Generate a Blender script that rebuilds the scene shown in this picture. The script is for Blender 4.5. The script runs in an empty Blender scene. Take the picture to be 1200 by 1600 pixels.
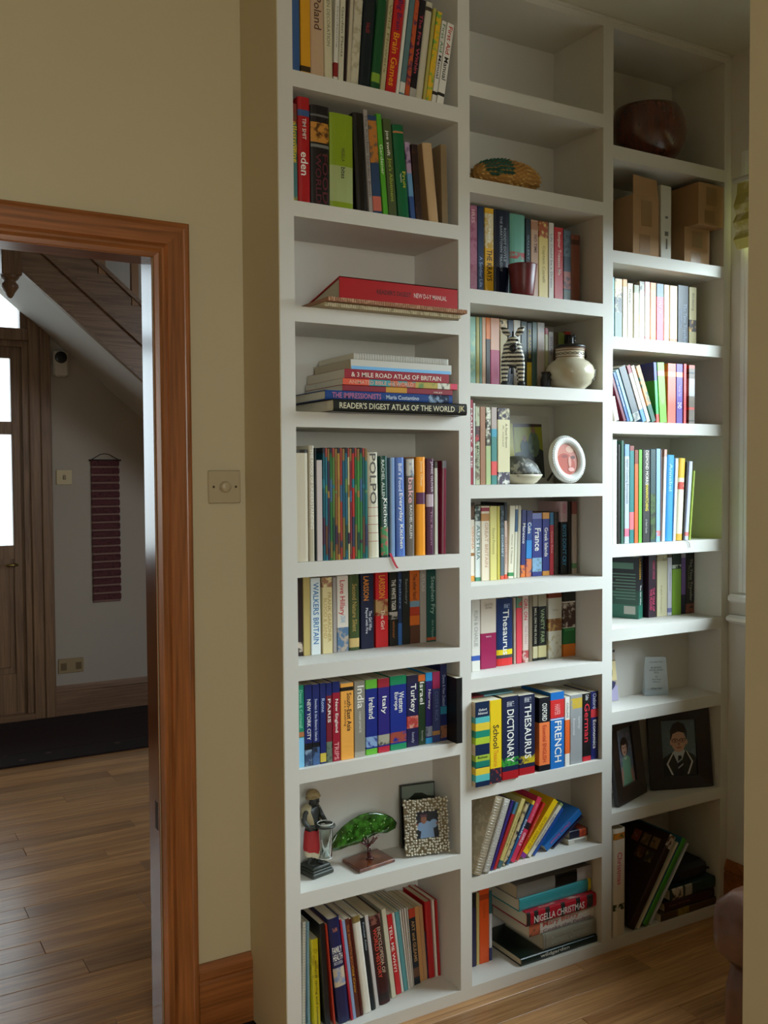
import bpy, math, random
from mathutils import Vector, Matrix
random.seed(7)
SC = bpy.context.scene
COL = SC.collection
F = .348                      # floor offset: heights below are given from the bookcase's eye line
# ---------------------------------------------------------------- camera
cd = bpy.data.cameras.new('camera'); cam = bpy.data.objects.new('camera', cd); COL.objects.link(cam)
yaw, pitch, roll = .528668, -.0365902, -.0063198
f_ = Vector((math.sin(yaw)*math.cos(pitch), math.cos(yaw)*math.cos(pitch), math.sin(pitch)))
r_ = Vector((math.cos(yaw), -math.sin(yaw), 0)); u_ = r_.cross(f_)
R_ = math.cos(roll)*r_ + math.sin(roll)*u_; U_ = -math.sin(roll)*r_ + math.cos(roll)*u_
cam.matrix_world = Matrix(((R_.x, U_.x, -f_.x, -1.115458), (R_.y, U_.y, -f_.y, -2.382772), (R_.z, U_.z, -f_.z, 1.271692+F), (0, 0, 0, 1)))
cd.sensor_fit = 'VERTICAL'; cd.sensor_height = 36; cd.lens = 1495.77/1600*36; cd.clip_start = .02
SC.camera = cam
# ---------------------------------------------------------------- world, lights, exposure
wd = bpy.data.worlds.new('sky'); SC.world = wd; wd.use_nodes = True
wn_ = wd.node_tree; bg = wn_.nodes['Background']; bg.inputs[1].default_value = 2.6
tc_ = wn_.nodes.new('ShaderNodeTexCoord'); sx_ = wn_.nodes.new('ShaderNodeSeparateXYZ'); rp_ = wn_.nodes.new('ShaderNodeValToRGB')   # overcast sky over darker ground
rp_.color_ramp.elements[0].position = .42; rp_.color_ramp.elements[0].color = (.36, .35, .31, 1); rp_.color_ramp.elements[1].position = .52; rp_.color_ramp.elements[1].color = (.84, .92, 1, 1)
mr_ = wn_.nodes.new('ShaderNodeMapRange'); mr_.inputs[1].default_value = -1; mr_.inputs[2].default_value = 1
wn_.links.new(tc_.outputs['Generated'], sx_.inputs[0]); wn_.links.new(sx_.outputs['Z'], mr_.inputs[0]); wn_.links.new(mr_.outputs[0], rp_.inputs[0]); wn_.links.new(rp_.outputs[0], bg.inputs[0])
def area(name, loc, direction, sx, sy, power, color):
    l = bpy.data.lights.new(name, 'AREA'); l.shape = 'RECTANGLE'; l.size = sx; l.size_y = sy; l.energy = power; l.color = color
    o = bpy.data.objects.new(name, l); COL.objects.link(o); o.location = loc
    o.rotation_euler = Vector(direction).to_track_quat('-Z', 'Y').to_euler(); return o
area('daylight_east_window', (3.7, -2.0, 2.9+F), (-2.9, 1.5, -1.65), 3.6, 2.2, 660, (.84, .92, 1))
area('daylight_hall_door', (-.8, 4.72, 1.5+F), (0, -1, 0), 1.9, 2.0, 11, (.84, .93, 1))
area('fill_light_south', (-1.2, -5.0, 1.55+F), (0, 1, -.06), 1.7, 1.5, 64, (1, .9, .78))  # added fill from behind the camera to light the doorway wall; source unseen
area('daylight_landing', (1.6, 3.9, 4.7), (-.5, .1, -1), .8, .7, 16, (.7, .85, 1))
SC.view_settings.view_transform = 'Standard'; SC.view_settings.look = 'None'
SC.view_settings.gamma = 1; SC.view_settings.use_curve_mapping = False
SC.view_settings.exposure = 0.0
SC.cycles.use_denoising = True
SC.cycles.max_bounces = 10; SC.cycles.diffuse_bounces = 6; SC.cycles.caustics_reflective = False; SC.cycles.caustics_refractive = False
SC.cycles.sample_clamp_indirect = 6
# ---------------------------------------------------------------- materials
def lin(h):
    v = [int(h[i:i+2], 16)/255 for i in (0, 2, 4)]
    return tuple(c/12.92 if c <= .04045 else ((c+.055)/1.055)**2.4 for c in v) + (1,)
MATS = {}
def nodes(name):
    m = bpy.data.materials.new(name); m.use_nodes = True; nt = m.node_tree
    return m, nt, nt.nodes['Principled BSDF']
def mat(spec, rough=.45, metal=0, coat=0, scale=45):
    key = (spec, rough, metal, coat, scale)
    if key in MATS: return MATS[key]
    m, nt, b = nodes('paint_'+spec.replace('/', '_'))
    b.inputs['Roughness'].default_value = rough; b.inputs['Metallic'].default_value = metal; b.inputs['Coat Weight'].default_value = coat
    p = spec.split('/')
    if len(p) == 1:
        b.inputs['Base Color'].default_value = lin(p[0])
    else:
        tc = nt.nodes.new('ShaderNodeTexCoord'); n = nt.nodes.new('ShaderNodeTexNoise'); n.inputs['Scale'].default_value = scale
        n.inputs['Detail'].default_value = 3; n.noise_dimensions = '4D'; oi = nt.nodes.new('ShaderNodeObjectInfo'); mu = nt.nodes.new('ShaderNodeMath'); mu.operation = 'MULTIPLY'; mu.inputs[1].default_value = 40; nt.links.new(oi.outputs['Random'], mu.inputs[0]); nt.links.new(mu.outputs[0], n.inputs['W']); cr = nt.nodes.new('ShaderNodeValToRGB')
        cr.color_ramp.elements[0].position = .5; cr.color_ramp.elements[0].color = lin(p[0])
        cr.color_ramp.elements[1].position = .62; cr.color_ramp.elements[1].color = lin(p[1])
        nt.links.new(tc.outputs['Object'], n.inputs['Vector']); nt.links.new(n.outputs['Fac'], cr.inputs[0]); nt.links.new(cr.outputs[0], b.inputs['Base Color'])
    MATS[key] = m; return m
def wall_mat(name, col, bump=.05):
    m, nt, b = nodes(name); b.inputs['Roughness'].default_value = .7
    tc = nt.nodes.new('ShaderNodeTexCoord'); n = nt.nodes.new('ShaderNodeTexNoise'); n.inputs['Scale'].default_value = 2.5; n.inputs['Detail'].default_value = 5
    mx = nt.nodes.new('ShaderNodeMixRGB'); c = lin(col); mx.inputs[1].default_value = c; mx.inputs[2].default_value = tuple(x*.93 for x in c[:3])+(1,)
    nt.links.new(tc.outputs['Object'], n.inputs['Vector']); nt.links.new(n.outputs['Fac'], mx.inputs[0]); nt.links.new(mx.outputs[0], b.inputs['Base Color'])
    n2 = nt.nodes.new('ShaderNodeTexNoise'); n2.inputs['Scale'].default_value = 120; bp = nt.nodes.new('ShaderNodeBump'); bp.inputs['Strength'].default_value = bump; bp.inputs['Distance'].default_value = .002
    nt.links.new(tc.outputs['Object'], n2.inputs['Vector']); nt.links.new(n2.outputs['Fac'], bp.inputs['Height']); nt.links.new(bp.outputs[0], b.inputs['Normal'])
    return m
def wood_mat(name, c1, c2, axis='X', rough=.35, coat=.3, vary=.25, ring=9, knots=True):
    """grain runs along the given object axis"""
    m, nt, b = nodes(name); L = nt.links
    tc = nt.nodes.new('ShaderNodeTexCoord'); mp = nt.nodes.new('ShaderNodeMapping'); oi = nt.nodes.new('ShaderNodeObjectInfo')
    s = {'X': (.35, 9, 9), 'Y': (9, .35, 9), 'Z': (9, 9, .35)}[axis]; mp.inputs['Scale'].default_value = s
    add = nt.nodes.new('ShaderNodeVectorMath'); add.operation = 'ADD'; ml = nt.nodes.new('ShaderNodeMath'); ml.operation = 'MULTIPLY'; ml.inputs[1].default_value = 37
    L.new(oi.outputs['Random'], ml.inputs[0]); L.new(tc.outputs['Object'], mp.inputs['Vector']); L.new(mp.outputs[0], add.inputs[0]); L.new(ml.outputs[0], add.inputs[1])
    n = nt.nodes.new('ShaderNodeTexNoise'); n.inputs['Scale'].default_value = 1.2; n.inputs['Detail'].default_value = 2; n.inputs['Distortion'].default_value = .6
    L.new(add.outputs[0], n.inputs['Vector'])
    sn = nt.nodes.new('ShaderNodeMath'); sn.operation = 'MULTIPLY'; sn.inputs[1].default_value = ring*4; L.new(n.outputs['Fac'], sn.inputs[0])
    si = nt.nodes.new('ShaderNodeMath'); si.operation = 'SINE'; L.new(sn.outputs[0], si.inputs[0])
    n3 = nt.nodes.new('ShaderNodeTexNoise'); n3.inputs['Scale'].default_value = 14; n3.inputs['Detail'].default_value = 4; L.new(add.outputs[0], n3.inputs['Vector'])
    ad = nt.nodes.new('ShaderNodeMath'); ad.operation = 'MULTIPLY_ADD'; ad.inputs[1].default_value = .12; L.new(si.outputs[0], ad.inputs[0]); L.new(n3.outputs['Fac'], ad.inputs[2])
    cr = nt.nodes.new('ShaderNodeValToRGB'); cr.color_ramp.elements[0].position = .25; cr.color_ramp.elements[0].color = lin(c1); cr.color_ramp.elements[1].position = .78; cr.color_ramp.elements[1].color = lin(c2)
    L.new(ad.outputs[0], cr.inputs[0])
    hv = nt.nodes.new('ShaderNodeHueSaturation'); vr = nt.nodes.new('ShaderNodeMapRange'); vr.inputs[3].default_value = 1-vary; vr.inputs[4].default_value = 1+vary*.6
    L.new(oi.outputs['Random'], vr.inputs[0]); L.new(vr.outputs[0], hv.inputs['Value']); L.new(cr.outputs[0], hv.inputs['Color']); L.new(hv.outputs[0], b.inputs['Base Color'])
    b.inputs['Roughness'].default_value = rough; b.inputs['Coat Weight'].default_value = coat; b.inputs['Coat Roughness'].default_value = .2
    bp = nt.nodes.new('ShaderNodeBump'); bp.inputs['Strength'].default_value = .12; bp.inputs['Distance'].default_value = .002; L.new(n3.outputs['Fac'], bp.inputs['Height']); L.new(bp.outputs[0], b.inputs['Normal'])
    return m
def glass_mat(name, tint, alpha=.85, rough=.02):
    m = bpy.data.materials.new(name); m.use_nodes = True; nt = m.node_tree; nt.nodes.clear()
    o = nt.nodes.new('ShaderNodeOutputMaterial'); mx = nt.nodes.new('ShaderNodeMixShader'); t = nt.nodes.new('ShaderNodeBsdfTransparent'); g = nt.nodes.new('ShaderNodeBsdfGlossy')
    t.inputs[0].default_value = lin(tint); g.inputs['Roughness'].default_value = rough
    fr = nt.nodes.new('ShaderNodeLayerWeight'); fr.inputs[0].default_value = 1-alpha
    nt.links.new(fr.outputs['Fresnel'], mx.inputs[0]); nt.links.new(t.outputs[0], mx.inputs[1]); nt.links.new(g.outputs[0], mx.inputs[2]); nt.links.new(mx.outputs[0], o.inputs[0]); return m
WHITE = wall_mat('bookcase_white_paint', 'dad6ce', .02); CREAM = wall_mat('cream_wall_paint', 'cdbf9c'); HALLW = wall_mat('hall_wall_paint', 'b0a698')
CEIL = wall_mat('ceiling_paint', 'cfcbb8'); GLOSSW = mat('e8e8e4', .25); SOFFIT = wall_mat('soffit_paint', 'dcdad4')
PINE = wood_mat('orange_pine_trim', '7c4820', 'aa6634', 'Z', .32, .4, .05); PINEX = wood_mat('orange_pine_trim_x', '7c4820', 'aa6634', 'X', .32, .4, .05)
FLOORM = wood_mat('pine_floor_boards', '9c6c42', 'd2a06a', 'X', .3, .35, .28, 6)
DARKW = wood_mat('dark_stair_timber', '6a4c36', '8c6a4e', 'X', .4, .2, .05); DARKZ = wood_mat('dark_door_timber', '6e5038', '927050', 'Z', .4, .2, .05)
PAGE = mat('d9cfb8', .8); PAGE2 = mat('c2b596', .8)
# ---------------------------------------------------------------- mesh helpers
def link(o, parent=None, label=None, cat=None, group=None, kind=None):
    COL.objects.link(o)
    if parent is not None: o.parent = parent
    if label: o['label'] = label
    if cat: o['category'] = cat
    if group: o['group'] = group
    if kind: o['kind'] = kind
    return o
def empty(name, loc=(0, 0, 0), rz=0, label=None, cat=None, group=None, kind=None, rot=None):
    o = bpy.data.objects.new(name, None); o.empty_display_size = .05; link(o, None, label, cat, group, kind)
    o.location = loc; o.rotation_euler = rot or (0, 0, rz); return o
class MB:
    def __init__(s): s.v = []; s.f = []; s.m = []; s.sm = []
    def add(s, vs, fs, mi=0, smooth=False):
        k = len(s.v); s.v += [tuple(v) for v in vs]
        for i, f in enumerate(fs): s.f.append(tuple(j+k for j in f)); s.m.append(mi[i] if isinstance(mi, (list, tuple)) else mi); s.sm.append(smooth)
        return s
    def box(s, x0, x1, y0, y1, z0, z1, mi=0, c=0):
        if c:                                   # chamfered vertical and horizontal edges
            vs = []; fs = []
            for (z, ins) in ((z0, c), (z0+c, 0), (z1-c, 0), (z1, c)):
                a0, a1, b0, b1 = x0+ins, x1-ins, y0+ins, y1-ins
                vs += [(a0+c, b0, z), (a1-c, b0, z), (a1, b0+c, z), (a1, b1-c, z), (a1-c, b1, z), (a0+c, b1, z), (a0, b1-c, z), (a0, b0+c, z)]
            for r in range(3):
                for i in range(8): j = (i+1) % 8; fs.append((r*8+i, r*8+j, r*8+8+j, r*8+8+i))
            fs.append(tuple(range(7, -1, -1))); fs.append(tuple(range(24, 32)))
            return s.add(vs, fs, mi)
        return s.add([(x0, y0, z0), (x1, y0, z0), (x1, y1, z0), (x0, y1, z0), (x0, y0, z1), (x1, y0, z1), (x1, y1, z1), (x0, y1, z1)],
                     [(3, 2, 1, 0), (4, 5, 6, 7), (0, 1, 5, 4), (1, 2, 6, 5), (2, 3, 7, 6), (3, 0, 4, 7)], mi)
    def loft(s, rings, mi=0, smooth=False, cap=True, closed=True):
        n = len(rings[0]); vs = [p for r in rings for p in r]; fs = []
        for i in range(len(rings)-1):
            for j in range(n if closed else n-1): k = (j+1) % n; fs.append((i*n+j, i*n+k, i*n+n+k, i*n+n+j))
        if cap: fs.append(tuple(range(n-1, -1, -1))); fs.append(tuple((len(rings)-1)*n+i for i in range(n)))
        return s.add(vs, fs, mi, smooth)
    def lathe(s, prof, c=(0, 0, 0), n=24, mi=0, sy=1, cap=False):
        return s.loft([[(c[0]+r*math.cos(a*2*math.pi/n), c[1]+sy*r*math.sin(a*2*math.pi/n), c[2]+z) for a in range(n)] for r, z in prof], mi, True, cap)
    def tube(s, pts, r, n=6, mi=0, cap=True, closed=False):
        P = [Vector(p) for p in pts]; rings = []
        for i, p in enumerate(P):
            if closed: t = P[(i+1) % len(P)]-P[i-1]
            else: t = P[min(i+1, len(P)-1)]-P[max(i-1, 0)]
            t.normalize(); a = t.cross(Vector((0, 0, 1)) if abs(t.z) < .9 else Vector((1, 0, 0))).normalized(); b = t.cross(a); rr = r[i] if isinstance(r, (list, tuple)) else r
            rings.append([tuple(p+rr*(math.cos(k*2*math.pi/n)*a+math.sin(k*2*math.pi/n)*b)) for k in range(n)])
        if closed: rings.append(rings[0]); cap = False
        return s.loft(rings, mi, True, cap)
    def prism(s, poly, y0, y1, mi=0):           # polygon in XZ pushed along Y
        n = len(poly); vs = [(x, y0, z) for x, z in poly]+[(x, y1, z) for x, z in poly]
        return s.add(vs, [tuple(range(n)), tuple(range(2*n-1, n-1, -1))]+[(i, i+n, (i+1) % n+n, (i+1) % n) for i in range(n)], mi)
    def ell(s, c, r, n=14, m=9, mi=0):
        rings = []
        for i in range(m+1):
            t = math.pi*i/m; t = min(max(t, .02), math.pi-.02)
            rings.append([(c[0]+r[0]*math.sin(t)*math.cos(a*2*math.pi/n), c[1]+r[1]*math.sin(t)*math.sin(a*2*math.pi/n), c[2]-r[2]*math.cos(t)) for a in range(n)])
        return s.loft(rings, mi, True)
    def mesh(s, name, mats):
        me = bpy.data.meshes.new(name); me.from_pydata(s.v, [], s.f)
        for m in (mats if isinstance(mats, (list, tuple)) else [mats]): me.materials.append(m)
        me.polygons.foreach_set('material_index', s.m); me.polygons.foreach_set('use_smooth', s.sm); me.update(); return me
    def build(s, name, mats, parent=None, **kw):
        return link(bpy.data.objects.new(name, s.mesh(name, mats)), parent, **kw)
TXT = {}; TXTQ = []
def text_mesh(st):
    return TXT[st]
def prepare_texts(strings):
    obs = []
    for st in strings:
        if st in TXT: continue
        c = bpy.data.curves.new('t', 'FONT'); c.body = st; c.size = 1; c.resolution_u = 2; c.offset = .012
        o = bpy.data.objects.new('t', c); COL.objects.link(o); obs.append((st, o))
    dg = bpy.context.evaluated_depsgraph_get(); dg.update()
    for st, o in obs:
        me = o.evaluated_get(dg).to_mesh(); vs = [tuple(v.co) for v in me.vertices]; fs = [tuple(p.vertices) for p in me.polygons]
        xs = [v[0] for v in vs] or [0, 1]; ys = [v[1] for v in vs] or [0, 1]
        TXT[st] = ([((v[0]-min(xs))/max(1e-6, max(xs)-min(xs)), (v[1]-min(ys))/max(1e-6, max(ys)-min(ys))) for v in vs], fs, (max(xs)-min(xs))/max(1e-6, max(ys)-min(ys)))
        o.evaluated_get(dg).to_mesh_clear()
    for st, o in obs: c = o.data; bpy.data.objects.remove(o); bpy.data.curves.remove(c)
def put_text(mb, st, o, ux, uy, L, H, mi=0, fit=True):
    """text filling a box: origin o, unit ux along reading, uy up; L long, H high"""
    vs, fs, asp = TXT[st]
    if fit:
        if asp*H > L: pass
        elif asp*H < L*.75: nl = asp*H*1.33; o = o + ux*((L-nl)/2); L = nl
    mb.add([tuple(o+ux*(v[0]*L)+uy*(v[1]*H)) for v in vs], fs, mi)
EXTRA_TEXTS = {"READER'S DIGEST ATLAS OF THE WORLD", 'JK', 'THE IMPRESSIONISTS', 'Maria Costantino', 'MILES', 'ANIMATED BIBLE and WORLD', '& 3 MILE ROAD ATLAS OF BRITAIN', "READER'S DIGEST", 'NEW D-I-Y MANUAL', 'wildgarden', 'Domestic Ornament', 'Mary Berry', 'Cooks the Perfect', 'NIGELLA CHRISTMAS', 'Complete Travel', 'VISITOR BOOK', 'Lost Worlds', 'Community Project', 'BUSINESS', 'EXCELLENCE', '2012', 'to', 'First Place', 'Winner', 'charter'}
# each book: cover kind, name, x, y, z, thickness, height, depth, tilt, colour, spine bands, spine lettering, label, group, extras (metres)
BOOKS=[
['H', 'hardback_book', 0.0173, 0.012, 2.7187, 0.0236, 0.2152, 0.1593, 0, '3c5f94', [], [], "blue cloth-coloured hardback against the upright, first along left bay's top shelf", "books on the left bay's top shelf", {}],
['P', 'paperback_book', 0.0454, 0.012, 2.7187, 0.0292, 0.2172, 0.139, 0, 'e0a020', [[0.9, 0.97, '3a2a10']], [], "tall yellow paperback with dark foot mark, second along left bay's top shelf", "books on the left bay's top shelf", {}],
['H', 'hardback_book', 0.0822, 0.012, 2.7187, 0.0399, 0.2206, 0.1632, 0, 'c9a98a', [], [['Poland', 0.02, 0.42, '5a3a28', 0.5, 0.55]], "pinkish tan hardback with brown lettering, third along left bay's top shelf", "books on the left bay's top shelf", {}],
['H', 'hardback_book', 0.1164, 0.012, 2.7187, 0.025, 0.2264, 0.1675, 0, 'd8cfae', [], [['EN DECORATION', 0.05, 0.6, '8a8468', 0.45, 0.4]], "cream hardback with grey capitals, fourth along left bay's top shelf", "books on the left bay's top shelf", {}],
['P', 'paperback_book', 0.1367, 0.012, 2.7187, 0.0132, 0.2295, 0.1469, 0.0374, 'dcd8cc', [[0.78, 0.95, '8e2626']], [['Gardening', 0.1, 0.6, '8a8a80', 0.5, 0.4]], "white paperback with a red block at foot, fifth along left bay's top shelf", "books on the left bay's top shelf", {}],
['P', 'paperback_book', 0.153, 0.012, 2.7187, 0.0163, 0.2314, 0.1481, 0.0428, 'd4cfb9', [], [['Garden Plants', 0.1, 0.7, '77745a', 0.5, 0.45]], "off-white paperback with fine olive lettering, sixth along left bay's top shelf", "books on the left bay's top shelf", {}],
['P', 'paperback_book', 0.1664, 0.012, 2.7187, 0.0063, 0.2389, 0.1529, 0.048, '241418', [], [], "very thin black brown volume, seventh along left bay's top shelf", "books on the left bay's top shelf", {}],
['P', 'paperback_book', 0.1764, 0.012, 2.7187, 0.0104, 0.2418, 0.1548, 0.0618, 'c8bca4', [], [], "thin beige paperback beside black volume, eighth along left bay's top shelf", "books on the left bay's top shelf", {}],
['H', 'hardback_book', 0.1962, 0.012, 2.7187, 0.0263, 0.2419, 0.179, 0.0744, 'cfc8b2/b3a98e', [], [], "mottled beige textured hardback, ninth along left bay's top shelf", "books on the left bay's top shelf", {}],
['H', 'hardback_book', 0.2295, 0.012, 2.7187, 0.0358, 0.2547, 0.1885, 0.0857, '0e1b22', [], [['TALES', 0.28, 0.4, 'a03030', 0.4, 0.3]], "thick black hardback with tiny red mark, tenth along left bay's top shelf", "books on the left bay's top shelf", {}],
['H', 'hardback_book', 0.2637, 0.012, 2.7187, 0.0284, 0.2613, 0.1934, 0.1028, '14512a', [[0.82, 0.92, '86a838']], [], "dark green hardback with lime emblem at foot, eleventh along left bay's top shelf", "books on the left bay's top shelf", {}],
['P', 'paperback_book', 0.2872, 0.012, 2.7187, 0.015, 0.2678, 0.1714, 0.118, 'c2b78e', [], [['Wild Flowers', 0.05, 0.8, '8c8058', 0.5, 0.5]], "narrow khaki paperback, twelfth along left bay's top shelf", "books on the left bay's top shelf", {}],
['P', 'paperback_book', 0.3136, 0.012, 2.7187, 0.033, 0.2775, 0.1776, 0.1274, 'c01f22', [], [['Big Brain', 0.02, 0.34, '37205a', 0.5, 0.6], ['Brain Games', 0.37, 0.93, 'f0a020', 0.5, 0.6]], "red puzzle book with yellow and purple lettering, thirteenth along left bay's top shelf", "books on the left bay's top shelf", {}],
['P', 'paperback_book', 0.3366, 0.012, 2.7187, 0.0098, 0.2834, 0.1814, 0.1334, 'e8e4d8', [], [], "thin white paperback beside red puzzle book, fourteenth along left bay's top shelf", "books on the left bay's top shelf", {}],
['P', 'paperback_book', 0.3517, 0.012, 2.7187, 0.0169, 0.2851, 0.1824, 0.1381, '5d7b80', [[0.86, 0.97, 'e0dcd4']], [], "grey teal paperback with white and red foot, fifteenth along left bay's top shelf", "books on the left bay's top shelf", {}],
['P', 'paperback_book', 0.369, 0.012, 2.7187, 0.0143, 0.2869, 0.1836, 0.1358, 'c4572f/5a2a4e', [], [], "orange and purple mottled paperback, sixteenth along left bay's top shelf", "books on the left bay's top shelf", {}],
['P', 'paperback_book', 0.388, 0.012, 2.7187, 0.0209, 0.2919, 0.1868, 0.1341, '14101c', [[0.9, 1, 'b8b0a8']], [['The Fire Within', 0.15, 0.75, 'c04a5a', 0.5, 0.5]], "black paperback with pink lettering and pale foot, seventeenth along left bay's top shelf", "books on the left bay's top shelf", {}],
['H', 'hardback_book', 0.4109, 0.012, 2.7187, 0.0217, 0.2907, 0.2151, 0.139, 'cfc6b0', [[0.05, 0.09, '4a4038']], [], "cream hardback with a dark button at head, eighteenth along left bay's top shelf", "books on the left bay's top shelf", {}],
['P', 'paperback_book', 0.429, 0.012, 2.7187, 0.0096, 0.2788, 0.1785, 0.1438, 'b9ad5c', [], [], "thin olive yellow paperback, nineteenth along left bay's top shelf", "books on the left bay's top shelf", {}],
['P', 'paperback_book', 0.4436, 0.012, 2.7187, 0.0174, 0.2727, 0.1745, 0.1543, 'e6b82e/78b048', [], [], "yellow paperback patterned green and orange, twentieth along left bay's top shelf", "books on the left bay's top shelf", {}],
['P', 'paperback_book', 0.4622, 0.012, 2.7187, 0.0153, 0.2487, 0.1592, 0.1595, 'e4e0d8', [[0.86, 0.9, '302a28']], [['First Aid', 0.04, 0.38, '3a7a3a', 0.5, 0.62], ['Manual', 0.42, 0.7, '35302c', 0.5, 0.62]], "white manual with green and black lettering, twenty-first along left bay's top shelf", "books on the left bay's top shelf", {}],
['P', 'paperback_book', 0.4842, 0.012, 2.7187, 0.0232, 0.2464, 0.1577, 0.1673, 'ece8e0', [[0.86, 0.9, '302a28']], [['First Aid', 0.04, 0.38, 'c03028', 0.5, 0.62], ['Manual', 0.42, 0.7, '35302c', 0.5, 0.62]], "white manual with red and black lettering, twenty-second along left bay's top shelf", "books on the left bay's top shelf", {}],
['H', 'hardback_book', 0.0098, 0.012, 2.3704, 0.0177, 0.2627, 0.1944, 0, '567a5c/c8a848', [[0.0, 0.2, '8a3a30/3a6a4a'], [0.6, 0.95, '4a7878']], [['allotment', 0.18, 0.6, 'e6c838', 0.5, 0.7]], "multicoloured hardback with yellow lettering, first along left bay's second shelf", "books on the left bay's second shelf", {}],
['H', 'hardback_book', 0.0386, 0.012, 2.3704, 0.0356, 0.2858, 0.2115, 0, 'b0181f', [[0.12, 0.18, '3b5a8c']], [['TIM SMIT', 0.2, 0.4, 'f0e0d8', 0.5, 0.32], ['eden', 0.52, 0.74, 'f2efe6', 0.5, 0.62]], "tall red hardback with white lettering, second along left bay's second shelf", "books on the left bay's second shelf", {}],
['H', 'hardback_book', 0.0875, 0.012, 2.3704, 0.056, 0.2716, 0.201, 0, '1a1416', [[0.09, 0.11, '6a6a6a'], [0.17, 0.37, 'c88a38/5a3818'], [0.39, 0.42, '7a7a78']], [['WORLD', 0.48, 0.98, '5a1f28', 0.38, 0.3], ['FOOD', 0.48, 0.98, '5a1f28', 0.75, 0.3]], "thick black encyclopedia with gold picture, third along left bay's second shelf", "books on the left bay's second shelf", {}],
['H', 'hardback_book', 0.154, 0.012, 2.3704, 0.0726, 0.2615, 0.1935, 0, '8ba321', [[0.55, 0.93, 'a9b67a']], [['NIGELLA', 0.36, 0.5, '4a4a28', 0.56, 0.14], ['bites', 0.56, 0.68, '202018', 0.56, 0.2]], "thick lime green hardback with pale bubble print, fourth along left bay's second shelf", "books on the left bay's second shelf", {}],
['H', 'hardback_book', 0.22, 0.012, 2.3704, 0.0338, 0.2738, 0.2026, -0.0469, '17120e', [], [], "thick black brown volume, fifth along left bay's second shelf", "books on the left bay's second shelf", {'side': '17120e'}],
['P', 'paperback_book', 0.2477, 0.012, 2.3704, 0.0128, 0.2878, 0.1842, -0.0606, 'a29a96', [], [['The Kitchen Garden Book', 0.05, 0.85, '6a6460', 0.5, 0.6]], "slim mottled grey book, sixth along left bay's second shelf", "books on the left bay's second shelf", {}],
['P', 'paperback_book', 0.2695, 0.012, 2.3704, 0.0277, 0.2745, 0.1757, -0.0636, '2a4468', [[0.05, 0.48, 'c07a34/6a5a48'], [0.82, 0.97, 'c86a5a']], [], "blue paperback with orange upper band and pink foot, seventh along left bay's second shelf", "books on the left bay's second shelf", {}],
['P', 'paperback_book', 0.2965, 0.012, 2.3704, 0.0163, 0.2841, 0.1818, -0.0794, '56a82c', [], [['Gardener', 0.3, 0.6, 'd8e8c8', 0.5, 0.6]], "bright green paperback, eighth along left bay's second shelf", "books on the left bay's second shelf", {}],
['P', 'paperback_book', 0.3205, 0.012, 2.3704, 0.0265, 0.274, 0.1754, -0.0727, '4d5a34', [], [['joe swift', 0.12, 0.38, 'f2efe6', 0.4, 0.5], ["Joe's Allotment", 0.4, 0.85, 'a8b83c', 0.5, 0.55]], "olive green book with white and lime lettering, ninth along left bay's second shelf", "books on the left bay's second shelf", {}],
['H', 'hardback_book', 0.3592, 0.012, 2.3704, 0.0362, 0.2643, 0.1956, -0.0772, '12643a', [[0.07, 0.09, 'c07a50']], [['Fruit', 0.5, 0.68, 'c8c040', 0.7, 0.3], ['Vegetables', 0.52, 0.62, 'e0e0d0', 0.4, 0.2]], "dark green hardback with yellow vertical lettering, tenth along left bay's second shelf", "books on the left bay's second shelf", {}],
['P', 'paperback_book', 0.3893, 0.012, 2.3704, 0.0159, 0.2196, 0.1406, -0.0928, '34528c', [[0.0, 0.4, 'b49ab8/5a3a6a'], [0.4, 0.7, '6a9cc8']], [], "narrow blue and lilac paperback, eleventh along left bay's second shelf", "books on the left bay's second shelf", {}],
['P', 'paperback_book', 0.4101, 0.012, 2.3704, 0.0208, 0.218, 0.1395, -0.0722, '2c1c1a/4a2c26', [], [], "dark brown mottled paperback, twelfth along left bay's second shelf", "books on the left bay's second shelf", {}],
['H', 'hardback_book', 0.4627, 0.012, 2.3704, 0.0331, 0.2292, 0.1696, -0.1035, 'c8a57c', [], [], "leaning tan hardback with pale page edges, thirteenth along left bay's second shelf", "books on the left bay's second shelf", {'side': 'b08a60'}],
['P', 'paperback_book', 0.5015, 0.012, 2.3704, 0.0209, 0.2341, 0.1498, -0.022, '8c7658', [], [], "slim brown paperback upright near the divider, fourteenth along left bay's second shelf", "books on the left bay's second shelf", {}],
['H', 'hardback_book', 0.0235, 0.012, 1.3864, 0.0358, 0.3099, 0.227, 0, 'cfc4ae', [[0.0, 0.03, '2a2620']], [], "thick cream recipe binder with a red swirl at foot, first along left bay's fifth shelf", "books on the left bay's fifth shelf", {}],
['H', 'hardback_book', 0.052, 0.012, 1.3864, 0.0165, 0.3217, 0.227, 0, 'bdb49c', [], [['THE FOOD OF UNDERSTANDING', 0.03, 0.72, 'efeae0', 0.5, 0.5]], "tall taupe hardback with white capitals, second along left bay's fifth shelf", "books on the left bay's fifth shelf", {}],
['P', 'paperback_book', 0.0643, 0.012, 1.3864, 0.0037, 0.3149, 0.2015, 0, '2c3436', [], [], "thin charcoal magazine, third along left bay's fifth shelf", "books on the left bay's fifth shelf", {}],
['P', 'paperback_book', 0.0756, 0.012, 1.3864, 0.0171, 0.2811, 0.1799, 0, 'c9bcb8', [], [], "pale pinkish grey paperback, fourth along left bay's fifth shelf", "books on the left bay's fifth shelf", {}],
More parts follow.
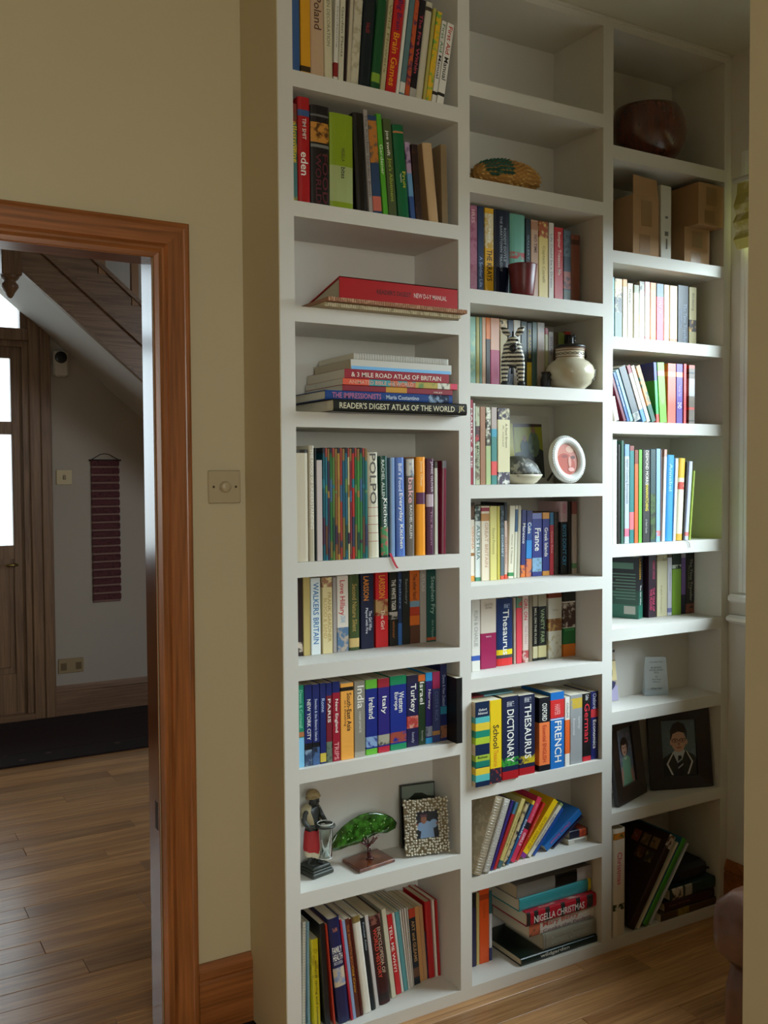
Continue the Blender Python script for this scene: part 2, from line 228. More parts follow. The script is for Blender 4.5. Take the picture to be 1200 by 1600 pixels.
['P', 'paperback_book', 0.09, 0.012, 1.3864, 0.0072, 0.316, 0.2022, 0, '1c5a68', [[0.62, 0.86, '4a3048'], [0.28, 0.36, '2a7a88'], [0.0, 0.05, '2a2c38']], [], "thin teal food magazine, fifth along left bay's fifth shelf", "books on the left bay's fifth shelf", {}],
['P', 'paperback_book', 0.0976, 0.012, 1.3864, 0.0062, 0.3147, 0.2014, 0, '2a7080', [[0.69, 0.95, '6a4a3a'], [0.33, 0.39999999999999997, '6a8a50'], [0.0, 0.08, 'a04038']], [], "thin petrol blue food magazine, sixth along left bay's fifth shelf", "books on the left bay's fifth shelf", {}],
['P', 'paperback_book', 0.1046, 0.012, 1.3864, 0.0062, 0.3134, 0.2006, 0, '3c3048', [[0.76, 0.89, '38405a'], [0.38, 0.44, 'a07a40'], [0.0, 0.11, '8a6a3a']], [], "thin plum food magazine, seventh along left bay's fifth shelf", "books on the left bay's fifth shelf", {}],
['P', 'paperback_book', 0.1122, 0.012, 1.3864, 0.0073, 0.3162, 0.2024, 0, '2e6a3a', [[0.8300000000000001, 0.98, '7a6a3a'], [0.28, 0.48, '48688a'], [0.0, 0.05, '2a2c38']], [], "thin forest green food magazine, eighth along left bay's fifth shelf", "books on the left bay's fifth shelf", {}],
['P', 'paperback_book', 0.1203, 0.012, 1.3864, 0.0073, 0.3149, 0.2016, 0, '5a7a3a', [[0.62, 0.9199999999999999, '2a4a40'], [0.33, 0.36, '2a7a88'], [0.0, 0.08, 'a04038']], [], "thin olive food magazine, ninth along left bay's fifth shelf", "books on the left bay's fifth shelf", {}],
['P', 'paperback_book', 0.1284, 0.012, 1.3864, 0.0073, 0.3137, 0.2007, 0, '8a5a34', [[0.69, 0.86, '4a3048'], [0.38, 0.39999999999999997, '6a8a50'], [0.0, 0.11, '8a6a3a']], [], "thin rust brown food magazine, tenth along left bay's fifth shelf", "books on the left bay's fifth shelf", {}],
['P', 'paperback_book', 0.1366, 0.012, 1.3864, 0.0073, 0.3164, 0.2025, 0, 'b08a40', [[0.76, 0.95, '6a4a3a'], [0.28, 0.44, 'a07a40'], [0.0, 0.05, '2a2c38']], [], "thin ochre food magazine, eleventh along left bay's fifth shelf", "books on the left bay's fifth shelf", {}],
['P', 'paperback_book', 0.1442, 0.012, 1.3864, 0.0063, 0.3152, 0.2017, 0, 'a03a34', [[0.8300000000000001, 0.89, '38405a'], [0.33, 0.48, '48688a'], [0.0, 0.08, 'a04038']], [], "thin brick red food magazine, twelfth along left bay's fifth shelf", "books on the left bay's fifth shelf", {}],
['P', 'paperback_book', 0.1522, 0.012, 1.3864, 0.0079, 0.3139, 0.2009, 0, '1e5870', [[0.62, 0.98, '7a6a3a'], [0.38, 0.36, '2a7a88'], [0.0, 0.11, '8a6a3a']], [], "thin deep teal food magazine, thirteenth along left bay's fifth shelf", "books on the left bay's fifth shelf", {}],
['P', 'paperback_book', 0.1609, 0.012, 1.3864, 0.0079, 0.3167, 0.2027, 0, '2a6676', [[0.69, 0.9199999999999999, '2a4a40'], [0.28, 0.39999999999999997, '6a8a50'], [0.0, 0.05, '2a2c38']], [], "thin sea blue food magazine, fourteenth along left bay's fifth shelf", "books on the left bay's fifth shelf", {}],
['P', 'paperback_book', 0.1684, 0.012, 1.3864, 0.0054, 0.3154, 0.2019, 0, 'c8b888', [[0.76, 0.86, '4a3048'], [0.33, 0.44, 'a07a40'], [0.0, 0.08, 'a04038']], [], "thin straw food magazine, fifteenth along left bay's fifth shelf", "books on the left bay's fifth shelf", {}],
['P', 'paperback_book', 0.1751, 0.012, 1.3864, 0.0064, 0.3141, 0.201, 0, '7a2a38', [[0.8300000000000001, 0.95, '6a4a3a'], [0.38, 0.48, '48688a'], [0.0, 0.11, '8a6a3a']], [], "thin maroon food magazine, sixteenth along left bay's fifth shelf", "books on the left bay's fifth shelf", {}],
['P', 'paperback_book', 0.1831, 0.012, 1.3864, 0.008, 0.3169, 0.2028, 0, 'b8322c', [[0.62, 0.89, '38405a'], [0.28, 0.36, '2a7a88'], [0.0, 0.05, '2a2c38']], [], "thin scarlet food magazine, seventeenth along left bay's fifth shelf", "books on the left bay's fifth shelf", {}],
['P', 'paperback_book', 0.1914, 0.012, 1.3864, 0.007, 0.3156, 0.202, 0, '2f6a35', [[0.69, 0.98, '7a6a3a'], [0.33, 0.39999999999999997, '6a8a50'], [0.0, 0.08, 'a04038']], [], "thin bottle green food magazine, eighteenth along left bay's fifth shelf", "books on the left bay's fifth shelf", {}],
['P', 'paperback_book', 0.1998, 0.012, 1.3864, 0.008, 0.3143, 0.2012, 0, '4a8a40', [[0.76, 0.9199999999999999, '2a4a40'], [0.38, 0.44, 'a07a40'], [0.0, 0.11, '8a6a3a']], [], "thin grass green food magazine, nineteenth along left bay's fifth shelf", "books on the left bay's fifth shelf", {}],
['P', 'paperback_book', 0.2084, 0.012, 1.3864, 0.0076, 0.3171, 0.203, 0, '3a7844', [[0.8300000000000001, 0.86, '4a3048'], [0.28, 0.48, '48688a'], [0.0, 0.05, '2a2c38']], [], "thin emerald food magazine, twentieth along left bay's fifth shelf", "books on the left bay's fifth shelf", {}],
['P', 'paperback_book', 0.2165, 0.012, 1.3864, 0.0071, 0.3159, 0.2022, 0, '2a5a60', [[0.62, 0.95, '6a4a3a'], [0.33, 0.36, '2a7a88'], [0.0, 0.08, 'a04038']], [], "thin slate blue food magazine, twenty-first along left bay's fifth shelf", "books on the left bay's fifth shelf", {}],
['P', 'paperback_book', 0.225, 0.012, 1.3864, 0.0081, 0.3146, 0.2013, 0, '1e6a6a', [[0.69, 0.89, '38405a'], [0.38, 0.39999999999999997, '6a8a50'], [0.0, 0.11, '8a6a3a']], [], "thin dark turquoise food magazine, twenty-second along left bay's fifth shelf", "books on the left bay's fifth shelf", {}],
['H', 'hardback_book', 0.2506, 0.012, 1.3864, 0.0334, 0.3037, 0.2247, -0.0141, 'dcd5be', [[0.52, 0.525, 'b05848'], [0.6, 0.605, 'b05848'], [0.68, 0.685, 'b05848'], [0.76, 0.765, 'b05848'], [0.84, 0.845, 'b05848']], [['POLPO', 0.01, 0.49, '5a5650', 0.5, 0.62]], "cream hardback with large grey capitals and red rules, twenty-third along left bay's fifth shelf", "books on the left bay's fifth shelf", {}],
['H', 'hardback_book', 0.2874, 0.012, 1.3864, 0.0245, 0.2939, 0.2175, -0.0127, '14463a', [[0.7, 0.98, '3f8f5a/c05a5a']], [['RACHEL ALLEN', 0.04, 0.42, 'd0d8cc', 0.35, 0.4], ['Kitchen', 0.42, 0.7, 'f2efe6', 0.6, 0.5]], "dark green cookbook with script lettering and pink picture, twenty-fourth along left bay's fifth shelf", "books on the left bay's fifth shelf", {}],
['H', 'hardback_book', 0.3134, 0.012, 1.3864, 0.016, 0.2894, 0.2141, 0.0, '7e9cc4', [], [], "pale blue cloth hardback, twenty-fifth along left bay's fifth shelf", "books on the left bay's fifth shelf", {}],
['H', 'hardback_book', 0.3418, 0.012, 1.3864, 0.0294, 0.2895, 0.2142, -0.0129, '5878c0', [], [["Bill's Food", 0.06, 0.34, 'dfe6f4', 0.5, 0.4], ['Everyday Kitchen', 0.36, 0.92, 'f2efe6', 0.5, 0.52]], "mid blue cookbook with white script, twenty-sixth along left bay's fifth shelf", "books on the left bay's fifth shelf", {}],
['H', 'hardback_book', 0.375, 0.012, 1.3864, 0.0275, 0.2877, 0.2129, 0.0, '6a6058', [[0.01, 0.18, 'c8c0b4/6a7a8a']], [['bake', 0.2, 0.46, 'e8b0b0', 0.5, 0.6], ['RACHEL ALLEN', 0.48, 0.82, 'e0dcd4', 0.5, 0.3]], "grey brown cookbook with cook photo at head, twenty-seventh along left bay's fifth shelf", "books on the left bay's fifth shelf", {}],
['H', 'hardback_book', 0.4114, 0.012, 1.3864, 0.0312, 0.2917, 0.2158, 0, 'f39a1e', [[0.36, 0.48, '5a2a4a']], [['Jamie Oliver', 0.04, 0.3, 'f8d8a0', 0.5, 0.35]], "bright orange cookbook with purple centre label, twenty-eighth along left bay's fifth shelf", "books on the left bay's fifth shelf", {}],
['H', 'hardback_book', 0.4442, 0.012, 1.3864, 0.0271, 0.2871, 0.2125, 0, '50213c', [[0.37, 0.5, 'c0a8b0']], [['JAMIE OLIVER', 0.03, 0.35, 'd8c0cc', 0.65, 0.36], ['The Return', 0.54, 0.9, 'b08098', 0.6, 0.22]], "plum cookbook with pale circular label, twenty-ninth along left bay's fifth shelf", "books on the left bay's fifth shelf", {}],
['P', 'paperback_book', 0.4648, 0.012, 1.3864, 0.0112, 0.2782, 0.178, 0, 'c8c4b4', [[0.0, 0.07, '4a4438']], [], "slim grey white paperback with dark head, thirtieth along left bay's fifth shelf", "books on the left bay's fifth shelf", {}],
['H', 'hardback_book', 0.4924, 0.012, 1.3864, 0.0159, 0.2807, 0.2077, 0.0133, '7a1a34', [[0.0, 0.08, '6a6468']], [], "slim crimson hardback with grey head, thirty-first along left bay's fifth shelf", "books on the left bay's fifth shelf", {}],
['P', 'paperback_book', 0.066, 0.1269, 1.1012, 0.0191, 0.2269, 0.1171, 0, '2c1c1c', [[0.82, 0.95, 'c8b8a8/2c1c1c']], [], "dark brown paperback against the upright, first along left bay's sixth shelf", "books on the left bay's sixth shelf", {}],
['P', 'paperback_book', 0.0873, 0.124, 1.1012, 0.0213, 0.2283, 0.12, 0, 'c2ac6c', [], [], "gold yellow paperback, second along left bay's sixth shelf", "books on the left bay's sixth shelf", {}],
['P', 'paperback_book', 0.115, 0.1214, 1.1012, 0.0299, 0.2249, 0.1226, 0, 'e4ecee', [], [['WALKERS BRITAIN', 0.06, 0.86, '3a7ab0', 0.5, 0.6]], "thick white spine with big blue capitals, third along left bay's sixth shelf", "books on the left bay's sixth shelf", {}],
['P', 'paperback_book', 0.1521, 0.119, 1.1012, 0.0313, 0.2253, 0.125, 0, 'e2d2a0', [[0.0, 0.13, 'a8785a/e2d2a0']], [['FRANK GARDNER', 0.2, 0.85, 'b89a5c', 0.68, 0.36], ['BLOOD & SAND', 0.27, 0.8, 'c8a868', 0.25, 0.36]], "cream gold paperback with a portrait at head, fourth along left bay's sixth shelf", "books on the left bay's sixth shelf", {}],
['P', 'paperback_book', 0.1769, 0.1209, 1.1012, 0.0114, 0.2231, 0.1231, 0, 'a8a09c', [], [], "narrow silver grey paperback, fifth along left bay's sixth shelf", "books on the left bay's sixth shelf", {}],
['P', 'paperback_book', 0.2047, 0.1229, 1.1012, 0.0373, 0.2268, 0.1211, 0, 'e6dcd0', [[0.68, 1, '5a7a9c/b8a898']], [['Love Hillary', 0.06, 0.52, 'c83038', 0.4, 0.6], ['DEAR', 0.53, 0.62, '8ab0c8', 0.5, 0.4]], "white paperback with red script and blue picture at foot, sixth along left bay's sixth shelf", "books on the left bay's sixth shelf", {}],
['H', 'hardback_book', 0.2453, 0.1249, 1.1012, 0.0346, 0.2266, 0.1191, 0, '44542c', [[0.84, 0.96, 'd8b878']], [['Second Nature Silent', 0.12, 0.75, 'b89a58', 0.5, 0.45]], "moss green hardback with gold lettering and flower at foot, seventh along left bay's sixth shelf", "books on the left bay's sixth shelf", {}],
['P', 'paperback_book', 0.2909, 0.1276, 1.1012, 0.044, 0.2288, 0.1164, 0, '161c3a', [], [['LARSSON', 0.04, 0.36, 'e08a28', 0.4, 0.42], ['The Girl Who', 0.5, 0.76, 'e0e0e8', 0.72, 0.24], ['Played with Fire', 0.46, 0.8, 'e8e8f0', 0.42, 0.24]], "black and navy paperback with orange name and white title, eighth along left bay's sixth shelf", "books on the left bay's sixth shelf", {}],
['P', 'paperback_book', 0.342, 0.128, 1.1012, 0.0437, 0.2283, 0.116, 0, 'cf1f26', [[0.36, 0.58, 'b89060/8a2a1a']], [['LARSSON', 0.04, 0.34, 'e8a030', 0.5, 0.48], ['The Girl', 0.5, 0.76, 'f0d8c8', 0.55, 0.3]], "red thriller paperback with tan swirl, ninth along left bay's sixth shelf", "books on the left bay's sixth shelf", {}],
['P', 'paperback_book', 0.3833, 0.128, 1.1012, 0.0295, 0.2266, 0.116, 0, '15120f', [[0.54, 0.64, 'b8b0a8/15120f']], [['THE WHITE TIGER', 0.1, 0.52, 'f2efe6', 0.5, 0.5], ['winner', 0.66, 0.9, 'b06a30', 0.5, 0.3]], "black paperback with white capitals and white tiger figure, tenth along left bay's sixth shelf", "books on the left bay's sixth shelf", {}],
['P', 'paperback_book', 0.4069, 0.128, 1.1012, 0.0141, 0.2253, 0.116, 0, '20355c', [[0.7, 1, '3a6ab0']], [['Fathers', 0.1, 0.5, '8aa0c0', 0.5, 0.5]], "narrow dark blue paperback, eleventh along left bay's sixth shelf", "books on the left bay's sixth shelf", {}],
['P', 'paperback_book', 0.4284, 0.128, 1.1012, 0.0253, 0.2268, 0.116, 0, '1a1c1c', [], [['Sanctuary', 0.1, 0.45, '8a9090', 0.5, 0.45]], "black paperback with thin silver script, twelfth along left bay's sixth shelf", "books on the left bay's sixth shelf", {}],
['P', 'paperback_book', 0.4604, 0.128, 1.1012, 0.035, 0.2287, 0.116, 0, 'd0661e', [[0.42, 0.5, '7a9ab0'], [0.5, 0.62, 'b83a20'], [0.75, 1, '5a3424']], [['The other hand', 0.05, 0.4, '40200c', 0.5, 0.4]], "orange paperback with blue oval and brown foot, thirteenth along left bay's sixth shelf", "books on the left bay's sixth shelf", {}],
['P', 'paperback_book', 0.4914, 0.128, 1.1012, 0.0235, 0.2281, 0.116, 0, 'a39a92', [], [['ATLAS', 0.05, 0.3, 'c8c0b8', 0.5, 0.4]], "grey paperback with faint marks, fourteenth along left bay's sixth shelf", "books on the left bay's sixth shelf", {}],
['P', 'paperback_book', 0.5217, 0.128, 1.1012, 0.0334, 0.2286, 0.116, 0, '0e4a42', [[0.94, 0.98, 'b05030']], [['Stephen Fry', 0.1, 0.62, 'a0b8b0', 0.6, 0.55], ['the Hippo', 0.7, 0.95, '88a098', 0.6, 0.3]], "dark teal green paperback with pale handwriting, fifteenth along left bay's sixth shelf", "books on the left bay's sixth shelf", {}],
['P', 'paperback_book', 0.0139, 0.0159, 0.8119, 0.0193, 0.2307, 0.1381, 0, '22866a', [[0.57, 0.63, 'b0704a'], [0.64, 1, '84c4e8']], [['Devon & Cornwall', 0.06, 0.52, '8ad0b0', 0.5, 0.5]], "green and pale blue regional guidebook, first along left bay's seventh shelf", "books on the left bay's seventh shelf", {}],
['P', 'paperback_book', 0.0373, 0.0161, 0.8119, 0.0225, 0.2291, 0.1379, 0, '1e2a6c', [[0.72, 0.8, '14161c'], [0.8, 1, '3a4a68/8aa0b8']], [['NEW YORK CITY', 0.18, 0.68, 'f2efe6', 0.55, 0.5]], "navy city guidebook with bold white capitals, second along left bay's seventh shelf", "books on the left bay's seventh shelf", {}],
['P', 'paperback_book', 0.0605, 0.0158, 0.8119, 0.0217, 0.2277, 0.1382, 0, '1e2a6c', [[0.72, 0.78, '14161c'], [0.78, 1, '4a6a9c/2a3040']], [['Sweden & the Balearic Islands', 0.18, 0.7, 'c8d0e8', 0.5, 0.36]], "navy islands guidebook with thin white lettering, third along left bay's seventh shelf", "books on the left bay's seventh shelf", {}],
['P', 'paperback_book', 0.0825, 0.0159, 0.8119, 0.0183, 0.2286, 0.1381, 0, '1e2a6c', [[0.87, 0.98, 'd8c050']], [['Rome', 0.19, 0.36, 'b8c8e8', 0.5, 0.55]], "slim navy city guidebook with yellow foot label, fourth along left bay's seventh shelf", "books on the left bay's seventh shelf", {}],
['P', 'paperback_book', 0.1024, 0.0168, 0.8119, 0.018, 0.227, 0.1372, 0, '7c2030', [[0, 0.16, '1e2a6c'], [0.74, 1, '6a7a6a/2a2a2a']], [['PARIS', 0.2, 0.5, 'f2efe6', 0.5, 0.5]], "slim maroon city guidebook with navy head, fifth along left bay's seventh shelf", "books on the left bay's seventh shelf", {}],
['P', 'paperback_book', 0.1252, 0.0169, 0.8119, 0.0238, 0.2284, 0.1371, 0, 'a01c34', [[0, 0.14, '1e2a6c']], [['New England', 0.22, 0.64, 'f2efe6', 0.5, 0.5], ['TRIPS', 0.76, 0.98, 'e8a0a0', 0.5, 0.6]], "crimson guidebook lettered New England with navy head, sixth along left bay's seventh shelf", "books on the left bay's seventh shelf", {}],
['P', 'paperback_book', 0.1598, 0.0163, 0.8119, 0.0412, 0.2196, 0.1377, 0, 'f3ac4e', [[0.05, 0.1, '181410']], [['South-East Asia', 0.13, 0.63, '28201a', 0.66, 0.34], ['on a shoestring', 0.22, 0.56, '7a4a20', 0.34, 0.2]], "orange yellow guidebook with black stripe, seventh along left bay's seventh shelf", "books on the left bay's seventh shelf", {}],
['P', 'paperback_book', 0.2019, 0.0183, 0.8119, 0.035, 0.2201, 0.1357, 0, '8f8a7e', [[0.93, 1, 'a8a498']], [['India', 0.06, 0.36, 'f2efe6', 0.58, 0.62], ['a travel survival kit', 0.4, 0.68, 'd8d4cc', 0.55, 0.26]], "grey guidebook with large white lettering, eighth along left bay's seventh shelf", "books on the left bay's seventh shelf", {}],
['P', 'paperback_book', 0.2424, 0.0208, 0.8119, 0.0382, 0.2198, 0.1332, 0, '1a2a80', [[0, 0.12, '6ab83a'], [0.76, 0.9, '8aa8d0/20308a'], [0.92, 1, '6ab83a']], [['Ireland', 0.24, 0.52, 'f2efe6', 0.5, 0.5]], "blue guidebook with light green head and foot, ninth along left bay's seventh shelf", "books on the left bay's seventh shelf", {}],
['P', 'paperback_book', 0.2848, 0.0226, 0.8119, 0.0383, 0.218, 0.1314, 0, '2c2478', [[0, 0.12, 'a02838'], [0.76, 0.9, 'a8a490/4a4a40'], [0.92, 1, 'b8243a']], [['Italy', 0.24, 0.48, 'f2efe6', 0.5, 0.5]], "indigo guidebook with red head and foot, tenth along left bay's seventh shelf", "books on the left bay's seventh shelf", {}],
['P', 'paperback_book', 0.3358, 0.0247, 0.8119, 0.0562, 0.22, 0.1293, 0, '1c2e88', [[0, 0.12, '1f8a5c'], [0.76, 0.9, 'a04a3a/20308a'], [0.92, 1, '1f8a5c']], [['Western', 0.22, 0.5, 'f2efe6', 0.68, 0.32], ['Europe', 0.22, 0.46, 'f2efe6', 0.35, 0.3]], "thick blue guidebook with green head and foot, eleventh along left bay's seventh shelf", "books on the left bay's seventh shelf", {}],
['P', 'paperback_book', 0.3881, 0.0286, 0.8119, 0.0404, 0.2149, 0.1254, 0, '201c48', [[0.0, 0.1, '2a2440'], [0.57, 0.74, 'b8403a/d89a8a']], [['Turkey', 0.12, 0.52, 'f2efe6', 0.5, 0.6], ['lonely', 0.8, 0.95, 'a8a8b8', 0.5, 0.3]], "dark indigo guidebook with pinkish picture, twelfth along left bay's seventh shelf", "books on the left bay's seventh shelf", {}],
['P', 'paperback_book', 0.4225, 0.0309, 0.8119, 0.0249, 0.2121, 0.1231, 0, '243c24', [[0, 0.09, 'e07030']], [['Israel', 0.1, 0.42, 'f2efe6', 0.5, 0.6], ['lonely', 0.8, 0.95, 'a8a8a8', 0.5, 0.3]], "dark green guidebook with orange head, thirteenth along left bay's seventh shelf", "books on the left bay's seventh shelf", {}],
['P', 'paperback_book', 0.4487, 0.0315, 0.8119, 0.024, 0.2164, 0.1225, 0, '2c2470', [[0, 0.12, '2f9ad8'], [0.76, 0.9, '8a90a0/3a3a5a'], [0.92, 1, '2f9ad8']], [['Norway', 0.24, 0.52, 'f2efe6', 0.5, 0.5]], "slim indigo guidebook with sky blue head and foot, fourteenth along left bay's seventh shelf", "books on the left bay's seventh shelf", {}],
['P', 'paperback_book', 0.4761, 0.0326, 0.8119, 0.0271, 0.2157, 0.1214, 0, '3a4478', [[0, 0.24, 'a8305c'], [0.84, 0.9, 'b08050']], [['COSTA RICA', 0.28, 0.7, '6a78b0', 0.5, 0.45]], "muted blue guidebook with pink head, fifteenth along left bay's seventh shelf", "books on the left bay's seventh shelf", {}],
['P', 'paperback_book', 0.5031, 0.0328, 0.8119, 0.0233, 0.2354, 0.1212, 0, '1c2458', [[0.55, 0.65, '2a7a98'], [0.8, 0.96, '8a5a40/3a3038']], [['Devon & New Zealand', 0.14, 0.54, 'a8b0d0', 0.5, 0.45]], "navy guidebook standing taller than its neighbours, sixteenth along left bay's seventh shelf", "books on the left bay's seventh shelf", {}],
['P', 'paperback_book', 0.5274, -0.016, 0.8119, 0.0218, 0.1992, 0.1275, 0, '101010', [], [['notes', 0.3, 0.5, '484848', 0.8, 0.2]], "black slim-boxed notebook pulled forward, seventeenth along left bay's seventh shelf", "books on the left bay's seventh shelf", {}],
['P', 'paperback_book', 0.0356, 0.0884, 0.0375, 0.0048, 0.2979, 0.1506, 0.0194, '24201c', [], [], "thin dark comb-bound notebook against the upright, first along left bay's bottom shelf", "books on the left bay's bottom shelf", {}],
['P', 'spiral_notebook', 0.045, 0.08, 0.0375, 0.0097, 0.3022, 0.159, 0.014, 'e2dccc', [], [], "spiral-bound cream notebook, second along left bay's bottom shelf", "books on the left bay's bottom shelf", {'spiral': 1}],
['P', 'spiral_notebook', 0.0574, 0.0711, 0.0375, 0.0054, 0.3038, 0.1679, 0.0, '88b0c0', [], [], "slim pale blue ring-bound booklet, third along left bay's bottom shelf", "books on the left bay's bottom shelf", {'spiral': 1}],
['P', 'paperback_book', 0.0777, 0.0576, 0.0375, 0.0197, 0.2559, 0.1638, -0.0282, 'dccb22', [[0.1, 0.45, 'dccb22/bca818']], [['mineral', 0.25, 0.45, '383420', 0.55, 0.3], ['spring and summer', 0.48, 1, '4a4a20', 0.5, 0.4]], "yellow notebook with black pen drawing, fourth along left bay's bottom shelf", "books on the left bay's bottom shelf", {}],
['P', 'paperback_book', 0.1035, 0.0418, 0.0375, 0.0162, 0.304, 0.1946, -0.0567, '17181c', [], [], "black paperback half hidden behind orange edge, fifth along left bay's bottom shelf", "books on the left bay's bottom shelf", {}],
['P', 'paperback_book', 0.1228, 0.0362, 0.0375, 0.0047, 0.3017, 0.1931, -0.0837, 'c8402a', [], [], "very thin orange red booklet, sixth along left bay's bottom shelf", "books on the left bay's bottom shelf", {}],
['H', 'hardback_book', 0.1512, 0.0292, 0.0375, 0.0366, 0.3165, 0.2098, -0.1076, '1c2250', [[0.47, 0.65, 'c8b8a0/8a98b8']], [['The BMA', 0.09, 0.13, 'c87a60', 0.5, 0.4], ['FAMILY', 0.27, 0.33, 'f2efe6', 0.5, 0.75], ['HEALTH', 0.34, 0.4, 'f2efe6', 0.5, 0.75], ['ENCYCLOPEDIA', 0.41, 0.44, 'd0d0d8', 0.5, 0.7]], "thick navy health encyclopedia with family photo, seventh along left bay's bottom shelf", "books on the left bay's bottom shelf", {'horiz': 1}],
['P', 'paperback_book', 0.1766, 0.0297, 0.0375, 0.0063, 0.3087, 0.1976, -0.1178, 'b01f3a', [], [], "thin crimson paperback beside navy encyclopedia, eighth along left bay's bottom shelf", "books on the left bay's bottom shelf", {}],
['P', 'paperback_book', 0.1855, 0.031, 0.0375, 0.01, 0.3023, 0.1935, -0.1183, '8fa6cc', [], [], "pale sky blue paperback, ninth along left bay's bottom shelf", "books on the left bay's bottom shelf", {}],
['P', 'paperback_book', 0.1987, 0.0341, 0.0375, 0.0146, 0.3033, 0.1941, -0.1191, '5a2a20', [], [['THE MAMMOTH BOOK', 0.06, 0.5, 'c07038', 0.5, 0.5], ['Old Crow', 0.48, 0.75, 'e0a020', 0.5, 0.45]], "brown paperback with orange lettering, tenth along left bay's bottom shelf", "books on the left bay's bottom shelf", {}],
['P', 'paperback_book', 0.2124, 0.0356, 0.0375, 0.0082, 0.2999, 0.1919, -0.1243, '4a100c', [], [], "slim dark red book beside white volume, eleventh along left bay's bottom shelf", "books on the left bay's bottom shelf", {}],
['H', 'hardback_book', 0.2334, 0.0385, 0.0375, 0.0255, 0.3023, 0.2005, -0.1248, 'e6e2d6', [[0, 0.07, '8a7440']], [], "white jacketed hardback with gilt head, twelfth along left bay's bottom shelf", "books on the left bay's bottom shelf", {}],
['P', 'paperback_book', 0.2562, 0.0435, 0.0375, 0.0116, 0.2892, 0.1851, -0.1255, '141e24', [], [['Pocket Atlas', 0.05, 0.35, '9aa8b0', 0.5, 0.5]], "narrow black blue paperback, thirteenth along left bay's bottom shelf", "books on the left bay's bottom shelf", {}],
['P', 'paperback_book', 0.2714, 0.047, 0.0375, 0.0117, 0.2917, 0.1867, -0.1269, 'cfcac8', [], [], "pale lilac grey booklet, fourteenth along left bay's bottom shelf", "books on the left bay's bottom shelf", {}],
['H', 'hardback_book', 0.3023, 0.0534, 0.0375, 0.0372, 0.2795, 0.1856, -0.129, '3a1518', [[0.0, 0.1, '8a5a50/3a1518'], [0.88, 0.96, '201010']], [['ENCYCLOPEDIA OF', 0.14, 0.66, 'c8b098', 0.7, 0.3], ['WORLD HISTORY', 0.14, 0.7, 'd85040', 0.34, 0.34]], "thick dark history encyclopedia with red and cream title, fifteenth along left bay's bottom shelf", "books on the left bay's bottom shelf", {}],
['P', 'paperback_book', 0.3423, 0.0697, 0.0375, 0.0154, 0.2836, 0.1693, -0.127, 'd2cdb4', [], [], "narrow cream booklet with grey lettering, sixteenth along left bay's bottom shelf", "books on the left bay's bottom shelf", {}],
['P', 'paperback_book', 0.3661, 0.0797, 0.0375, 0.0167, 0.2578, 0.1593, -0.129, 'c8232a', [], [['TELL ME WHY?', 0.14, 0.72, 'f0e8e0', 0.35, 0.6]], "red and white question book, seventeenth along left bay's bottom shelf", "books on the left bay's bottom shelf", {}],
['P', 'paperback_book', 0.3819, 0.0831, 0.0375, 0.0077, 0.257, 0.1559, -0.1301, 'e0e0da', [], [], "thin white booklet next to red question book, eighteenth along left bay's bottom shelf", "books on the left bay's bottom shelf", {}],
['P', 'paperback_book', 0.3956, 0.0857, 0.0375, 0.0134, 0.2559, 0.1533, -0.1286, '5a9aa0', [], [], "thin turquoise booklet, nineteenth along left bay's bottom shelf", "books on the left bay's bottom shelf", {}],
['P', 'paperback_book', 0.4081, 0.0886, 0.0375, 0.0049, 0.2578, 0.1504, -0.1234, 'd8d4ca', [], [], "thin white booklet in a cluster, twentieth along left bay's bottom shelf", "books on the left bay's bottom shelf", {}],
['P', 'paperback_book', 0.4153, 0.0908, 0.0375, 0.0049, 0.257, 0.1482, -0.1148, 'c8b8ae', [], [], "thin pinkish beige booklet in a cluster, twenty-first along left bay's bottom shelf", "books on the left bay's bottom shelf", {}],
['P', 'paperback_book', 0.4223, 0.093, 0.0375, 0.0049, 0.2563, 0.146, -0.1012, 'd8d0c8', [], [], "thin ivory booklet in a cluster, twenty-second along left bay's bottom shelf", "books on the left bay's bottom shelf", {}],
['P', 'paperback_book', 0.4288, 0.0952, 0.0375, 0.0049, 0.2556, 0.1438, -0.0904, 'b8b4ac', [], [], "thin dove grey booklet in a cluster, twenty-third along left bay's bottom shelf", "books on the left bay's bottom shelf", {}],
['P', 'paperback_book', 0.4449, 0.0981, 0.0375, 0.0221, 0.2455, 0.1409, -0.0853, '1a2430', [[0, 0.12, 'c0402c'], [0.78, 0.9, '6a4a3a']], [['ART and GLEAMS', 0.16, 0.7, 'c8a070', 0.5, 0.5]], "navy paperback with red head and beige name, twenty-fourth along left bay's bottom shelf", "books on the left bay's bottom shelf", {}],
['P', 'paperback_book', 0.4653, 0.1056, 0.0375, 0.0152, 0.2439, 0.1334, -0.078, 'c8925c', [], [], "tan orange paperback, twenty-fifth along left bay's bottom shelf", "books on the left bay's bottom shelf", {}],
['P', 'paperback_book', 0.4818, 0.1083, 0.0375, 0.014, 0.2412, 0.1307, -0.0787, 'b88a62', [], [], "light brown paperback beside red box file, twenty-sixth along left bay's bottom shelf", "books on the left bay's bottom shelf", {}],
['P', 'paperback_book', 0.4913, 0.1091, 0.0375, 0.0027, 0.1526, 0.0977, -0.074, '1a2a4a', [], [], "slim short navy booklet, twenty-seventh along left bay's bottom shelf", "books on the left bay's bottom shelf", {}],
['H', 'hardback_book', 0.5063, 0.1078, 0.0375, 0.0226, 0.2482, 0.1312, -0.064, 'b01a20', [], [], "deep red hardback box file, twenty-eighth along left bay's bottom shelf", "books on the left bay's bottom shelf", {}],
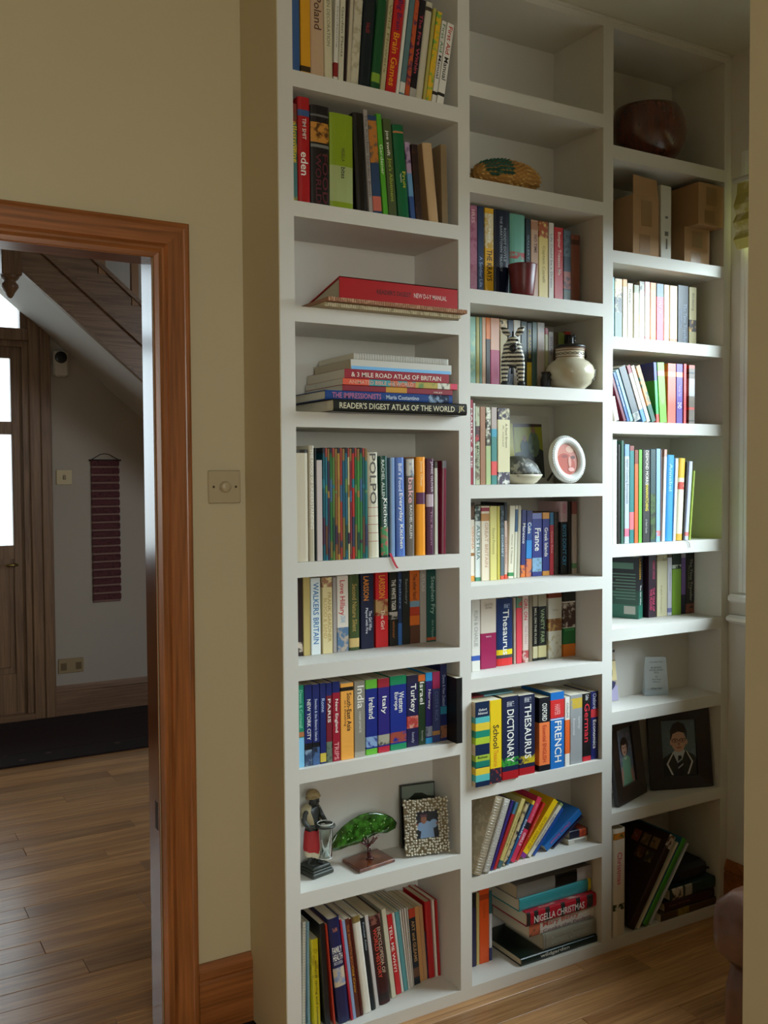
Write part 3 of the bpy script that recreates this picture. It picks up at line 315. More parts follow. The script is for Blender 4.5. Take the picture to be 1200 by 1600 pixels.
['P', 'paperback_book', 0.523, 0.1072, 0.0375, 0.0082, 0.2493, 0.1318, -0.0573, 'd8ccc0', [], [], "thin off-white booklet between red files, twenty-ninth along left bay's bottom shelf", "books on the left bay's bottom shelf", {}],
['H', 'hardback_book', 0.5341, 0.1071, 0.0375, 0.0095, 0.2459, 0.1319, -0.0539, 'a81c20', [], [], "slim red file, thirtieth along left bay's bottom shelf", "books on the left bay's bottom shelf", {}],
['P', 'paperback_book', 0.6565, 0.083, 2.1871, 0.0262, 0.2786, 0.156, 0, 'a86a80/94506a', [], [['IRIS', 0.05, 0.2, 'e0b0b8', 0.4, 0.5]], "mauve pink paperback against the upright, first along middle bay's third shelf", "books on the middle bay's third shelf", {}],
['P', 'paperback_book', 0.6837, 0.083, 2.1871, 0.0235, 0.2793, 0.156, 0, '1f3050', [], [['A Soldier Life', 0.56, 0.9, '8aa0c8', 0.5, 0.5]], "navy paperback with blue lettering, second along middle bay's third shelf", "books on the middle bay's third shelf", {}],
['P', 'paperback_book', 0.7166, 0.083, 2.1871, 0.0338, 0.2775, 0.156, 0, 'e0a824', [[0.06, 0.45, 'd8c8a0/c8a040']], [['THE KRAYS', 0.47, 0.82, '1a1810', 0.5, 0.6], ['Our Story', 0.06, 0.4, 'f4f0e0', 0.5, 0.4]], "yellow crime book with black capitals, third along middle bay's third shelf", "books on the middle bay's third shelf", {}],
['H', 'hardback_book', 0.7678, 0.083, 2.1871, 0.0599, 0.2786, 0.156, 0, '131b30', [], [['RODDY DOYLE', 0.2, 0.58, '9aa0a8', 0.66, 0.16], ['THE BARRYTOWN TRILOGY', 0.07, 0.7, '9aa0a8', 0.42, 0.16]], "thick black navy omnibus with silver capitals, fourth along middle bay's third shelf", "books on the middle bay's third shelf", {}],
['H', 'hardback_book', 0.8304, 0.083, 2.1871, 0.0606, 0.2735, 0.156, 0, '6aa594', [[0.44, 0.52, 'b04a4a/6aa594']], [], "thick aqua green novel with a red flower, fifth along middle bay's third shelf", "books on the middle bay's third shelf", {}],
['P', 'paperback_book', 0.8725, 0.083, 2.1871, 0.0198, 0.2654, 0.156, 0, '1c2a32', [], [['GALLERY', 0.2, 0.5, '8090a0', 0.5, 0.4]], "dark slate paperback behind the cup, sixth along middle bay's third shelf", "books on the middle bay's third shelf", {}],
['P', 'paperback_book', 0.8993, 0.083, 2.1871, 0.03, 0.2641, 0.156, 0, 'c09a80', [[0.02, 0.12, 'a8785c']], [['NO TIME', 0.18, 0.4, '503028', 0.6, 0.4]], "dusty peach paperback above the cup, seventh along middle bay's third shelf", "books on the middle bay's third shelf", {}],
['P', 'paperback_book', 0.936, 0.083, 2.1871, 0.0385, 0.2641, 0.156, 0, 'd8c070', [[0, 0.2, 'a04a20/d8c070'], [0.95, 1, '6a3020']], [['Captain Corelli', 0.3, 0.75, 'a08840', 0.5, 0.4]], "pale yellow paperback with rust pattern at head, eighth along middle bay's third shelf", "books on the middle bay's third shelf", {}],
['P', 'paperback_book', 0.9695, 0.083, 2.1871, 0.0215, 0.2641, 0.156, 0, 'd2ccc0', [], [['Life Could be a Dream', 0.14, 0.8, '808088', 0.5, 0.4]], "white grey paperback with fine lettering, ninth along middle bay's third shelf", "books on the middle bay's third shelf", {}],
['P', 'paperback_book', 1.0013, 0.083, 2.1871, 0.0371, 0.2529, 0.156, 0, 'c01a20', [], [['Bonjour Tristesse Me', 0.06, 0.62, 'f0d8c8', 0.5, 0.45]], "bright red paperback with cream lettering, tenth along middle bay's third shelf", "books on the middle bay's third shelf", {}],
['P', 'paperback_book', 1.0378, 0.083, 2.1871, 0.0309, 0.2482, 0.156, 0, '3a4a5a', [[0.0, 0.35, '5a7080/3a4a5a'], [0.55, 0.78, 'b06a60/4a3a44'], [0.8, 1, '5a6a64']], [], "slate blue paperback with pink and grey pictures, eleventh along middle bay's third shelf", "books on the middle bay's third shelf", {}],
['H', 'hardback_book', 1.0762, 0.083, 2.1871, 0.0386, 0.2377, 0.156, 0, '8a5244', [[0.07, 0.14, '4a2a28']], [], "reddish brown cloth hardback, twelfth along middle bay's third shelf", "books on the middle bay's third shelf", {}],
['P', 'paperback_book', 0.6879, 0.133, 1.9035, 0.0218, 0.2266, 0.106, 0, '8fb8a8/b0c8a8', [], [], "pale mint paperback against the upright, first along middle bay's fourth shelf", "books on the middle bay's fourth shelf", {}],
['P', 'paperback_book', 0.7075, 0.133, 1.9035, 0.0129, 0.2273, 0.106, 0, 'a8a060', [], [], "narrow olive yellow paperback, second along middle bay's fourth shelf", "books on the middle bay's fourth shelf", {}],
['P', 'paperback_book', 0.7192, 0.133, 1.9035, 0.0078, 0.2276, 0.106, 0, '6a9a90', [], [], "very thin sea green paperback, third along middle bay's fourth shelf", "books on the middle bay's fourth shelf", {}],
['P', 'paperback_book', 0.7314, 0.133, 1.9035, 0.014, 0.2279, 0.106, 0, 'd0a88a', [], [], "narrow peach paperback, fourth along middle bay's fourth shelf", "books on the middle bay's fourth shelf", {}],
['P', 'paperback_book', 0.7483, 0.133, 1.9035, 0.0171, 0.2282, 0.106, 0, '3a302c', [[0, 0.3, 'e07c34']], [], "paperback half orange above and charcoal below, fifth along middle bay's fourth shelf", "books on the middle bay's fourth shelf", {}],
['P', 'paperback_book', 0.7761, 0.133, 1.9035, 0.0359, 0.2284, 0.106, 0, 'b02a5a', [[0, 0.45, 'd8a48a']], [], "paperback with peach head and magenta lower half, sixth along middle bay's fourth shelf", "books on the middle bay's fourth shelf", {}],
['P', 'paperback_book', 0.8115, 0.133, 1.9035, 0.03, 0.2277, 0.106, 0, 'a8945c', [[0.02, 0.16, 'e0c8a0/403020']], [['The Widows', 0.42, 0.7, 'd8c8a0', 0.6, 0.5]], "khaki paperback with a printed eye at head, seventh along middle bay's fourth shelf", "books on the middle bay's fourth shelf", {}],
['P', 'paperback_book', 0.8398, 0.133, 1.9035, 0.0219, 0.2268, 0.106, 0, '2c3448', [], [], "dark slate paperback behind zebra, eighth along middle bay's fourth shelf", "books on the middle bay's fourth shelf", {}],
['P', 'paperback_book', 0.8664, 0.133, 1.9035, 0.0285, 0.2286, 0.106, 0, 'cfc8bc', [], [], "white grey paperback above the zebra, ninth along middle bay's fourth shelf", "books on the middle bay's fourth shelf", {}],
['P', 'paperback_book', 0.8952, 0.133, 1.9035, 0.0244, 0.2268, 0.106, 0, '3a4848', [], [], "grey green paperback behind zebra, tenth along middle bay's fourth shelf", "books on the middle bay's fourth shelf", {}],
['P', 'paperback_book', 0.9184, 0.133, 1.9035, 0.0192, 0.2237, 0.106, 0, '2a2c2c', [[0.58, 1, 'd8b838']], [['MURAKAMI', 0.1, 0.52, 'c8b048', 0.5, 0.5]], "black paperback with yellow lower half, eleventh along middle bay's fourth shelf", "books on the middle bay's fourth shelf", {}],
['P', 'paperback_book', 0.9402, 0.133, 1.9035, 0.0193, 0.2283, 0.106, 0, '4a6258', [], [], "sage grey paperback, twelfth along middle bay's fourth shelf", "books on the middle bay's fourth shelf", {}],
['P', 'paperback_book', 0.9675, 0.133, 1.9035, 0.0305, 0.2287, 0.106, 0, 'c4b4a8', [[0.0, 0.14, 'b8b0a8']], [], "off-white pinkish paperback, thirteenth along middle bay's fourth shelf", "books on the middle bay's fourth shelf", {}],
['P', 'paperback_book', 0.9915, 0.133, 1.9035, 0.0135, 0.2123, 0.106, 0, 'b8b484', [[0, 0.1, 'a83038']], [], "narrow paperback with red head, fourteenth along middle bay's fourth shelf", "books on the middle bay's fourth shelf", {}],
['P', 'paperback_book', 1.011, 0.133, 1.9035, 0.0214, 0.2006, 0.106, 0, 'b0a8a0', [], [['SOLAR', 0.08, 0.4, '6a5a7a', 0.5, 0.5]], "mottled grey paperback with violet letters, fifteenth along middle bay's fourth shelf", "books on the middle bay's fourth shelf", {}],
['P', 'paperback_book', 1.0331, 0.133, 1.9035, 0.0177, 0.201, 0.106, 0, '5a4a30', [], [], "brown olive paperback above the pot, sixteenth along middle bay's fourth shelf", "books on the middle bay's fourth shelf", {}],
['P', 'paperback_book', 1.0567, 0.133, 1.9035, 0.0268, 0.2019, 0.106, 0, '7c8a44', [], [], "green paperback above the pot, seventeenth along middle bay's fourth shelf", "books on the middle bay's fourth shelf", {}],
['P', 'paperback_book', 1.0857, 0.133, 1.9035, 0.0237, 0.2067, 0.106, 0, '1a1616', [[0, 0.05, 'c03a2a']], [], "black paperback with red head above the pot, eighteenth along middle bay's fourth shelf", "books on the middle bay's fourth shelf", {}],
['P', 'paperback_book', 0.5947, 0.012, 1.5942, 0.0122, 0.2594, 0.166, 0, '94283a', [], [['MARLEY & ME', 0.1, 0.8, 'e8d8d8', 0.5, 0.5]], "narrow crimson paperback with white lettering against upright, first along middle bay's fifth shelf", "books on the middle bay's fifth shelf", {}],
['P', 'paperback_book', 0.6053, 0.012, 1.5942, 0.0064, 0.2489, 0.1593, 0, 'd8dcd4', [], [], "very thin white paperback, second along middle bay's fifth shelf", "books on the middle bay's fifth shelf", {}],
['P', 'paperback_book', 0.6178, 0.012, 1.5942, 0.0161, 0.2394, 0.1532, 0, 'b8bc9c/7a6a5a', [[0.25, 0.45, '503838/c04848']], [['MATILDA', 0.5, 0.8, '5a6a48', 0.5, 0.5]], "pale green paperback with small photo, third along middle bay's fifth shelf", "books on the middle bay's fifth shelf", {}],
['P', 'paperback_book', 0.6375, 0.012, 1.5942, 0.0196, 0.2388, 0.1528, 0, 'a5785c', [], [], "rosy brown paperback, fourth along middle bay's fifth shelf", "books on the middle bay's fifth shelf", {}],
['P', 'paperback_book', 0.6585, 0.012, 1.5942, 0.0188, 0.2387, 0.1528, 0, 'b4c48e', [[0, 0.5, '504c40/d8d8c0']], [['Birds', 0.05, 0.35, 'efe8d8', 0.5, 0.5]], "light green paperback with black upper strip, fifth along middle bay's fifth shelf", "books on the middle bay's fifth shelf", {}],
['P', 'paperback_book', 0.6808, 0.012, 1.5942, 0.0214, 0.2386, 0.1527, 0, '4a8a84', [[0, 0.28, 'b8a8a0'], [0.28, 0.38, '48a0b8'], [0.7, 0.88, 'e85a58']], [], "teal paperback with lilac head and coral label, sixth along middle bay's fifth shelf", "books on the middle bay's fifth shelf", {}],
['P', 'paperback_book', 0.7184, 0.012, 1.5942, 0.0472, 0.2369, 0.1516, 0, 'e2d8ae', [[0, 0.15, '3a2c3c/e2d8ae'], [0.84, 1, '4a4050/e2e0d8']], [['A Fool Errant', 0.2, 0.52, '7a7058', 0.7, 0.16], ['A novel', 0.22, 0.5, 'a09878', 0.45, 0.12]], "thick cream novel with dark flowers at both ends, seventh along middle bay's fifth shelf", "books on the middle bay's fifth shelf", {}],
['P', 'paperback_book', 0.6731, 0.117, 1.2835, 0.0158, 0.2532, 0.127, 0, 'e8dccc', [[0, 0.22, '6a4a34/202020'], [0.93, 1, 'e09a40'], [0.64, 0.68, 'a07040']], [['VIENNA', 0.3, 0.6, 'd8a078', 0.5, 0.6]], "white guide with orange lettering against the upright, first along middle bay's sixth shelf", "books on the middle bay's sixth shelf", {}],
['P', 'paperback_book', 0.6923, 0.1137, 1.2835, 0.0213, 0.2407, 0.1303, 0, 'd4d8d4', [[0, 0.2, '404c4c/a8b0a8'], [0.95, 1, '4a8a6a']], [['AUSTRIA', 0.25, 0.72, '607a74', 0.5, 0.62]], "white guide with grey green capitals and mountain photo, second along middle bay's sixth shelf", "books on the middle bay's sixth shelf", {}],
['P', 'paperback_book', 0.719, 0.1096, 1.2835, 0.0311, 0.2403, 0.1344, 0, 'e0d0b8', [[0.02, 0.07, 'a03a4a'], [0.1, 0.2, 'c08a50']], [['GREAT BRITAIN', 0.22, 0.82, 'c09878', 0.6, 0.4]], "cream guide with a small flag and tan capitals, third along middle bay's sixth shelf", "books on the middle bay's sixth shelf", {}],
['P', 'paperback_book', 0.7488, 0.1069, 1.2835, 0.0272, 0.2397, 0.1371, 0, 'd8cc7c', [], [['Encore Provence', 0.3, 0.65, 'a89c58', 0.5, 0.4]], "soft yellow paperback with faint lettering, fourth along middle bay's sixth shelf", "books on the middle bay's sixth shelf", {}],
['P', 'paperback_book', 0.7689, 0.1061, 1.2835, 0.0106, 0.2392, 0.1379, 0, 'c8b850', [], [], "narrow mustard paperback, fifth along middle bay's sixth shelf", "books on the middle bay's sixth shelf", {}],
['P', 'paperback_book', 0.7856, 0.1085, 1.2835, 0.0143, 0.2409, 0.1355, 0, '5a6a74', [[0.0, 0.3, '2a3038/5a6a74'], [0.95, 1, 'e0604a']], [['DORSET', 0.4, 0.7, 'c0c8d0', 0.5, 0.5]], "slate grey guidebook with thin white lettering, sixth along middle bay's sixth shelf", "books on the middle bay's sixth shelf", {}],
['P', 'paperback_book', 0.803, 0.1128, 1.2835, 0.0112, 0.2508, 0.1312, 0, 'd4b8a8', [[0, 0.24, '1c1c20'], [0.94, 1, 'e05030']], [['Chicken', 0.45, 0.8, 'a06858', 0.5, 0.4]], "narrow pale pink paperback with black head, seventh along middle bay's sixth shelf", "books on the middle bay's sixth shelf", {}],
['P', 'paperback_book', 0.8252, 0.1157, 1.2835, 0.0219, 0.2391, 0.1283, 0.0365, 'e4dcc4', [[0.92, 0.97, '3a8a50']], [['Homer & Odyssey', 0.4, 0.8, '8a8060', 0.5, 0.35]], "ivory paperback with green emblem at foot, eighth along middle bay's sixth shelf", "books on the middle bay's sixth shelf", {}],
['P', 'paperback_book', 0.8441, 0.1165, 1.2835, 0.0109, 0.2386, 0.1275, 0.0325, 'd8d4c0', [[0.05, 0.36, '3a5a7c']], [], "thin ivory paperback with blue photo, ninth along middle bay's sixth shelf", "books on the middle bay's sixth shelf", {}],
['P', 'paperback_book', 0.8579, 0.1174, 1.2835, 0.0125, 0.2391, 0.1266, 0.0292, 'c0b8a0', [], [], "narrow stone coloured paperback, tenth along middle bay's sixth shelf", "books on the middle bay's sixth shelf", {}],
['P', 'paperback_book', 0.8823, 0.1239, 1.2835, 0.0191, 0.2237, 0.1201, 0.0261, '2a2c6c', [[0.82, 1, 'e07a30/5a3a5a']], [['Morocco', 0.2, 0.5, 'f2efe6', 0.5, 0.6]], "navy guidebook lettered Morocco with orange picture foot, eleventh along middle bay's sixth shelf", "books on the middle bay's sixth shelf", {}],
['P', 'paperback_book', 0.9077, 0.1255, 1.2835, 0.0241, 0.221, 0.1185, 0.0231, '1e4a94', [[0, 0.18, '24246c'], [0.45, 0.72, '2f8ad0'], [0.73, 1, 'd87a48/2a3a7a']], [['Cuba', 0.18, 0.35, 'f2efe6', 0.5, 0.6]], "blue guidebook lettered Cuba with bright sky middle, twelfth along middle bay's sixth shelf", "books on the middle bay's sixth shelf", {}],
['P', 'paperback_book', 0.946, 0.1279, 1.2835, 0.0416, 0.2118, 0.1161, 0, '2c3484', [[0, 0.09, '7a80b8'], [0.71, 0.93, '8ab4d8/6a7a60']], [['France', 0.24, 0.6, 'f2efe6', 0.55, 0.6]], "thick indigo guidebook lettered France, thirteenth along middle bay's sixth shelf", "books on the middle bay's sixth shelf", {}],
['P', 'paperback_book', 0.9848, 0.128, 1.2835, 0.0297, 0.2128, 0.116, 0, '2a3080', [[0, 0.1, 'e09a40'], [0.93, 1, 'e09a40']], [['Greek Islands', 0.24, 0.7, 'f2efe6', 0.5, 0.5]], "navy guidebook lettered Greek Islands with orange ends, fourteenth along middle bay's sixth shelf", "books on the middle bay's sixth shelf", {}],
['P', 'paperback_book', 1.0102, 0.128, 1.2835, 0.0171, 0.212, 0.116, 0, 'b82834', [[0, 0.2, '2a6a90']], [['Costa Rica', 0.3, 0.65, 'd89090', 0.5, 0.5]], "slim red guidebook with blue head, fifteenth along middle bay's sixth shelf", "books on the middle bay's sixth shelf", {}],
['P', 'paperback_book', 1.0299, 0.128, 1.2835, 0.0183, 0.2137, 0.116, 0, '40342c/28201c', [], [], "dark patterned paperback, sixteenth along middle bay's sixth shelf", "books on the middle bay's sixth shelf", {}],
['P', 'paperback_book', 1.0591, 0.1214, 1.2835, 0.0281, 0.249, 0.1226, 0, '1c2024', [[0, 0.28, 'd8b8c0']], [['GIRLS', 0.03, 0.16, 'e070a0', 0.5, 0.5], ["BOYS DON'T CRY", 0.32, 0.88, '58a8d8', 0.5, 0.6]], "taller black paperback with pink head and blue capitals, seventeenth along middle bay's sixth shelf", "books on the middle bay's sixth shelf", {}],
['P', 'paperback_book', 1.0795, 0.1143, 1.2835, 0.0114, 0.25, 0.1297, 0, '241c18', [], [], "narrow black brown paperback, eighteenth along middle bay's sixth shelf", "books on the middle bay's sixth shelf", {}],
['P', 'paperback_book', 1.0948, 0.108, 1.2835, 0.018, 0.2477, 0.136, 0, 'b0a094', [[0.0, 0.17, '8a4a44'], [0.85, 0.92, '5a8a5a']], [['Chocolat', 0.25, 0.6, 'c8b8a8', 0.5, 0.4]], "beige paperback with red head and green foot, nineteenth along middle bay's sixth shelf", "books on the middle bay's sixth shelf", {}],
['P', 'paperback_book', 0.6645, 0.0883, 0.998, 0.0317, 0.2289, 0.1465, 0, 'd8d4cc', [[0.78, 0.85, '3858a8']], [['RUN & CHARLIE', 0.15, 0.65, 'a8a49c', 0.5, 0.45]], "white paperback with blue label and grey capitals at upright, first along middle bay's seventh shelf", "books on the middle bay's seventh shelf", {}],
['P', 'paperback_book', 0.7269, 0.1055, 0.998, 0.0612, 0.2258, 0.1385, 0, 'dccfc0', [[0.49, 1, '9c1c50']], [['Collected Works', 0.05, 0.1, 'a09080', 0.5, 0.5], ['Stories', 0.1, 0.14, 'a09080', 0.5, 0.4], ['MARCH', 0.53, 0.55, 'f0d8e0', 0.5, 0.3]], "boxed set with cream top and framed magenta panel, second along middle bay's seventh shelf", "books on the middle bay's seventh shelf", {'horiz': 1}],
['H', 'hardback_book', 0.8017, 0.1165, 0.998, 0.0649, 0.2207, 0.1275, 0, '1c3468', [[0.76, 0.84, 'e8d020'], [0.84, 0.89, '404048'], [0.89, 1, 'd82a2a']], [['Oxford', 0.08, 0.14, 'b8c8e8', 0.62, 0.4], ['Thesaurus', 0.16, 0.84, 'f2efe6', 0.55, 0.38]], "thick blue reference book with white serif title, third along middle bay's seventh shelf", "books on the middle bay's seventh shelf", {}],
['P', 'paperback_book', 0.8448, 0.1197, 0.998, 0.0093, 0.2205, 0.1243, 0, 'b8a494', [], [], "thin beige booklet, fourth along middle bay's seventh shelf", "books on the middle bay's seventh shelf", {}],
['P', 'paperback_book', 0.8634, 0.1201, 0.998, 0.0222, 0.223, 0.1239, 0, 'e84858', [[0, 0.17, '5a8a70/c05040']], [], "coral pink paperback with floral head, fifth along middle bay's seventh shelf", "books on the middle bay's seventh shelf", {}],
['P', 'paperback_book', 0.8918, 0.122, 0.998, 0.0246, 0.2227, 0.122, 0, 'e0ccc0', [[0.82, 1, 'b85050/e0ccc0']], [['GIRL ON', 0.04, 0.36, 'c83038', 0.5, 0.6], ['THE TRAIN', 0.45, 0.72, 'c8a0a0', 0.5, 0.4]], "white paperback with red capitals and flower foot, sixth along middle bay's seventh shelf", "books on the middle bay's seventh shelf", {}],
['P', 'paperback_book', 0.9148, 0.1236, 0.998, 0.0139, 0.2218, 0.1204, 0, '8a7a64', [], [], "narrow taupe paperback, seventh along middle bay's seventh shelf", "books on the middle bay's seventh shelf", {}],
['P', 'paperback_book', 0.9359, 0.1252, 0.998, 0.0206, 0.2218, 0.1188, 0, '1c1a16', [[0, 0.17, 'a89c84'], [0.78, 0.96, 'cfc49c']], [['MILL ON THE FLOSS', 0.2, 0.74, 'c8c0a8', 0.5, 0.4]], "black classic paperback with cream ends, eighth along middle bay's seventh shelf", "books on the middle bay's seventh shelf", {}],
['P', 'paperback_book', 0.9682, 0.1275, 0.998, 0.0352, 0.2216, 0.1165, 0, '16160f', [[0, 0.18, 'a8a088'], [0.78, 0.96, 'd0c490']], [['VANITY FAIR', 0.22, 0.74, '98a878', 0.5, 0.45]], "thick black classic with gold ends and green capitals, ninth along middle bay's seventh shelf", "books on the middle bay's seventh shelf", {}],
['P', 'paperback_book', 1.0261, 0.13, 0.998, 0.0591, 0.2217, 0.114, 0, 'd4cfc0', [[0, 0.07, '8a3a20'], [0.39, 0.58, '8a5a38/c0a060'], [0.65, 1, 'd4cfc0/c0b088']], [['The Diary', 0.24, 0.28, 'a09a88', 0.5, 0.4]], "thick pale biography with red head and small portrait, tenth along middle bay's seventh shelf", "books on the middle bay's seventh shelf", {'horiz': 1}],
['P', 'paperback_book', 1.0902, 0.13, 0.998, 0.0541, 0.2232, 0.114, 0, 'efe8dc', [[0, 0.15, '26241f'], [0.17, 0.55, '4a3028/cfc4b8'], [0.56, 0.81, '1c6a34'], [0.81, 1, 'e07c28']], [['MEMOIR', 0.57, 0.61, '58a868', 0.5, 0.7]], "thick biography with portrait, green and orange bands, eleventh along middle bay's seventh shelf", "books on the middle bay's seventh shelf", {'horiz': 1}],
['P', 'paperback_book', 0.612, -0.018, 0.6664, 0.0541, 0.2626, 0.1681, 0, '14284a', [[0.18, 0.25, '58b8b8'], [0.25, 0.34, 'e8c83c'], [0.34, 0.42, '1c8a70'], [0.42, 0.5, 'b0c838'], [0.63, 0.7, 'a8c040'], [0.7, 0.77, '1c7a68'], [0.78, 0.86, 'e8c83c'], [0.86, 0.94, '58b8b8']], [['Oxford', 0.08, 0.11, 'e8e8e8', 0.5, 0.5], ['Advanced', 0.12, 0.15, 'e8e8e8', 0.5, 0.6], ['Business', 0.64, 0.67, '284020', 0.5, 0.6]], "striped dictionary in navy, teal, yellow and lime, first along middle bay's eighth shelf", "books on the middle bay's eighth shelf", {'side': 'd8c8ac', 'horiz': 1}],
['P', 'paperback_book', 0.6659, -0.014, 0.6664, 0.0432, 0.2603, 0.1666, 0, 'f0cc20', [[0.82, 1, '2a2838/c84030']], [['School', 0.3, 0.58, '2a2418', 0.5, 0.5], ['Thesaurus', 0.6, 0.8, 'e09020', 0.5, 0.38]], "bright yellow school thesaurus with striped foot, second along middle bay's eighth shelf", "books on the middle bay's eighth shelf", {}],
['P', 'paperback_book', 0.7284, -0.006, 0.6664, 0.0639, 0.2623, 0.16, 0, '1c2444', [[0.74, 0.84, '3aa03a/1c2444'], [0.9, 1, 'b01c24']], [['Oxford', 0.06, 0.12, 'd0d0d8', 0.5, 0.55], ['DICTIONARY', 0.16, 0.8, 'f2efe6', 0.5, 0.42]], "navy dictionary with white title and red foot, third along middle bay's eighth shelf", "books on the middle bay's eighth shelf", {}],
['P', 'paperback_book', 0.8027, 0.004, 0.6664, 0.0641, 0.2562, 0.15, 0, '1c2240', [[0.76, 0.86, 'c8b020/1c2240'], [0.91, 1, 'b01c24']], [['Oxford', 0.03, 0.09, 'd0d0d8', 0.55, 0.6], ['THESAURUS', 0.12, 0.8, 'f2efe6', 0.55, 0.42]], "navy thesaurus with white title and red foot, fourth along middle bay's eighth shelf", "books on the middle bay's eighth shelf", {}],
['P', 'paperback_book', 0.8741, 0.004, 0.6664, 0.0444, 0.2393, 0.15, 0, '17161e', [[0.34, 0.92, 'f08048']], [['OXFORD', 0.08, 0.32, 'f2efe6', 0.5, 0.45], ['Essential ENGLISH', 0.38, 0.88, 'b83020', 0.5, 0.35]], "black dictionary with torn orange label, fifth along middle bay's eighth shelf", "books on the middle bay's eighth shelf", {'side': '17161e'}],
['P', 'paperback_book', 0.9278, 0.004, 0.6664, 0.0581, 0.2503, 0.15, 0, '1f70c0', [[0.1, 0.34, 'd83030'], [0.35, 0.36, 'f2efe6']], [['FRENCH', 0.38, 0.92, 'f2efe6', 0.55, 0.5], ['HARPER', 0.16, 0.3, 'f0a0a0', 0.5, 0.4]], "thick blue French dictionary with red panel, sixth along middle bay's eighth shelf", "books on the middle bay's eighth shelf", {}],
['P', 'paperback_book', 0.9711, 0.0045, 0.6664, 0.0206, 0.228, 0.1459, 0, 'e8e4dc', [[0.33, 0.82, 'e86a30']], [['COLLINS', 0.08, 0.3, '808080', 0.5, 0.4]], "slim white dictionary with orange strip, seventh along middle bay's eighth shelf", "books on the middle bay's eighth shelf", {}],
['P', 'paperback_book', 1.0145, 0.0097, 0.6664, 0.052, 0.2299, 0.1443, 0, '9a9c9e', [[0.05, 0.2, 'd0b040/9a9c9e']], [['Cambridge', 0.32, 0.5, 'd8d8d8', 0.7, 0.2], ['Essential', 0.34, 0.58, 'd8d8d8', 0.3, 0.16]], "thick silver grey dictionary with sun symbol, eighth along middle bay's eighth shelf", "books on the middle bay's eighth shelf", {}],
['P', 'paperback_book', 1.0645, 0.014, 0.6664, 0.0359, 0.2274, 0.14, 0, '151315', [[0.93, 1, 'c82430']], [['Collins', 0.02, 0.1, 'd8d8d8', 0.5, 0.4], ['German', 0.15, 0.72, 'd83040', 0.5, 0.62]], "black German dictionary with red title and foot, ninth along middle bay's eighth shelf", "books on the middle bay's eighth shelf", {}],
['P', 'paperback_book', 1.1008, 0.0169, 0.6664, 0.033, 0.2293, 0.1371, 0, '1c2468', [[0.26, 0.38, 'd83a44']], [['Oxford', 0.03, 0.25, 'c8ccd8', 0.5, 0.5], ['Economics', 0.42, 0.84, 'f2efe6', 0.5, 0.45]], "navy economics dictionary with red label, tenth along middle bay's eighth shelf", "books on the middle bay's eighth shelf", {}],
['P', 'spiral_notebook', 0.6027, 0.0, 0.38, 0.0299, 0.2455, 0.154, 0.3578, 'a8987c/c0b094', [], [], "leaning beige marbled ring-bound notebook, first along middle bay's ninth shelf", "books on the middle bay's ninth shelf", {'spiral': 1}],
['P', 'spiral_notebook', 0.6381, 0.002, 0.38, 0.0247, 0.2318, 0.1484, 0.3717, 'c8c4bc', [], [], "leaning white ring-bound notebook with ruled edges, second along middle bay's ninth shelf", "books on the middle bay's ninth shelf", {'spiral': 1}],
['P', 'paperback_book', 0.6669, 0.011, 0.38, 0.009, 0.2234, 0.143, 0.3907, '3a2c78', [], [], "thin violet booklet, third along middle bay's ninth shelf", "books on the middle bay's ninth shelf", {}],
['P', 'paperback_book', 0.6793, 0.0115, 0.38, 0.0107, 0.2168, 0.1387, 0.4267, 'b82c2c', [[0, 0.18, '4a7a98']], [], "thin red leaning booklet with blue head, fourth along middle bay's ninth shelf", "books on the middle bay's ninth shelf", {}],
['P', 'paperback_book', 0.6976, 0.0132, 0.38, 0.0159, 0.225, 0.1408, 0.4556, 'd0c078', [[0.9, 1, '4a6a70']], [['Wish me luck as you go', 0.2, 0.7, '6a6040', 0.5, 0.45]], "pale yellow leaning novel with small lettering, fifth along middle bay's ninth shelf", "books on the middle bay's ninth shelf", {}],
['P', 'paperback_book', 0.7195, 0.0173, 0.38, 0.0132, 0.2079, 0.1331, 0.4932, 'c8b890/2c2c34', [], [], "cream leaning paperback with black blots, sixth along middle bay's ninth shelf", "books on the middle bay's ninth shelf", {}],
['P', 'paperback_book', 0.7361, 0.0197, 0.38, 0.0102, 0.2153, 0.1343, 0.5296, '2a5a90', [[0, 0.06, 'e0c040']], [['DIARY', 0.3, 0.6, 'd8e0f0', 0.5, 0.6]], "thin blue leaning paperback with yellow tips, seventh along middle bay's ninth shelf", "books on the middle bay's ninth shelf", {}],
['P', 'paperback_book', 0.758, 0.0239, 0.38, 0.0193, 0.2213, 0.1301, 0.5454, 'd8385a', [[0.4, 0.5, '2a2028']], [['JACQUELINE', 0.1, 0.4, 'f0a0b0', 0.5, 0.4], ['GIRLS', 0.55, 0.75, 'f0e0e8', 0.5, 0.5]], "raspberry pink leaning paperback, eighth along middle bay's ninth shelf", "books on the middle bay's ninth shelf", {}],
['P', 'paperback_book', 0.7792, 0.026, 0.38, 0.01, 0.2025, 0.128, 0.5984, 'c83028', [], [['Horrid Henry', 0.2, 0.6, 'f0b080', 0.5, 0.5]], "thin scarlet leaning paperback, ninth along middle bay's ninth shelf", "books on the middle bay's ninth shelf", {}],
['P', 'paperback_book', 0.8068, 0.0323, 0.38, 0.0214, 0.2144, 0.1217, 0.7143, 'f0c818', [[0.93, 1, '80288a']], [['SECRET DIARY OF', 0.3, 0.85, 'a88a10', 0.5, 0.5]], "bright yellow leaning paperback with purple foot, tenth along middle bay's ninth shelf", "books on the middle bay's ninth shelf", {}],
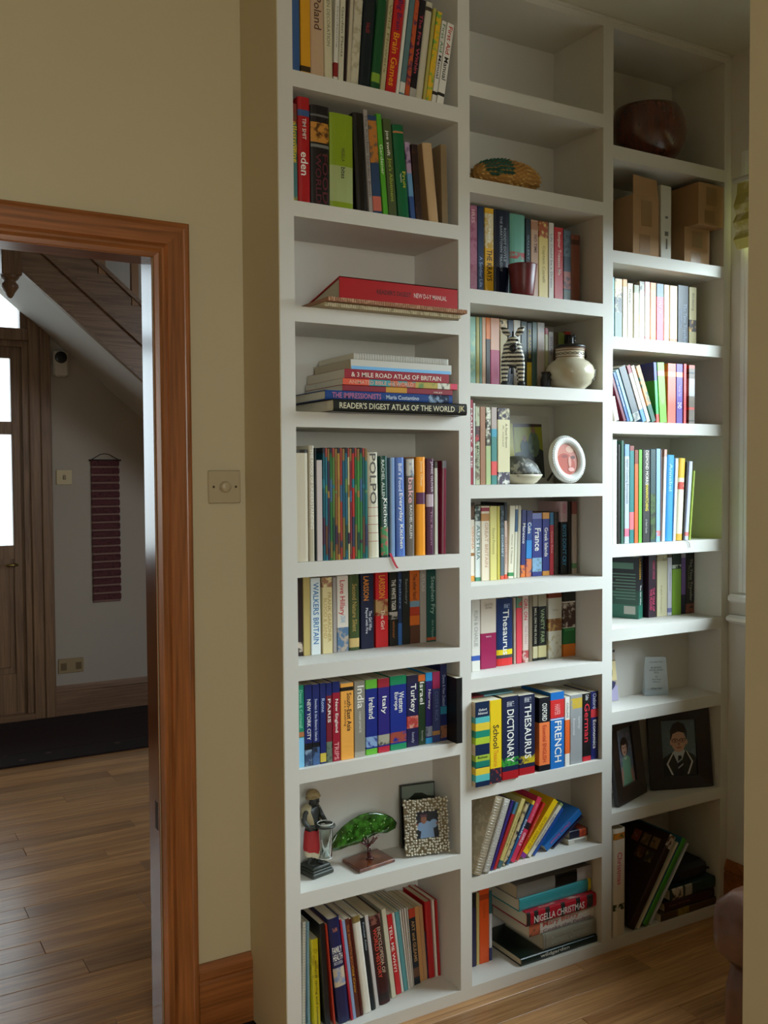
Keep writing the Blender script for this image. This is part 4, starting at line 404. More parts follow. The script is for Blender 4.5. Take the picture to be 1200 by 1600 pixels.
['P', 'paperback_book', 0.8312, 0.0303, 0.38, 0.0142, 0.2047, 0.1237, 0.7539, 'd8d4c0', [[0, 0.05, '8a9a5a']], [['A SERIES OF ADVENTURES', 0.2, 0.8, '5a5a78', 0.5, 0.5]], "cream leaning paperback with violet and red letters, eleventh along middle bay's ninth shelf", "books on the middle bay's ninth shelf", {}],
['P', 'paperback_book', 0.8528, 0.0324, 0.38, 0.0108, 0.1806, 0.1156, 0.7539, '1c4a9c', [], [], "narrow royal blue leaning paperback, twelfth along middle bay's ninth shelf", "books on the middle bay's ninth shelf", {}],
['P', 'paperback_book', 0.9093, 0.0409, 0.38, 0.0246, 0.1806, 0.1131, 0.999, '2068b0', [], [['Charm School', 0.3, 0.85, 'c84a8a', 0.5, 0.4]], "thick blue leaning paperback with pink lettering, thirteenth along middle bay's ninth shelf", "books on the middle bay's ninth shelf", {}],
['P', 'paperback_book', 0.9478, 0.0472, 0.38, 0.0064, 0.1533, 0.0981, 0.999, '221a3c', [], [], "thin black violet leaning paperback, fourteenth along middle bay's ninth shelf", "books on the middle bay's ninth shelf", {}],
['P', 'paperback_book', 0.6592, 0.0946, 0.0382, 0.0149, 0.2415, 0.1444, 0, '2c2848', [[0, 0.2, '1a1a20']], [], "navy violet paperback against the upright, first along middle bay's bottom shelf", "books on the middle bay's bottom shelf", {}],
['P', 'paperback_book', 0.6762, 0.0977, 0.0382, 0.0109, 0.2361, 0.1413, 0, 'c8b070', [], [], "narrow straw yellow paperback, second along middle bay's bottom shelf", "books on the middle bay's bottom shelf", {}],
['P', 'paperback_book', 0.7016, 0.0977, 0.0382, 0.0372, 0.2459, 0.1413, 0, 'dd541c', [[0.08, 0.15, 'a8401a']], [['Cook Book', 0.2, 0.4, 'b84818', 0.5, 0.3]], "vivid orange paperback, third along middle bay's bottom shelf", "books on the middle bay's bottom shelf", {}],
['P', 'paperback_book', 0.7288, 0.1, 0.0382, 0.0111, 0.2317, 0.139, 0, 'd0d0d8', [[0, 0.33, '2a5a60'], [0.82, 1, '3a3a6a']], [], "narrow paperback in teal above and white below, fourth along middle bay's bottom shelf", "books on the middle bay's bottom shelf", {}],
['P', 'paperback_book', 1.2217, 0.06, 2.084, 0.0105, 0.2107, 0.1348, 0, '8ac8d0', [], [], "pale turquoise paperback against the upright, first along right bay's third shelf", "books on the right bay's third shelf", {}],
['P', 'paperback_book', 1.2467, 0.06, 2.084, 0.0345, 0.208, 0.1331, 0, '5a6a5e', [[0, 0.3, 'e0c8a0/3a3230'], [0.3, 0.55, '30302c/8a8a70']], [], "grey green paperback with cream patterned head, second along right bay's third shelf", "books on the right bay's third shelf", {}],
['P', 'paperback_book', 1.2767, 0.06, 2.084, 0.0205, 0.2088, 0.1336, 0, 'd8cfae', [[0, 0.12, 'e0a860']], [], "ivory paperback with orange head, third along right bay's third shelf", "books on the right bay's third shelf", {}],
['P', 'paperback_book', 1.3009, 0.06, 2.084, 0.0251, 0.1977, 0.1265, 0, 'cfc4ac', [], [['Rebecca', 0.1, 0.5, 'a09880', 0.5, 0.4]], "stone coloured paperback with faint lettering, fourth along right bay's third shelf", "books on the right bay's third shelf", {}],
['P', 'paperback_book', 1.3314, 0.06, 2.084, 0.0242, 0.1947, 0.1246, 0, 'e8e2cc', [[0, 0.14, '8a8a6a']], [['Emma', 0.4, 0.7, 'd0c8b0', 0.5, 0.4]], "cream paperback with red and olive head, fifth along right bay's third shelf", "books on the right bay's third shelf", {}],
['P', 'paperback_book', 1.3572, 0.06, 2.084, 0.0244, 0.2092, 0.1339, 0, 'ded8c4', [[0, 0.16, 'a09888/5a544c'], [0.55, 0.7, 'f0d8a0']], [], "cream paperback with grey pictorial head, sixth along right bay's third shelf", "books on the right bay's third shelf", {}],
['P', 'paperback_book', 1.3834, 0.06, 2.084, 0.0241, 0.2109, 0.135, 0, 'e0d8c8', [[0.0, 0.24, 'd8a0a0/b8c8c8'], [0.9, 0.96, 'e08080']], [], "white paperback with pink flower print at head, seventh along right bay's third shelf", "books on the right bay's third shelf", {}],
['P', 'paperback_book', 1.4113, 0.06, 2.084, 0.0277, 0.2102, 0.1345, 0, 'f08a3c', [[0.12, 0.9, 'f09a50']], [], "orange paperback with pale centre, eighth along right bay's third shelf", "books on the right bay's third shelf", {}],
['P', 'paperback_book', 1.4449, 0.06, 2.084, 0.0343, 0.2098, 0.1343, 0, 'e04a68', [[0, 0.22, '48687a']], [['HALF OF', 0.26, 0.5, 'f0b0b8', 0.5, 0.4]], "rose pink paperback with slate blue head, ninth along right bay's third shelf", "books on the right bay's third shelf", {}],
['P', 'paperback_book', 1.4771, 0.06, 2.084, 0.0259, 0.2092, 0.1339, 0, 'e0c490/e8d8b0', [], [], "light buff paperback, tenth along right bay's third shelf", "books on the right bay's third shelf", {}],
['P', 'paperback_book', 1.5114, 0.06, 2.084, 0.0374, 0.209, 0.1338, 0, 'dfbd84', [[0.9, 0.98, 'b07850/dfbd84']], [], "sandy yellow paperback with small figure at foot, eleventh along right bay's third shelf", "books on the right bay's third shelf", {}],
['P', 'paperback_book', 1.56, 0.06, 2.084, 0.0522, 0.2142, 0.1371, 0, '222a34', [], [['The Time Traveller', 0.3, 0.95, '8090a0', 0.68, 0.3], ['Kate Atkinson', 0.4, 0.7, '70809a', 0.3, 0.2]], "thick black blue novel with silver lettering, twelfth along right bay's third shelf", "books on the right bay's third shelf", {}],
['P', 'paperback_book', 1.6096, 0.06, 2.084, 0.0378, 0.2128, 0.1362, 0, 'b0a474', [[0.55, 0.75, '3a2e24/d0a860']], [['Birdsong', 0.1, 0.4, '807858', 0.5, 0.4]], "khaki paperback with small dark photo, thirteenth along right bay's third shelf", "books on the right bay's third shelf", {}],
['P', 'paperback_book', 1.1946, 0.012, 1.8017, 0.0209, 0.0822, 0.0526, -0.2469, 'd8cfc0', [], [], "short white leaning booklet at upright, first along right bay's fourth shelf", "books on the right bay's fourth shelf", {}],
['P', 'paperback_book', 1.2314, 0.012, 1.8017, 0.0122, 0.1625, 0.104, -0.3851, '702038', [], [], "maroon leaning booklet, second along right bay's fourth shelf", "books on the right bay's fourth shelf", {}],
['P', 'paperback_book', 1.2473, 0.012, 1.8017, 0.0122, 0.1737, 0.1112, -0.3876, '3060a0', [], [['An Astronomy', 0.15, 0.7, 'e0e8f0', 0.5, 0.5]], "blue leaning paperback with white lettering, third along right bay's fourth shelf", "books on the right bay's fourth shelf", {}],
['P', 'paperback_book', 1.263, 0.012, 1.8017, 0.0134, 0.1841, 0.1178, -0.3876, '88b8c8', [], [], "pale sky blue leaning booklet, fourth along right bay's fourth shelf", "books on the right bay's fourth shelf", {}],
['P', 'paperback_book', 1.29, 0.012, 1.8017, 0.0306, 0.1945, 0.1245, -0.3881, '5c6064', [[0.85, 1, 'a0a098/5c6064']], [], "slate grey leaning hardback with pale foot, fifth along right bay's fourth shelf", "books on the right bay's fourth shelf", {}],
['P', 'paperback_book', 1.322, 0.012, 1.8017, 0.0172, 0.2025, 0.1296, -0.3888, 'dccfc6', [[0, 0.14, '8a2030'], [0.78, 1, '5a90d0']], [], "white leaning paperback with red tab and blue foot, sixth along right bay's fourth shelf", "books on the right bay's fourth shelf", {}],
['P', 'paperback_book', 1.3425, 0.012, 1.8017, 0.0157, 0.2027, 0.1297, -0.3918, 'e8e0d0', [], [], "thin cream leaning paperback, seventh along right bay's fourth shelf", "books on the right bay's fourth shelf", {}],
['P', 'paperback_book', 1.3673, 0.012, 1.8017, 0.0205, 0.2031, 0.13, -0.3907, 'c88a50/4a6a54', [[0.7, 1, '205a48']], [], "patterned orange leaning cookbook with green foot, eighth along right bay's fourth shelf", "books on the right bay's fourth shelf", {}],
['P', 'paperback_book', 1.3858, 0.012, 1.8017, 0.0143, 0.2074, 0.1327, -0.0745, '38a858', [[0, 0.3, '3a4aa0'], [0.86, 1, 'e04838']], [], "green leaning paperback with indigo head and red foot, ninth along right bay's fourth shelf", "books on the right bay's fourth shelf", {}],
['P', 'paperback_book', 1.4134, 0.012, 1.8017, 0.0339, 0.2078, 0.133, -0.0745, '74c02c', [[0.14, 0.22, 'e0a088']], [['CRAFT', 0.6, 0.7, 'b0e090', 0.5, 0.4]], "lime green language book with pink label, tenth along right bay's fourth shelf", "books on the right bay's fourth shelf", {}],
['P', 'paperback_book', 1.453, 0.012, 1.8017, 0.0401, 0.2079, 0.1331, 0, 'f2604c', [[0.14, 0.22, 'f8a070']], [], "coral red language book with orange label, eleventh along right bay's fourth shelf", "books on the right bay's fourth shelf", {}],
['P', 'paperback_book', 1.4913, 0.012, 1.8017, 0.0312, 0.2082, 0.1332, 0, '4a2490', [[0.14, 0.22, 'f0b898']], [['Talk the Talk', 0.35, 0.55, 'a080d0', 0.5, 0.4], ['DVD', 0.65, 0.75, 'e0d0f0', 0.5, 0.6]], "purple language book with white label, twelfth along right bay's fourth shelf", "books on the right bay's fourth shelf", {}],
['P', 'paperback_book', 1.5188, 0.012, 1.8017, 0.0138, 0.2101, 0.1345, 0, 'c83030', [], [], "thin scarlet paperback, thirteenth along right bay's fourth shelf", "books on the right bay's fourth shelf", {}],
['P', 'paperback_book', 1.5532, 0.012, 1.8017, 0.0306, 0.2074, 0.1327, 0, '6a5a48', [[0, 0.06, 'b05038'], [0.12, 0.15, '202020'], [0.23, 0.53, 'a8a8a8'], [0.72, 0.76, 'c04030'], [0.94, 0.96, '202020']], [], "brown tweed-coloured paperback with grey label, fourteenth along right bay's fourth shelf", "books on the right bay's fourth shelf", {}],
['H', 'hardback_book', 1.184, 0.012, 1.3878, 0.0264, 0.3524, 0.227, 0, 'd4d4cc', [], [], "tall grey white file against the upright, first along right bay's fifth shelf", "books on the right bay's fifth shelf", {}],
['H', 'hardback_book', 1.2051, 0.012, 1.3878, 0.0121, 0.337, 0.227, 0, '2c2824', [], [], "narrow black brown hardback, second along right bay's fifth shelf", "books on the right bay's fifth shelf", {}],
['H', 'hardback_book', 1.2205, 0.012, 1.3878, 0.0159, 0.3498, 0.227, 0, '3c6858', [], [], "sage green hardback, third along right bay's fifth shelf", "books on the right bay's fifth shelf", {}],
['P', 'paperback_book', 1.2414, 0.012, 1.3878, 0.022, 0.3374, 0.2159, 0, 'b8c0cc', [[0, 0.12, '7aa0d8'], [0.85, 0.93, 'd8708a']], [['Italian Cooking Encyclopedia', 0.15, 0.6, '707a88', 0.5, 0.5]], "lilac grey cookbook with blue head, fourth along right bay's fifth shelf", "books on the right bay's fifth shelf", {}],
['P', 'paperback_book', 1.264, 0.012, 1.3878, 0.0205, 0.3325, 0.2128, 0, '1c7a78', [[0, 0.05, '8a4038'], [0.68, 0.86, 'e07078']], [], "teal cookbook with pink picture and mottled head, fifth along right bay's fifth shelf", "books on the right bay's fifth shelf", {}],
['P', 'paperback_book', 1.2854, 0.012, 1.3878, 0.0173, 0.3187, 0.204, 0, 'e06420', [[0, 0.15, '8a3a1c']], [], "orange cookbook with brown head, sixth along right bay's fifth shelf", "books on the right bay's fifth shelf", {}],
['P', 'paperback_book', 1.3042, 0.012, 1.3878, 0.0163, 0.3197, 0.2046, 0, '68b038', [], [], "leaf green cookbook, seventh along right bay's fifth shelf", "books on the right bay's fifth shelf", {}],
['P', 'paperback_book', 1.3326, 0.012, 1.3878, 0.0344, 0.3199, 0.2047, 0.0, '24201e', [], [['DESMOND MORRIS', 0.01, 0.38, 'e8e0d0', 0.55, 0.4], ['MANWATCHING', 0.38, 0.66, 'e8d020', 0.55, 0.4], ['A Field Guide', 0.75, 0.9, 'a8a8a0', 0.5, 0.25]], "black craft book with yellow and white capitals, eighth along right bay's fifth shelf", "books on the right bay's fifth shelf", {}],
['P', 'paperback_book', 1.3644, 0.012, 1.3878, 0.0251, 0.3214, 0.2057, 0.0, '2a4848', [[0.48, 0.97, '3f5a20/1e2a14']], [], "dark teal book with green jungle picture, ninth along right bay's fifth shelf", "books on the right bay's fifth shelf", {}],
['P', 'paperback_book', 1.3896, 0.012, 1.3878, 0.0202, 0.3237, 0.2072, 0, '90b8e8', [[0.88, 0.94, 'e08080/90b8e8']], [], "light blue hardback with small red print at foot, tenth along right bay's fifth shelf", "books on the right bay's fifth shelf", {}],
['P', 'paperback_book', 1.4041, 0.012, 1.3878, 0.0048, 0.3198, 0.2047, 0, '7a6058', [], [], "very thin brown booklet, eleventh along right bay's fifth shelf", "books on the right bay's fifth shelf", {}],
['P', 'paperback_book', 1.4153, 0.012, 1.3878, 0.0146, 0.3215, 0.2058, 0.0297, 'e0e0da', [[0, 0.08, 'c8a090']], [], "slim white cookbook with rosy head, twelfth along right bay's fifth shelf", "books on the right bay's fifth shelf", {}],
['H', 'hardback_book', 1.4424, 0.012, 1.3878, 0.0361, 0.3024, 0.2238, 0.0318, '3a9ae0', [], [['Annabel', 0.1, 0.42, 'a0d0f0', 0.5, 0.4]], "bright azure cookbook, thirteenth along right bay's fifth shelf", "books on the right bay's fifth shelf", {}],
['P', 'paperback_book', 1.4694, 0.012, 1.3878, 0.0125, 0.2898, 0.1855, 0.0374, 'e8e8e4', [], [], "slim white cookbook, fourteenth along right bay's fifth shelf", "books on the right bay's fifth shelf", {}],
['H', 'hardback_book', 1.494, 0.012, 1.3878, 0.0314, 0.2911, 0.2154, 0.0531, 'e4dcc0', [[0, 0.24, 'e8b830'], [0.29, 0.38, 'c84838/e4dcc0'], [0.92, 1, 'd8a838']], [], "cream cookbook with yellow head and red flowers, fifteenth along right bay's fifth shelf", "books on the right bay's fifth shelf", {}],
['P', 'paperback_book', 1.5147, 0.012, 1.3878, 0.0062, 0.2799, 0.1791, 0.069, '28221c', [], [], "slim black booklet with ribbon, sixteenth along right bay's fifth shelf", "books on the right bay's fifth shelf", {}],
['H', 'hardback_book', 1.5308, 0.012, 1.3878, 0.021, 0.2804, 0.2075, 0.0757, 'ccd0ea', [[0.9, 0.95, 'e08080']], [], "pale lavender leaning cookbook, seventeenth along right bay's fifth shelf", "books on the right bay's fifth shelf", {}],
['P', 'paperback_book', 1.5477, 0.012, 1.3878, 0.008, 0.2478, 0.1586, 0.0881, 'a2b83c', [], [], "slim lime leaning paperback, eighteenth along right bay's fifth shelf", "books on the right bay's fifth shelf", {}],
['P', 'paperback_book', 1.4355, 0.125, 1.1018, 0.0407, 0.224, 0.119, 0, '1f4a3c', [[0, 0.55, '23252c'], [0.78, 1, '2a6a58']], [['LARSSON', 0.03, 0.36, 'e8b020', 0.3, 0.4], ['The Girl Who', 0.46, 0.78, 'f2efe6', 0.45, 0.3]], "thick dark green thriller turned to show its back cover, first along right bay's sixth shelf", "books on the right bay's sixth shelf", {'yaw': 0.42, 'back': 1}],
['P', 'paperback_book', 1.4796, 0.125, 1.1018, 0.0376, 0.2248, 0.119, 0, '301a2a', [], [['MARGARET ATWOOD', 0.08, 0.38, 'e04870', 0.66, 0.3], ['THE YEAR OF', 0.52, 0.9, 'e04870', 0.66, 0.28], ['THE FLOOD', 0.54, 0.88, 'e04870', 0.3, 0.28]], "dark plum thriller with pink capitals, second along right bay's sixth shelf", "books on the right bay's sixth shelf", {}],
['P', 'paperback_book', 1.5298, 0.125, 1.1018, 0.0526, 0.2262, 0.119, 0, 'd4cca8', [[0, 0.1, 'c0b48c/a09470']], [['English Passengers', 0.5, 0.95, 'b0a880', 0.4, 0.2]], "thick cream paperback with a faint ink drawing, third along right bay's sixth shelf", "books on the right bay's sixth shelf", {}],
['P', 'paperback_book', 1.5692, 0.125, 1.1018, 0.0216, 0.2277, 0.119, 0, 'dcdce8', [[0, 0.06, '5a5040'], [0.88, 0.95, '8a8ac0']], [['Hopscotch', 0.3, 0.6, 'a0a0c0', 0.5, 0.3]], "white lavender paperback with dark head label, fourth along right bay's sixth shelf", "books on the right bay's sixth shelf", {}],
['P', 'paperback_book', 1.6051, 0.125, 1.1018, 0.0465, 0.2266, 0.119, 0, '8ab83c', [[0, 0.25, '18281c'], [0.18, 0.24, 'd0d8c8/18281c']], [['THE LOST DOG', 0.4, 0.8, '98b850', 0.5, 0.2]], "lime green paperback with dark green head, fifth along right bay's sixth shelf", "books on the right bay's sixth shelf", {}],
['P', 'paperback_book', 1.6412, 0.125, 1.1018, 0.0221, 0.2265, 0.119, 0, '7a60a8', [[0.68, 1, '20203c'], [0, 0.07, 'b0a8b8']], [], "lilac purple paperback with navy foot, sixth along right bay's sixth shelf", "books on the right bay's sixth shelf", {}],
['P', 'paperback_book', 1.6759, 0.125, 1.1018, 0.0437, 0.2275, 0.119, 0, '1a1416', [[0.84, 1, '8a4a38/1a1416']], [['The Time Traveller', 0.1, 0.8, 'a8a898', 0.6, 0.3], ['Audrey', 0.2, 0.6, '8a8a60', 0.3, 0.2]], "black patterned paperback with pale script, seventh along right bay's sixth shelf", "books on the right bay's sixth shelf", {}],
['H', 'hardback_book', 1.2043, 0.004, 0.0395, 0.0532, 0.3732, 0.235, 0, 'dcd2c2', [[0.04, 0.1, 'c07828/4a5a2a'], [0.7, 0.76, '2a3a20/dcd2c2']], [['Christmas', 0.22, 0.52, 'd05068', 0.5, 0.42]], "tall cream festive book with pink red lettering, first along right bay's bottom shelf", "books on the right bay's bottom shelf", {}],
['H', 'hardback_book', 1.2624, 0.004, 0.0395, 0.0332, 0.351, 0.235, 0.6144, '2c1c18', [[0, 0.12, 'c8b8a8/5a3a30']], [], "thick black leaning cookbook with printed photos on cover, second along right bay's bottom shelf", "books on the right bay's bottom shelf", {'photos': 1}],
['P', 'paperback_book', 1.2916, 0.004, 0.0395, 0.0097, 0.329, 0.2106, 0.6308, 'd8d0b8', [], [], "thin cream leaning booklet, third along right bay's bottom shelf", "books on the right bay's bottom shelf", {}],
['H', 'hardback_book', 1.3278, 0.004, 0.0395, 0.0225, 0.3317, 0.235, 0.6308, '3f9420', [], [], "bright green leaning hardback, fourth along right bay's bottom shelf", "books on the right bay's bottom shelf", {'side': '2a6a80'}],
['P', 'paperback_book', 1.351, 0.004, 0.0395, 0.0095, 0.3134, 0.2006, 0.6382, 'c0c4cc', [], [], "slim pale grey leaning paperback, fifth along right bay's bottom shelf", "books on the right bay's bottom shelf", {}]]
# ================================================================ SETTING
def wallbox(name, *b, m=CREAM): return MB().box(*b).build(name, m, kind='structure')
XR = 1.7375; CE = 2.775+F
# doorway wall (y .257 to .335)
dw0, dw1 = .257, .335
w = MB(); w.box(-3.2, -1.22, dw0, dw1, 0, CE); w.box(-1.22, -.318, dw0, dw1, 1.885+F, CE); w.box(-.318, XR+.3, dw0, dw1, 0, CE)
w.build('wall_north', CREAM, kind='structure')
# east wall with the window opening
e = MB(); wy0, wy1, wz0, wz1 = -1.1, -.095, .83+F, 2.34+F
e.box(XR, XR+.09, -4.9, wy0, 0, CE); e.box(XR, XR+.09, wy1, dw0, 0, CE); e.box(XR, XR+.09, wy0, wy1, 0, wz0); e.box(XR, XR+.09, wy0, wy1, wz1, CE)
e.build('wall_east', WHITE, kind='structure')
wallbox('wall_partition', .347, XR, -1.36, -1.2, 0, CE)
wallbox('wall_west', -3.3, -3.2, -4.9, dw0, 0, CE)
s = MB(); s.box(-3.2, -2.1, -4.9, -4.75, 0, CE); s.box(-.3, XR, -4.9, -4.75, 0, CE); s.box(-2.1, -.3, -4.9, -4.75, 0, .8+F); s.box(-2.1, -.3, -4.9, -4.75, 2.35+F, CE)
s.build('wall_south', CREAM, kind='structure')
MB().box(-3.3, XR+.3, -4.9, dw1, CE, CE+.08).build('ceiling', CEIL, kind='structure')
# hall
HY = 4.36
h = MB(); h.box(.2, 2.4, HY, HY+.12, 0, 5.2); h.box(-2.6, .2, HY, HY+.12, 2.86+F, 5.2); h.box(-2.6, -1.95, HY, HY+.12, 0, 2.86+F)
h.build('wall_hall_north', HALLW, kind='structure')
wallbox('wall_hall_east', 2.3, 2.4, dw1, HY, 0, 5.2, m=HALLW); wallbox('wall_hall_west', -2.7, -2.6, dw1, HY, 0, 5.2, m=HALLW)
MB().box(-2.6, 2.3, dw1, 3.4, CE, CE+.1).build('ceiling_hall', CEIL, kind='structure')
wallbox('wall_landing_south', -2.6, 2.3, 3.3, 3.4, CE+.1, 5.2, m=HALLW)
MB().box(-2.7, 2.4, 3.3, HY+.12, 5.2, 5.3).build('ceiling_landing', CEIL, kind='structure')
# floors: sub-floor slabs, boards as pieces
fl = MB().box(-3.3, 2.4, -4.9, HY+.12, -.1, -.012).build('floor', mat('2a1a10', .8), kind='structure')
cache = {}
def board(x0, x1, y0, y1, stuff=None):
    L_ = round(x1-x0, 2)
    if L_ not in cache: cache[L_] = MB().box(0, L_-.0015, 0, .1015, -.011, 0, c=.0012).mesh('board', FLOORM)
    o = bpy.data.objects.new('floor_board', cache[L_]); link(o, fl); o.location = (x0, y0, random.uniform(-.0006, .0004)); return o
def boards(xa, xb, ya, yb, seed):
    rnd = random.Random(seed); y = ya
    while y < yb-.02:
        x = xa-rnd.choice([0, .3, .5, .8, 1.1])
        while x < xb:
            L_ = rnd.choice([1.0, 1.3, 1.6, 2.0, 2.4]); x1 = min(x+L_, xb)
            if x1-xa > .05:
                xx = max(x, xa); board(round(xx, 2), round(x1, 2), y, y+.103)
            x += L_
        y += .103
boards(-1.7, 1.6, dw0+.001, 3.55, 3)
boards(.3, 1.73, -1.18, -.02, 5)
rest = MB(); rnd = random.Random(11)
def fill(xa, xb, ya, yb):
    y = ya
    while y < yb-.05: rest.box(xa, xb, y, y+.1015, -.011, -.0005); y += .103
fill(-3.2, 1.73, -4.75, -1.2); fill(-3.2, .29, -1.18, .2); fill(-2.6, -1.71, .36, 4.3); fill(1.61, 2.3, .36, 4.3); fill(-1.7, 1.6, 3.56, 4.3)
rest.build('board_field', FLOORM, fl, kind='stuff')
# skirtings
def skirting(name, x0, x1, y, h_=.205, m=PINEX, parent=None):
    p = [(0, 0), (-.018, 0), (-.018, h_-.055), (-.015, h_-.05), (-.015, h_-.046), (-.018, h_-.041), (-.017, h_-.02), (-.010, h_-.008), (-.006, h_), (0, h_)]
    return MB().loft([[(x0, y+a, z) for a, z in p], [(x1, y+a, z) for a, z in p]]).build(name, m, parent, kind='structure')
skirting('baseboard_north', -.212, -.0462, dw0); skirting('baseboard_hall', .214, 2.3, HY, .205, DARKW)
p = [(0, 0), (-.018, 0), (-.018, .15), (-.014, .157), (-.018, .165), (-.012, .185), (-.006, .2), (0, .2)]
MB().loft([[(XR+a, -1.2, z) for a, z in p], [(XR+a, -.002, z) for a, z in p]]).build('baseboard_east', PINEX, kind='structure')
# architrave and lining of the doorway
tr = empty('trim_1', (0, 0, 0), kind='structure')
prof = [(0, 0), (0, .02), (.006, .024), (.013, .02), (.016, .019), (.062, .019), (.066, .014), (.072, .018), (.078, .018), (.086, .012), (.098, .010), (.1, .008), (.1, 0)]
xo, xi, zo, zi = -.214, -.314, 1.985+F, 1.885+F
def arch(pts_out, dirs, name, m):           # sweep: list of (point fn)
    return MB().loft(pts_out).build(name, m, tr)
arch([[(xo-a, dw0-t, 0) for a, t in prof], [(xo-a, dw0-t, zo-a) for a, t in prof]], None, 'architrave_upright', PINE)
arch([[(xo-a, dw0-t, zo-a) for a, t in prof], [(-1.32+a, dw0-t, zo-a) for a, t in prof]], None, 'architrave_head', PINEX)
arch([[(-1.32+a, dw0-t, zo-a) for a, t in prof], [(-1.32+a, dw0-t, 0) for a, t in prof]], None, 'architrave_upright', PINE)
PINEG = wood_mat('varnished_pine_lining', '6e3a14', '8a4c22', 'Z', .18, 1.0, .05)
MB().box(-.318-.002, -.318+.0, dw0-.008, dw1+.01, 0, zi).build('door_lining', PINEG, tr)
MB().box(-1.22, -1.218, dw0-.008, dw1+.01, 0, zi).build('door_lining', PINEG, tr)
MB().box(-1.22, -.318, dw0-.008, dw1+.01, zi-.002, zi).build('lining_head', PINEX, tr)
MB().box(-.3205, -.3195, dw0+.004, dw0+.03, .62, .7).build('strike_plate', mat('3a3632', .35, .8), tr)
# dimmer switch
d = empty('dimmer_switch', (-.1125, dw0, 1.246+F), label='square dimmer switch with round knob on wall beside the door frame', cat='light switch')
MB().box(-.0495, .0495, -.008, 0, -.048, .048, c=.003).build('plate', mat('b8a888', .35), d)
o = MB().lathe([(.0165, 0), (.0165, .004), (.015, .013), (.012, .016), (.001, .016)], n=20, cap=True).build('knob', mat('b8a888', .3), d); o.rotation_euler = (math.pi/2, 0, 0); o.location = (0, -.008, 0)
for sx in (-.034, .034):
    o = MB().lathe([(.0035, 0), (.0035, .001), (.0005, .001)], n=10).build('screw', mat('4a3c28', .4, .6), d); o.rotation_euler = (math.pi/2, 0, 0); o.location = (sx, -.008, 0)
# window on the east wall
wn = empty('window_1', (XR, 0, 0), kind='structure')
MB().box(-.004, 0, -.098, -.045, .845+F, 2.42+F, c=.001).box(-.006, -.004, -.066, -.05, .845+F, 2.42+F, c=.0008).build('casing', GLOSSW, wn)
MB().box(-.022, 0, -1.19, -1.1, .845+F, 2.42+F, c=.004).build('casing', GLOSSW, wn)
MB().box(-.022, 0, -1.1, -.118, 2.34+F, 2.42+F, c=.004).build('casing', GLOSSW, wn)
MB().box(-.028, .05, -1.19, -.012, .808+F, .84+F, c=.008).build('sill_board', GLOSSW, wn)
MB().box(-.035, 0, -1.195, -.008, .735+F, .765+F, c=.01).build('sill_apron', GLOSSW, wn)
fr = MB(); fr.box(.05, .088, -1.1, -1.06, wz0, wz1); fr.box(.05, .088, -.13, -.095, wz0, wz1); fr.box(.05, .088, -1.06, -.13, wz0, wz0+.06); fr.box(.05, .088, -1.06, -.13, wz1-.05, wz1); fr.box(.05, .088, -1.06, -.13, 1.57+F, 1.6+F)
fr.build('sash', GLOSSW, wn); CLEAR = glass_mat('window_glass', 'f4fafa', .92)
MB().box(.068, .072, -1.06, -.13, wz0+.06, 1.57+F).build('pane', CLEAR, wn); MB().box(.068, .072, -1.06, -.13, 1.6+F, wz1-.05).build('pane', CLEAR, wn)
bl = empty('window_blind', (XR-.034, -.058, 2.07+F), label='yellow green patterned fabric blind gathered at head of the side window', cat='blind')
rg = []
for k, (x, z) in enumerate([(0, 0), (-.02, .03), (-.006, .06), (-.024, .09), (-.006, .12), (-.02, .15), (-.004, .19), (0, .23), (.008, .23), (.008, 0)]): rg.append((x-.004, z))
MB().loft([[(x, -1.08*t, z) for x, z in rg] for t in (0, .5, 1)]).build('fabric', mat('b8b060/dcd8b0', .8, scale=18), bl)
MB().tube([(0, .02, .245), (0, -1.1, .245)], .009, 8).build('rail', GLOSSW, bl)
w2 = empty('unseen_window', (-1.2, -4.8, 0), kind='structure')  # unseen window, added behind the camera to go with the south fill
m_ = MB(); m_.box(-.9, -.84, 0, .06, .8+F, 2.35+F); m_.box(.84, .9, 0, .06, .8+F, 2.35+F); m_.box(-.84, .84, 0, .06, .8+F, .87+F); m_.box(-.84, .84, 0, .06, 2.28+F, 2.35+F); m_.box(-.03, .03, 0, .06, .87+F, 2.28+F)
m_.build('sash', GLOSSW, w2); MB().box(-.84, .84, .03, .034, .87+F, 2.28+F).build('pane', CLEAR, w2)
# ================================================================ FRONT DOOR, STAIRS, HALL THINGS
fd = empty('door_1', (0, HY, 0), kind='structure')
DG = glass_mat('door_glass', 'f4f8f8', .9)
zb = .055; zt = 2.17+F
g = MB(); g.box(.075, .2, -.03, .12, 0, 2.80+F, c=.005); g.box(-2.0, .075, -.03, .12, 2.19+F, 2.27+F, c=.004); g.box(-2.0, .2, -.03, .12, 2.79+F, 2.88+F, c=.004); g.box(-1.0, -.9, -.03, .12, 0, 2.79+F, c=.005); g.box(-2.0, -1.9, -.03, .12, 0, 2.79+F, c=.005)
g.build('door_frame', DARKZ, fd)
MB().box(.145, .213, -.045, -.03, 0, 2.85+F, c=.004).build('architrave', DARKZ, fd)
MB().box(-.9, .075, -.05, .1, 0, .045, c=.005).build('threshold', DARKW, fd)
lf = MB()
def stile(a, b): lf.box(a, b, .02, .065, zb, zt-.005, c=.003)
stile(-.032, .068); stile(-.89, -.79); stile(-.46, -.36)
for (a, b) in ((-.36, -.032), (-.79, -.46)):
    for z0, z1 in ((zb, .26+zb), (.74+F, .83+F), (1.57+F, 1.655+F), (2.075+F, zt-.005)): lf.box(a, b, .02, .065, z0, z1)
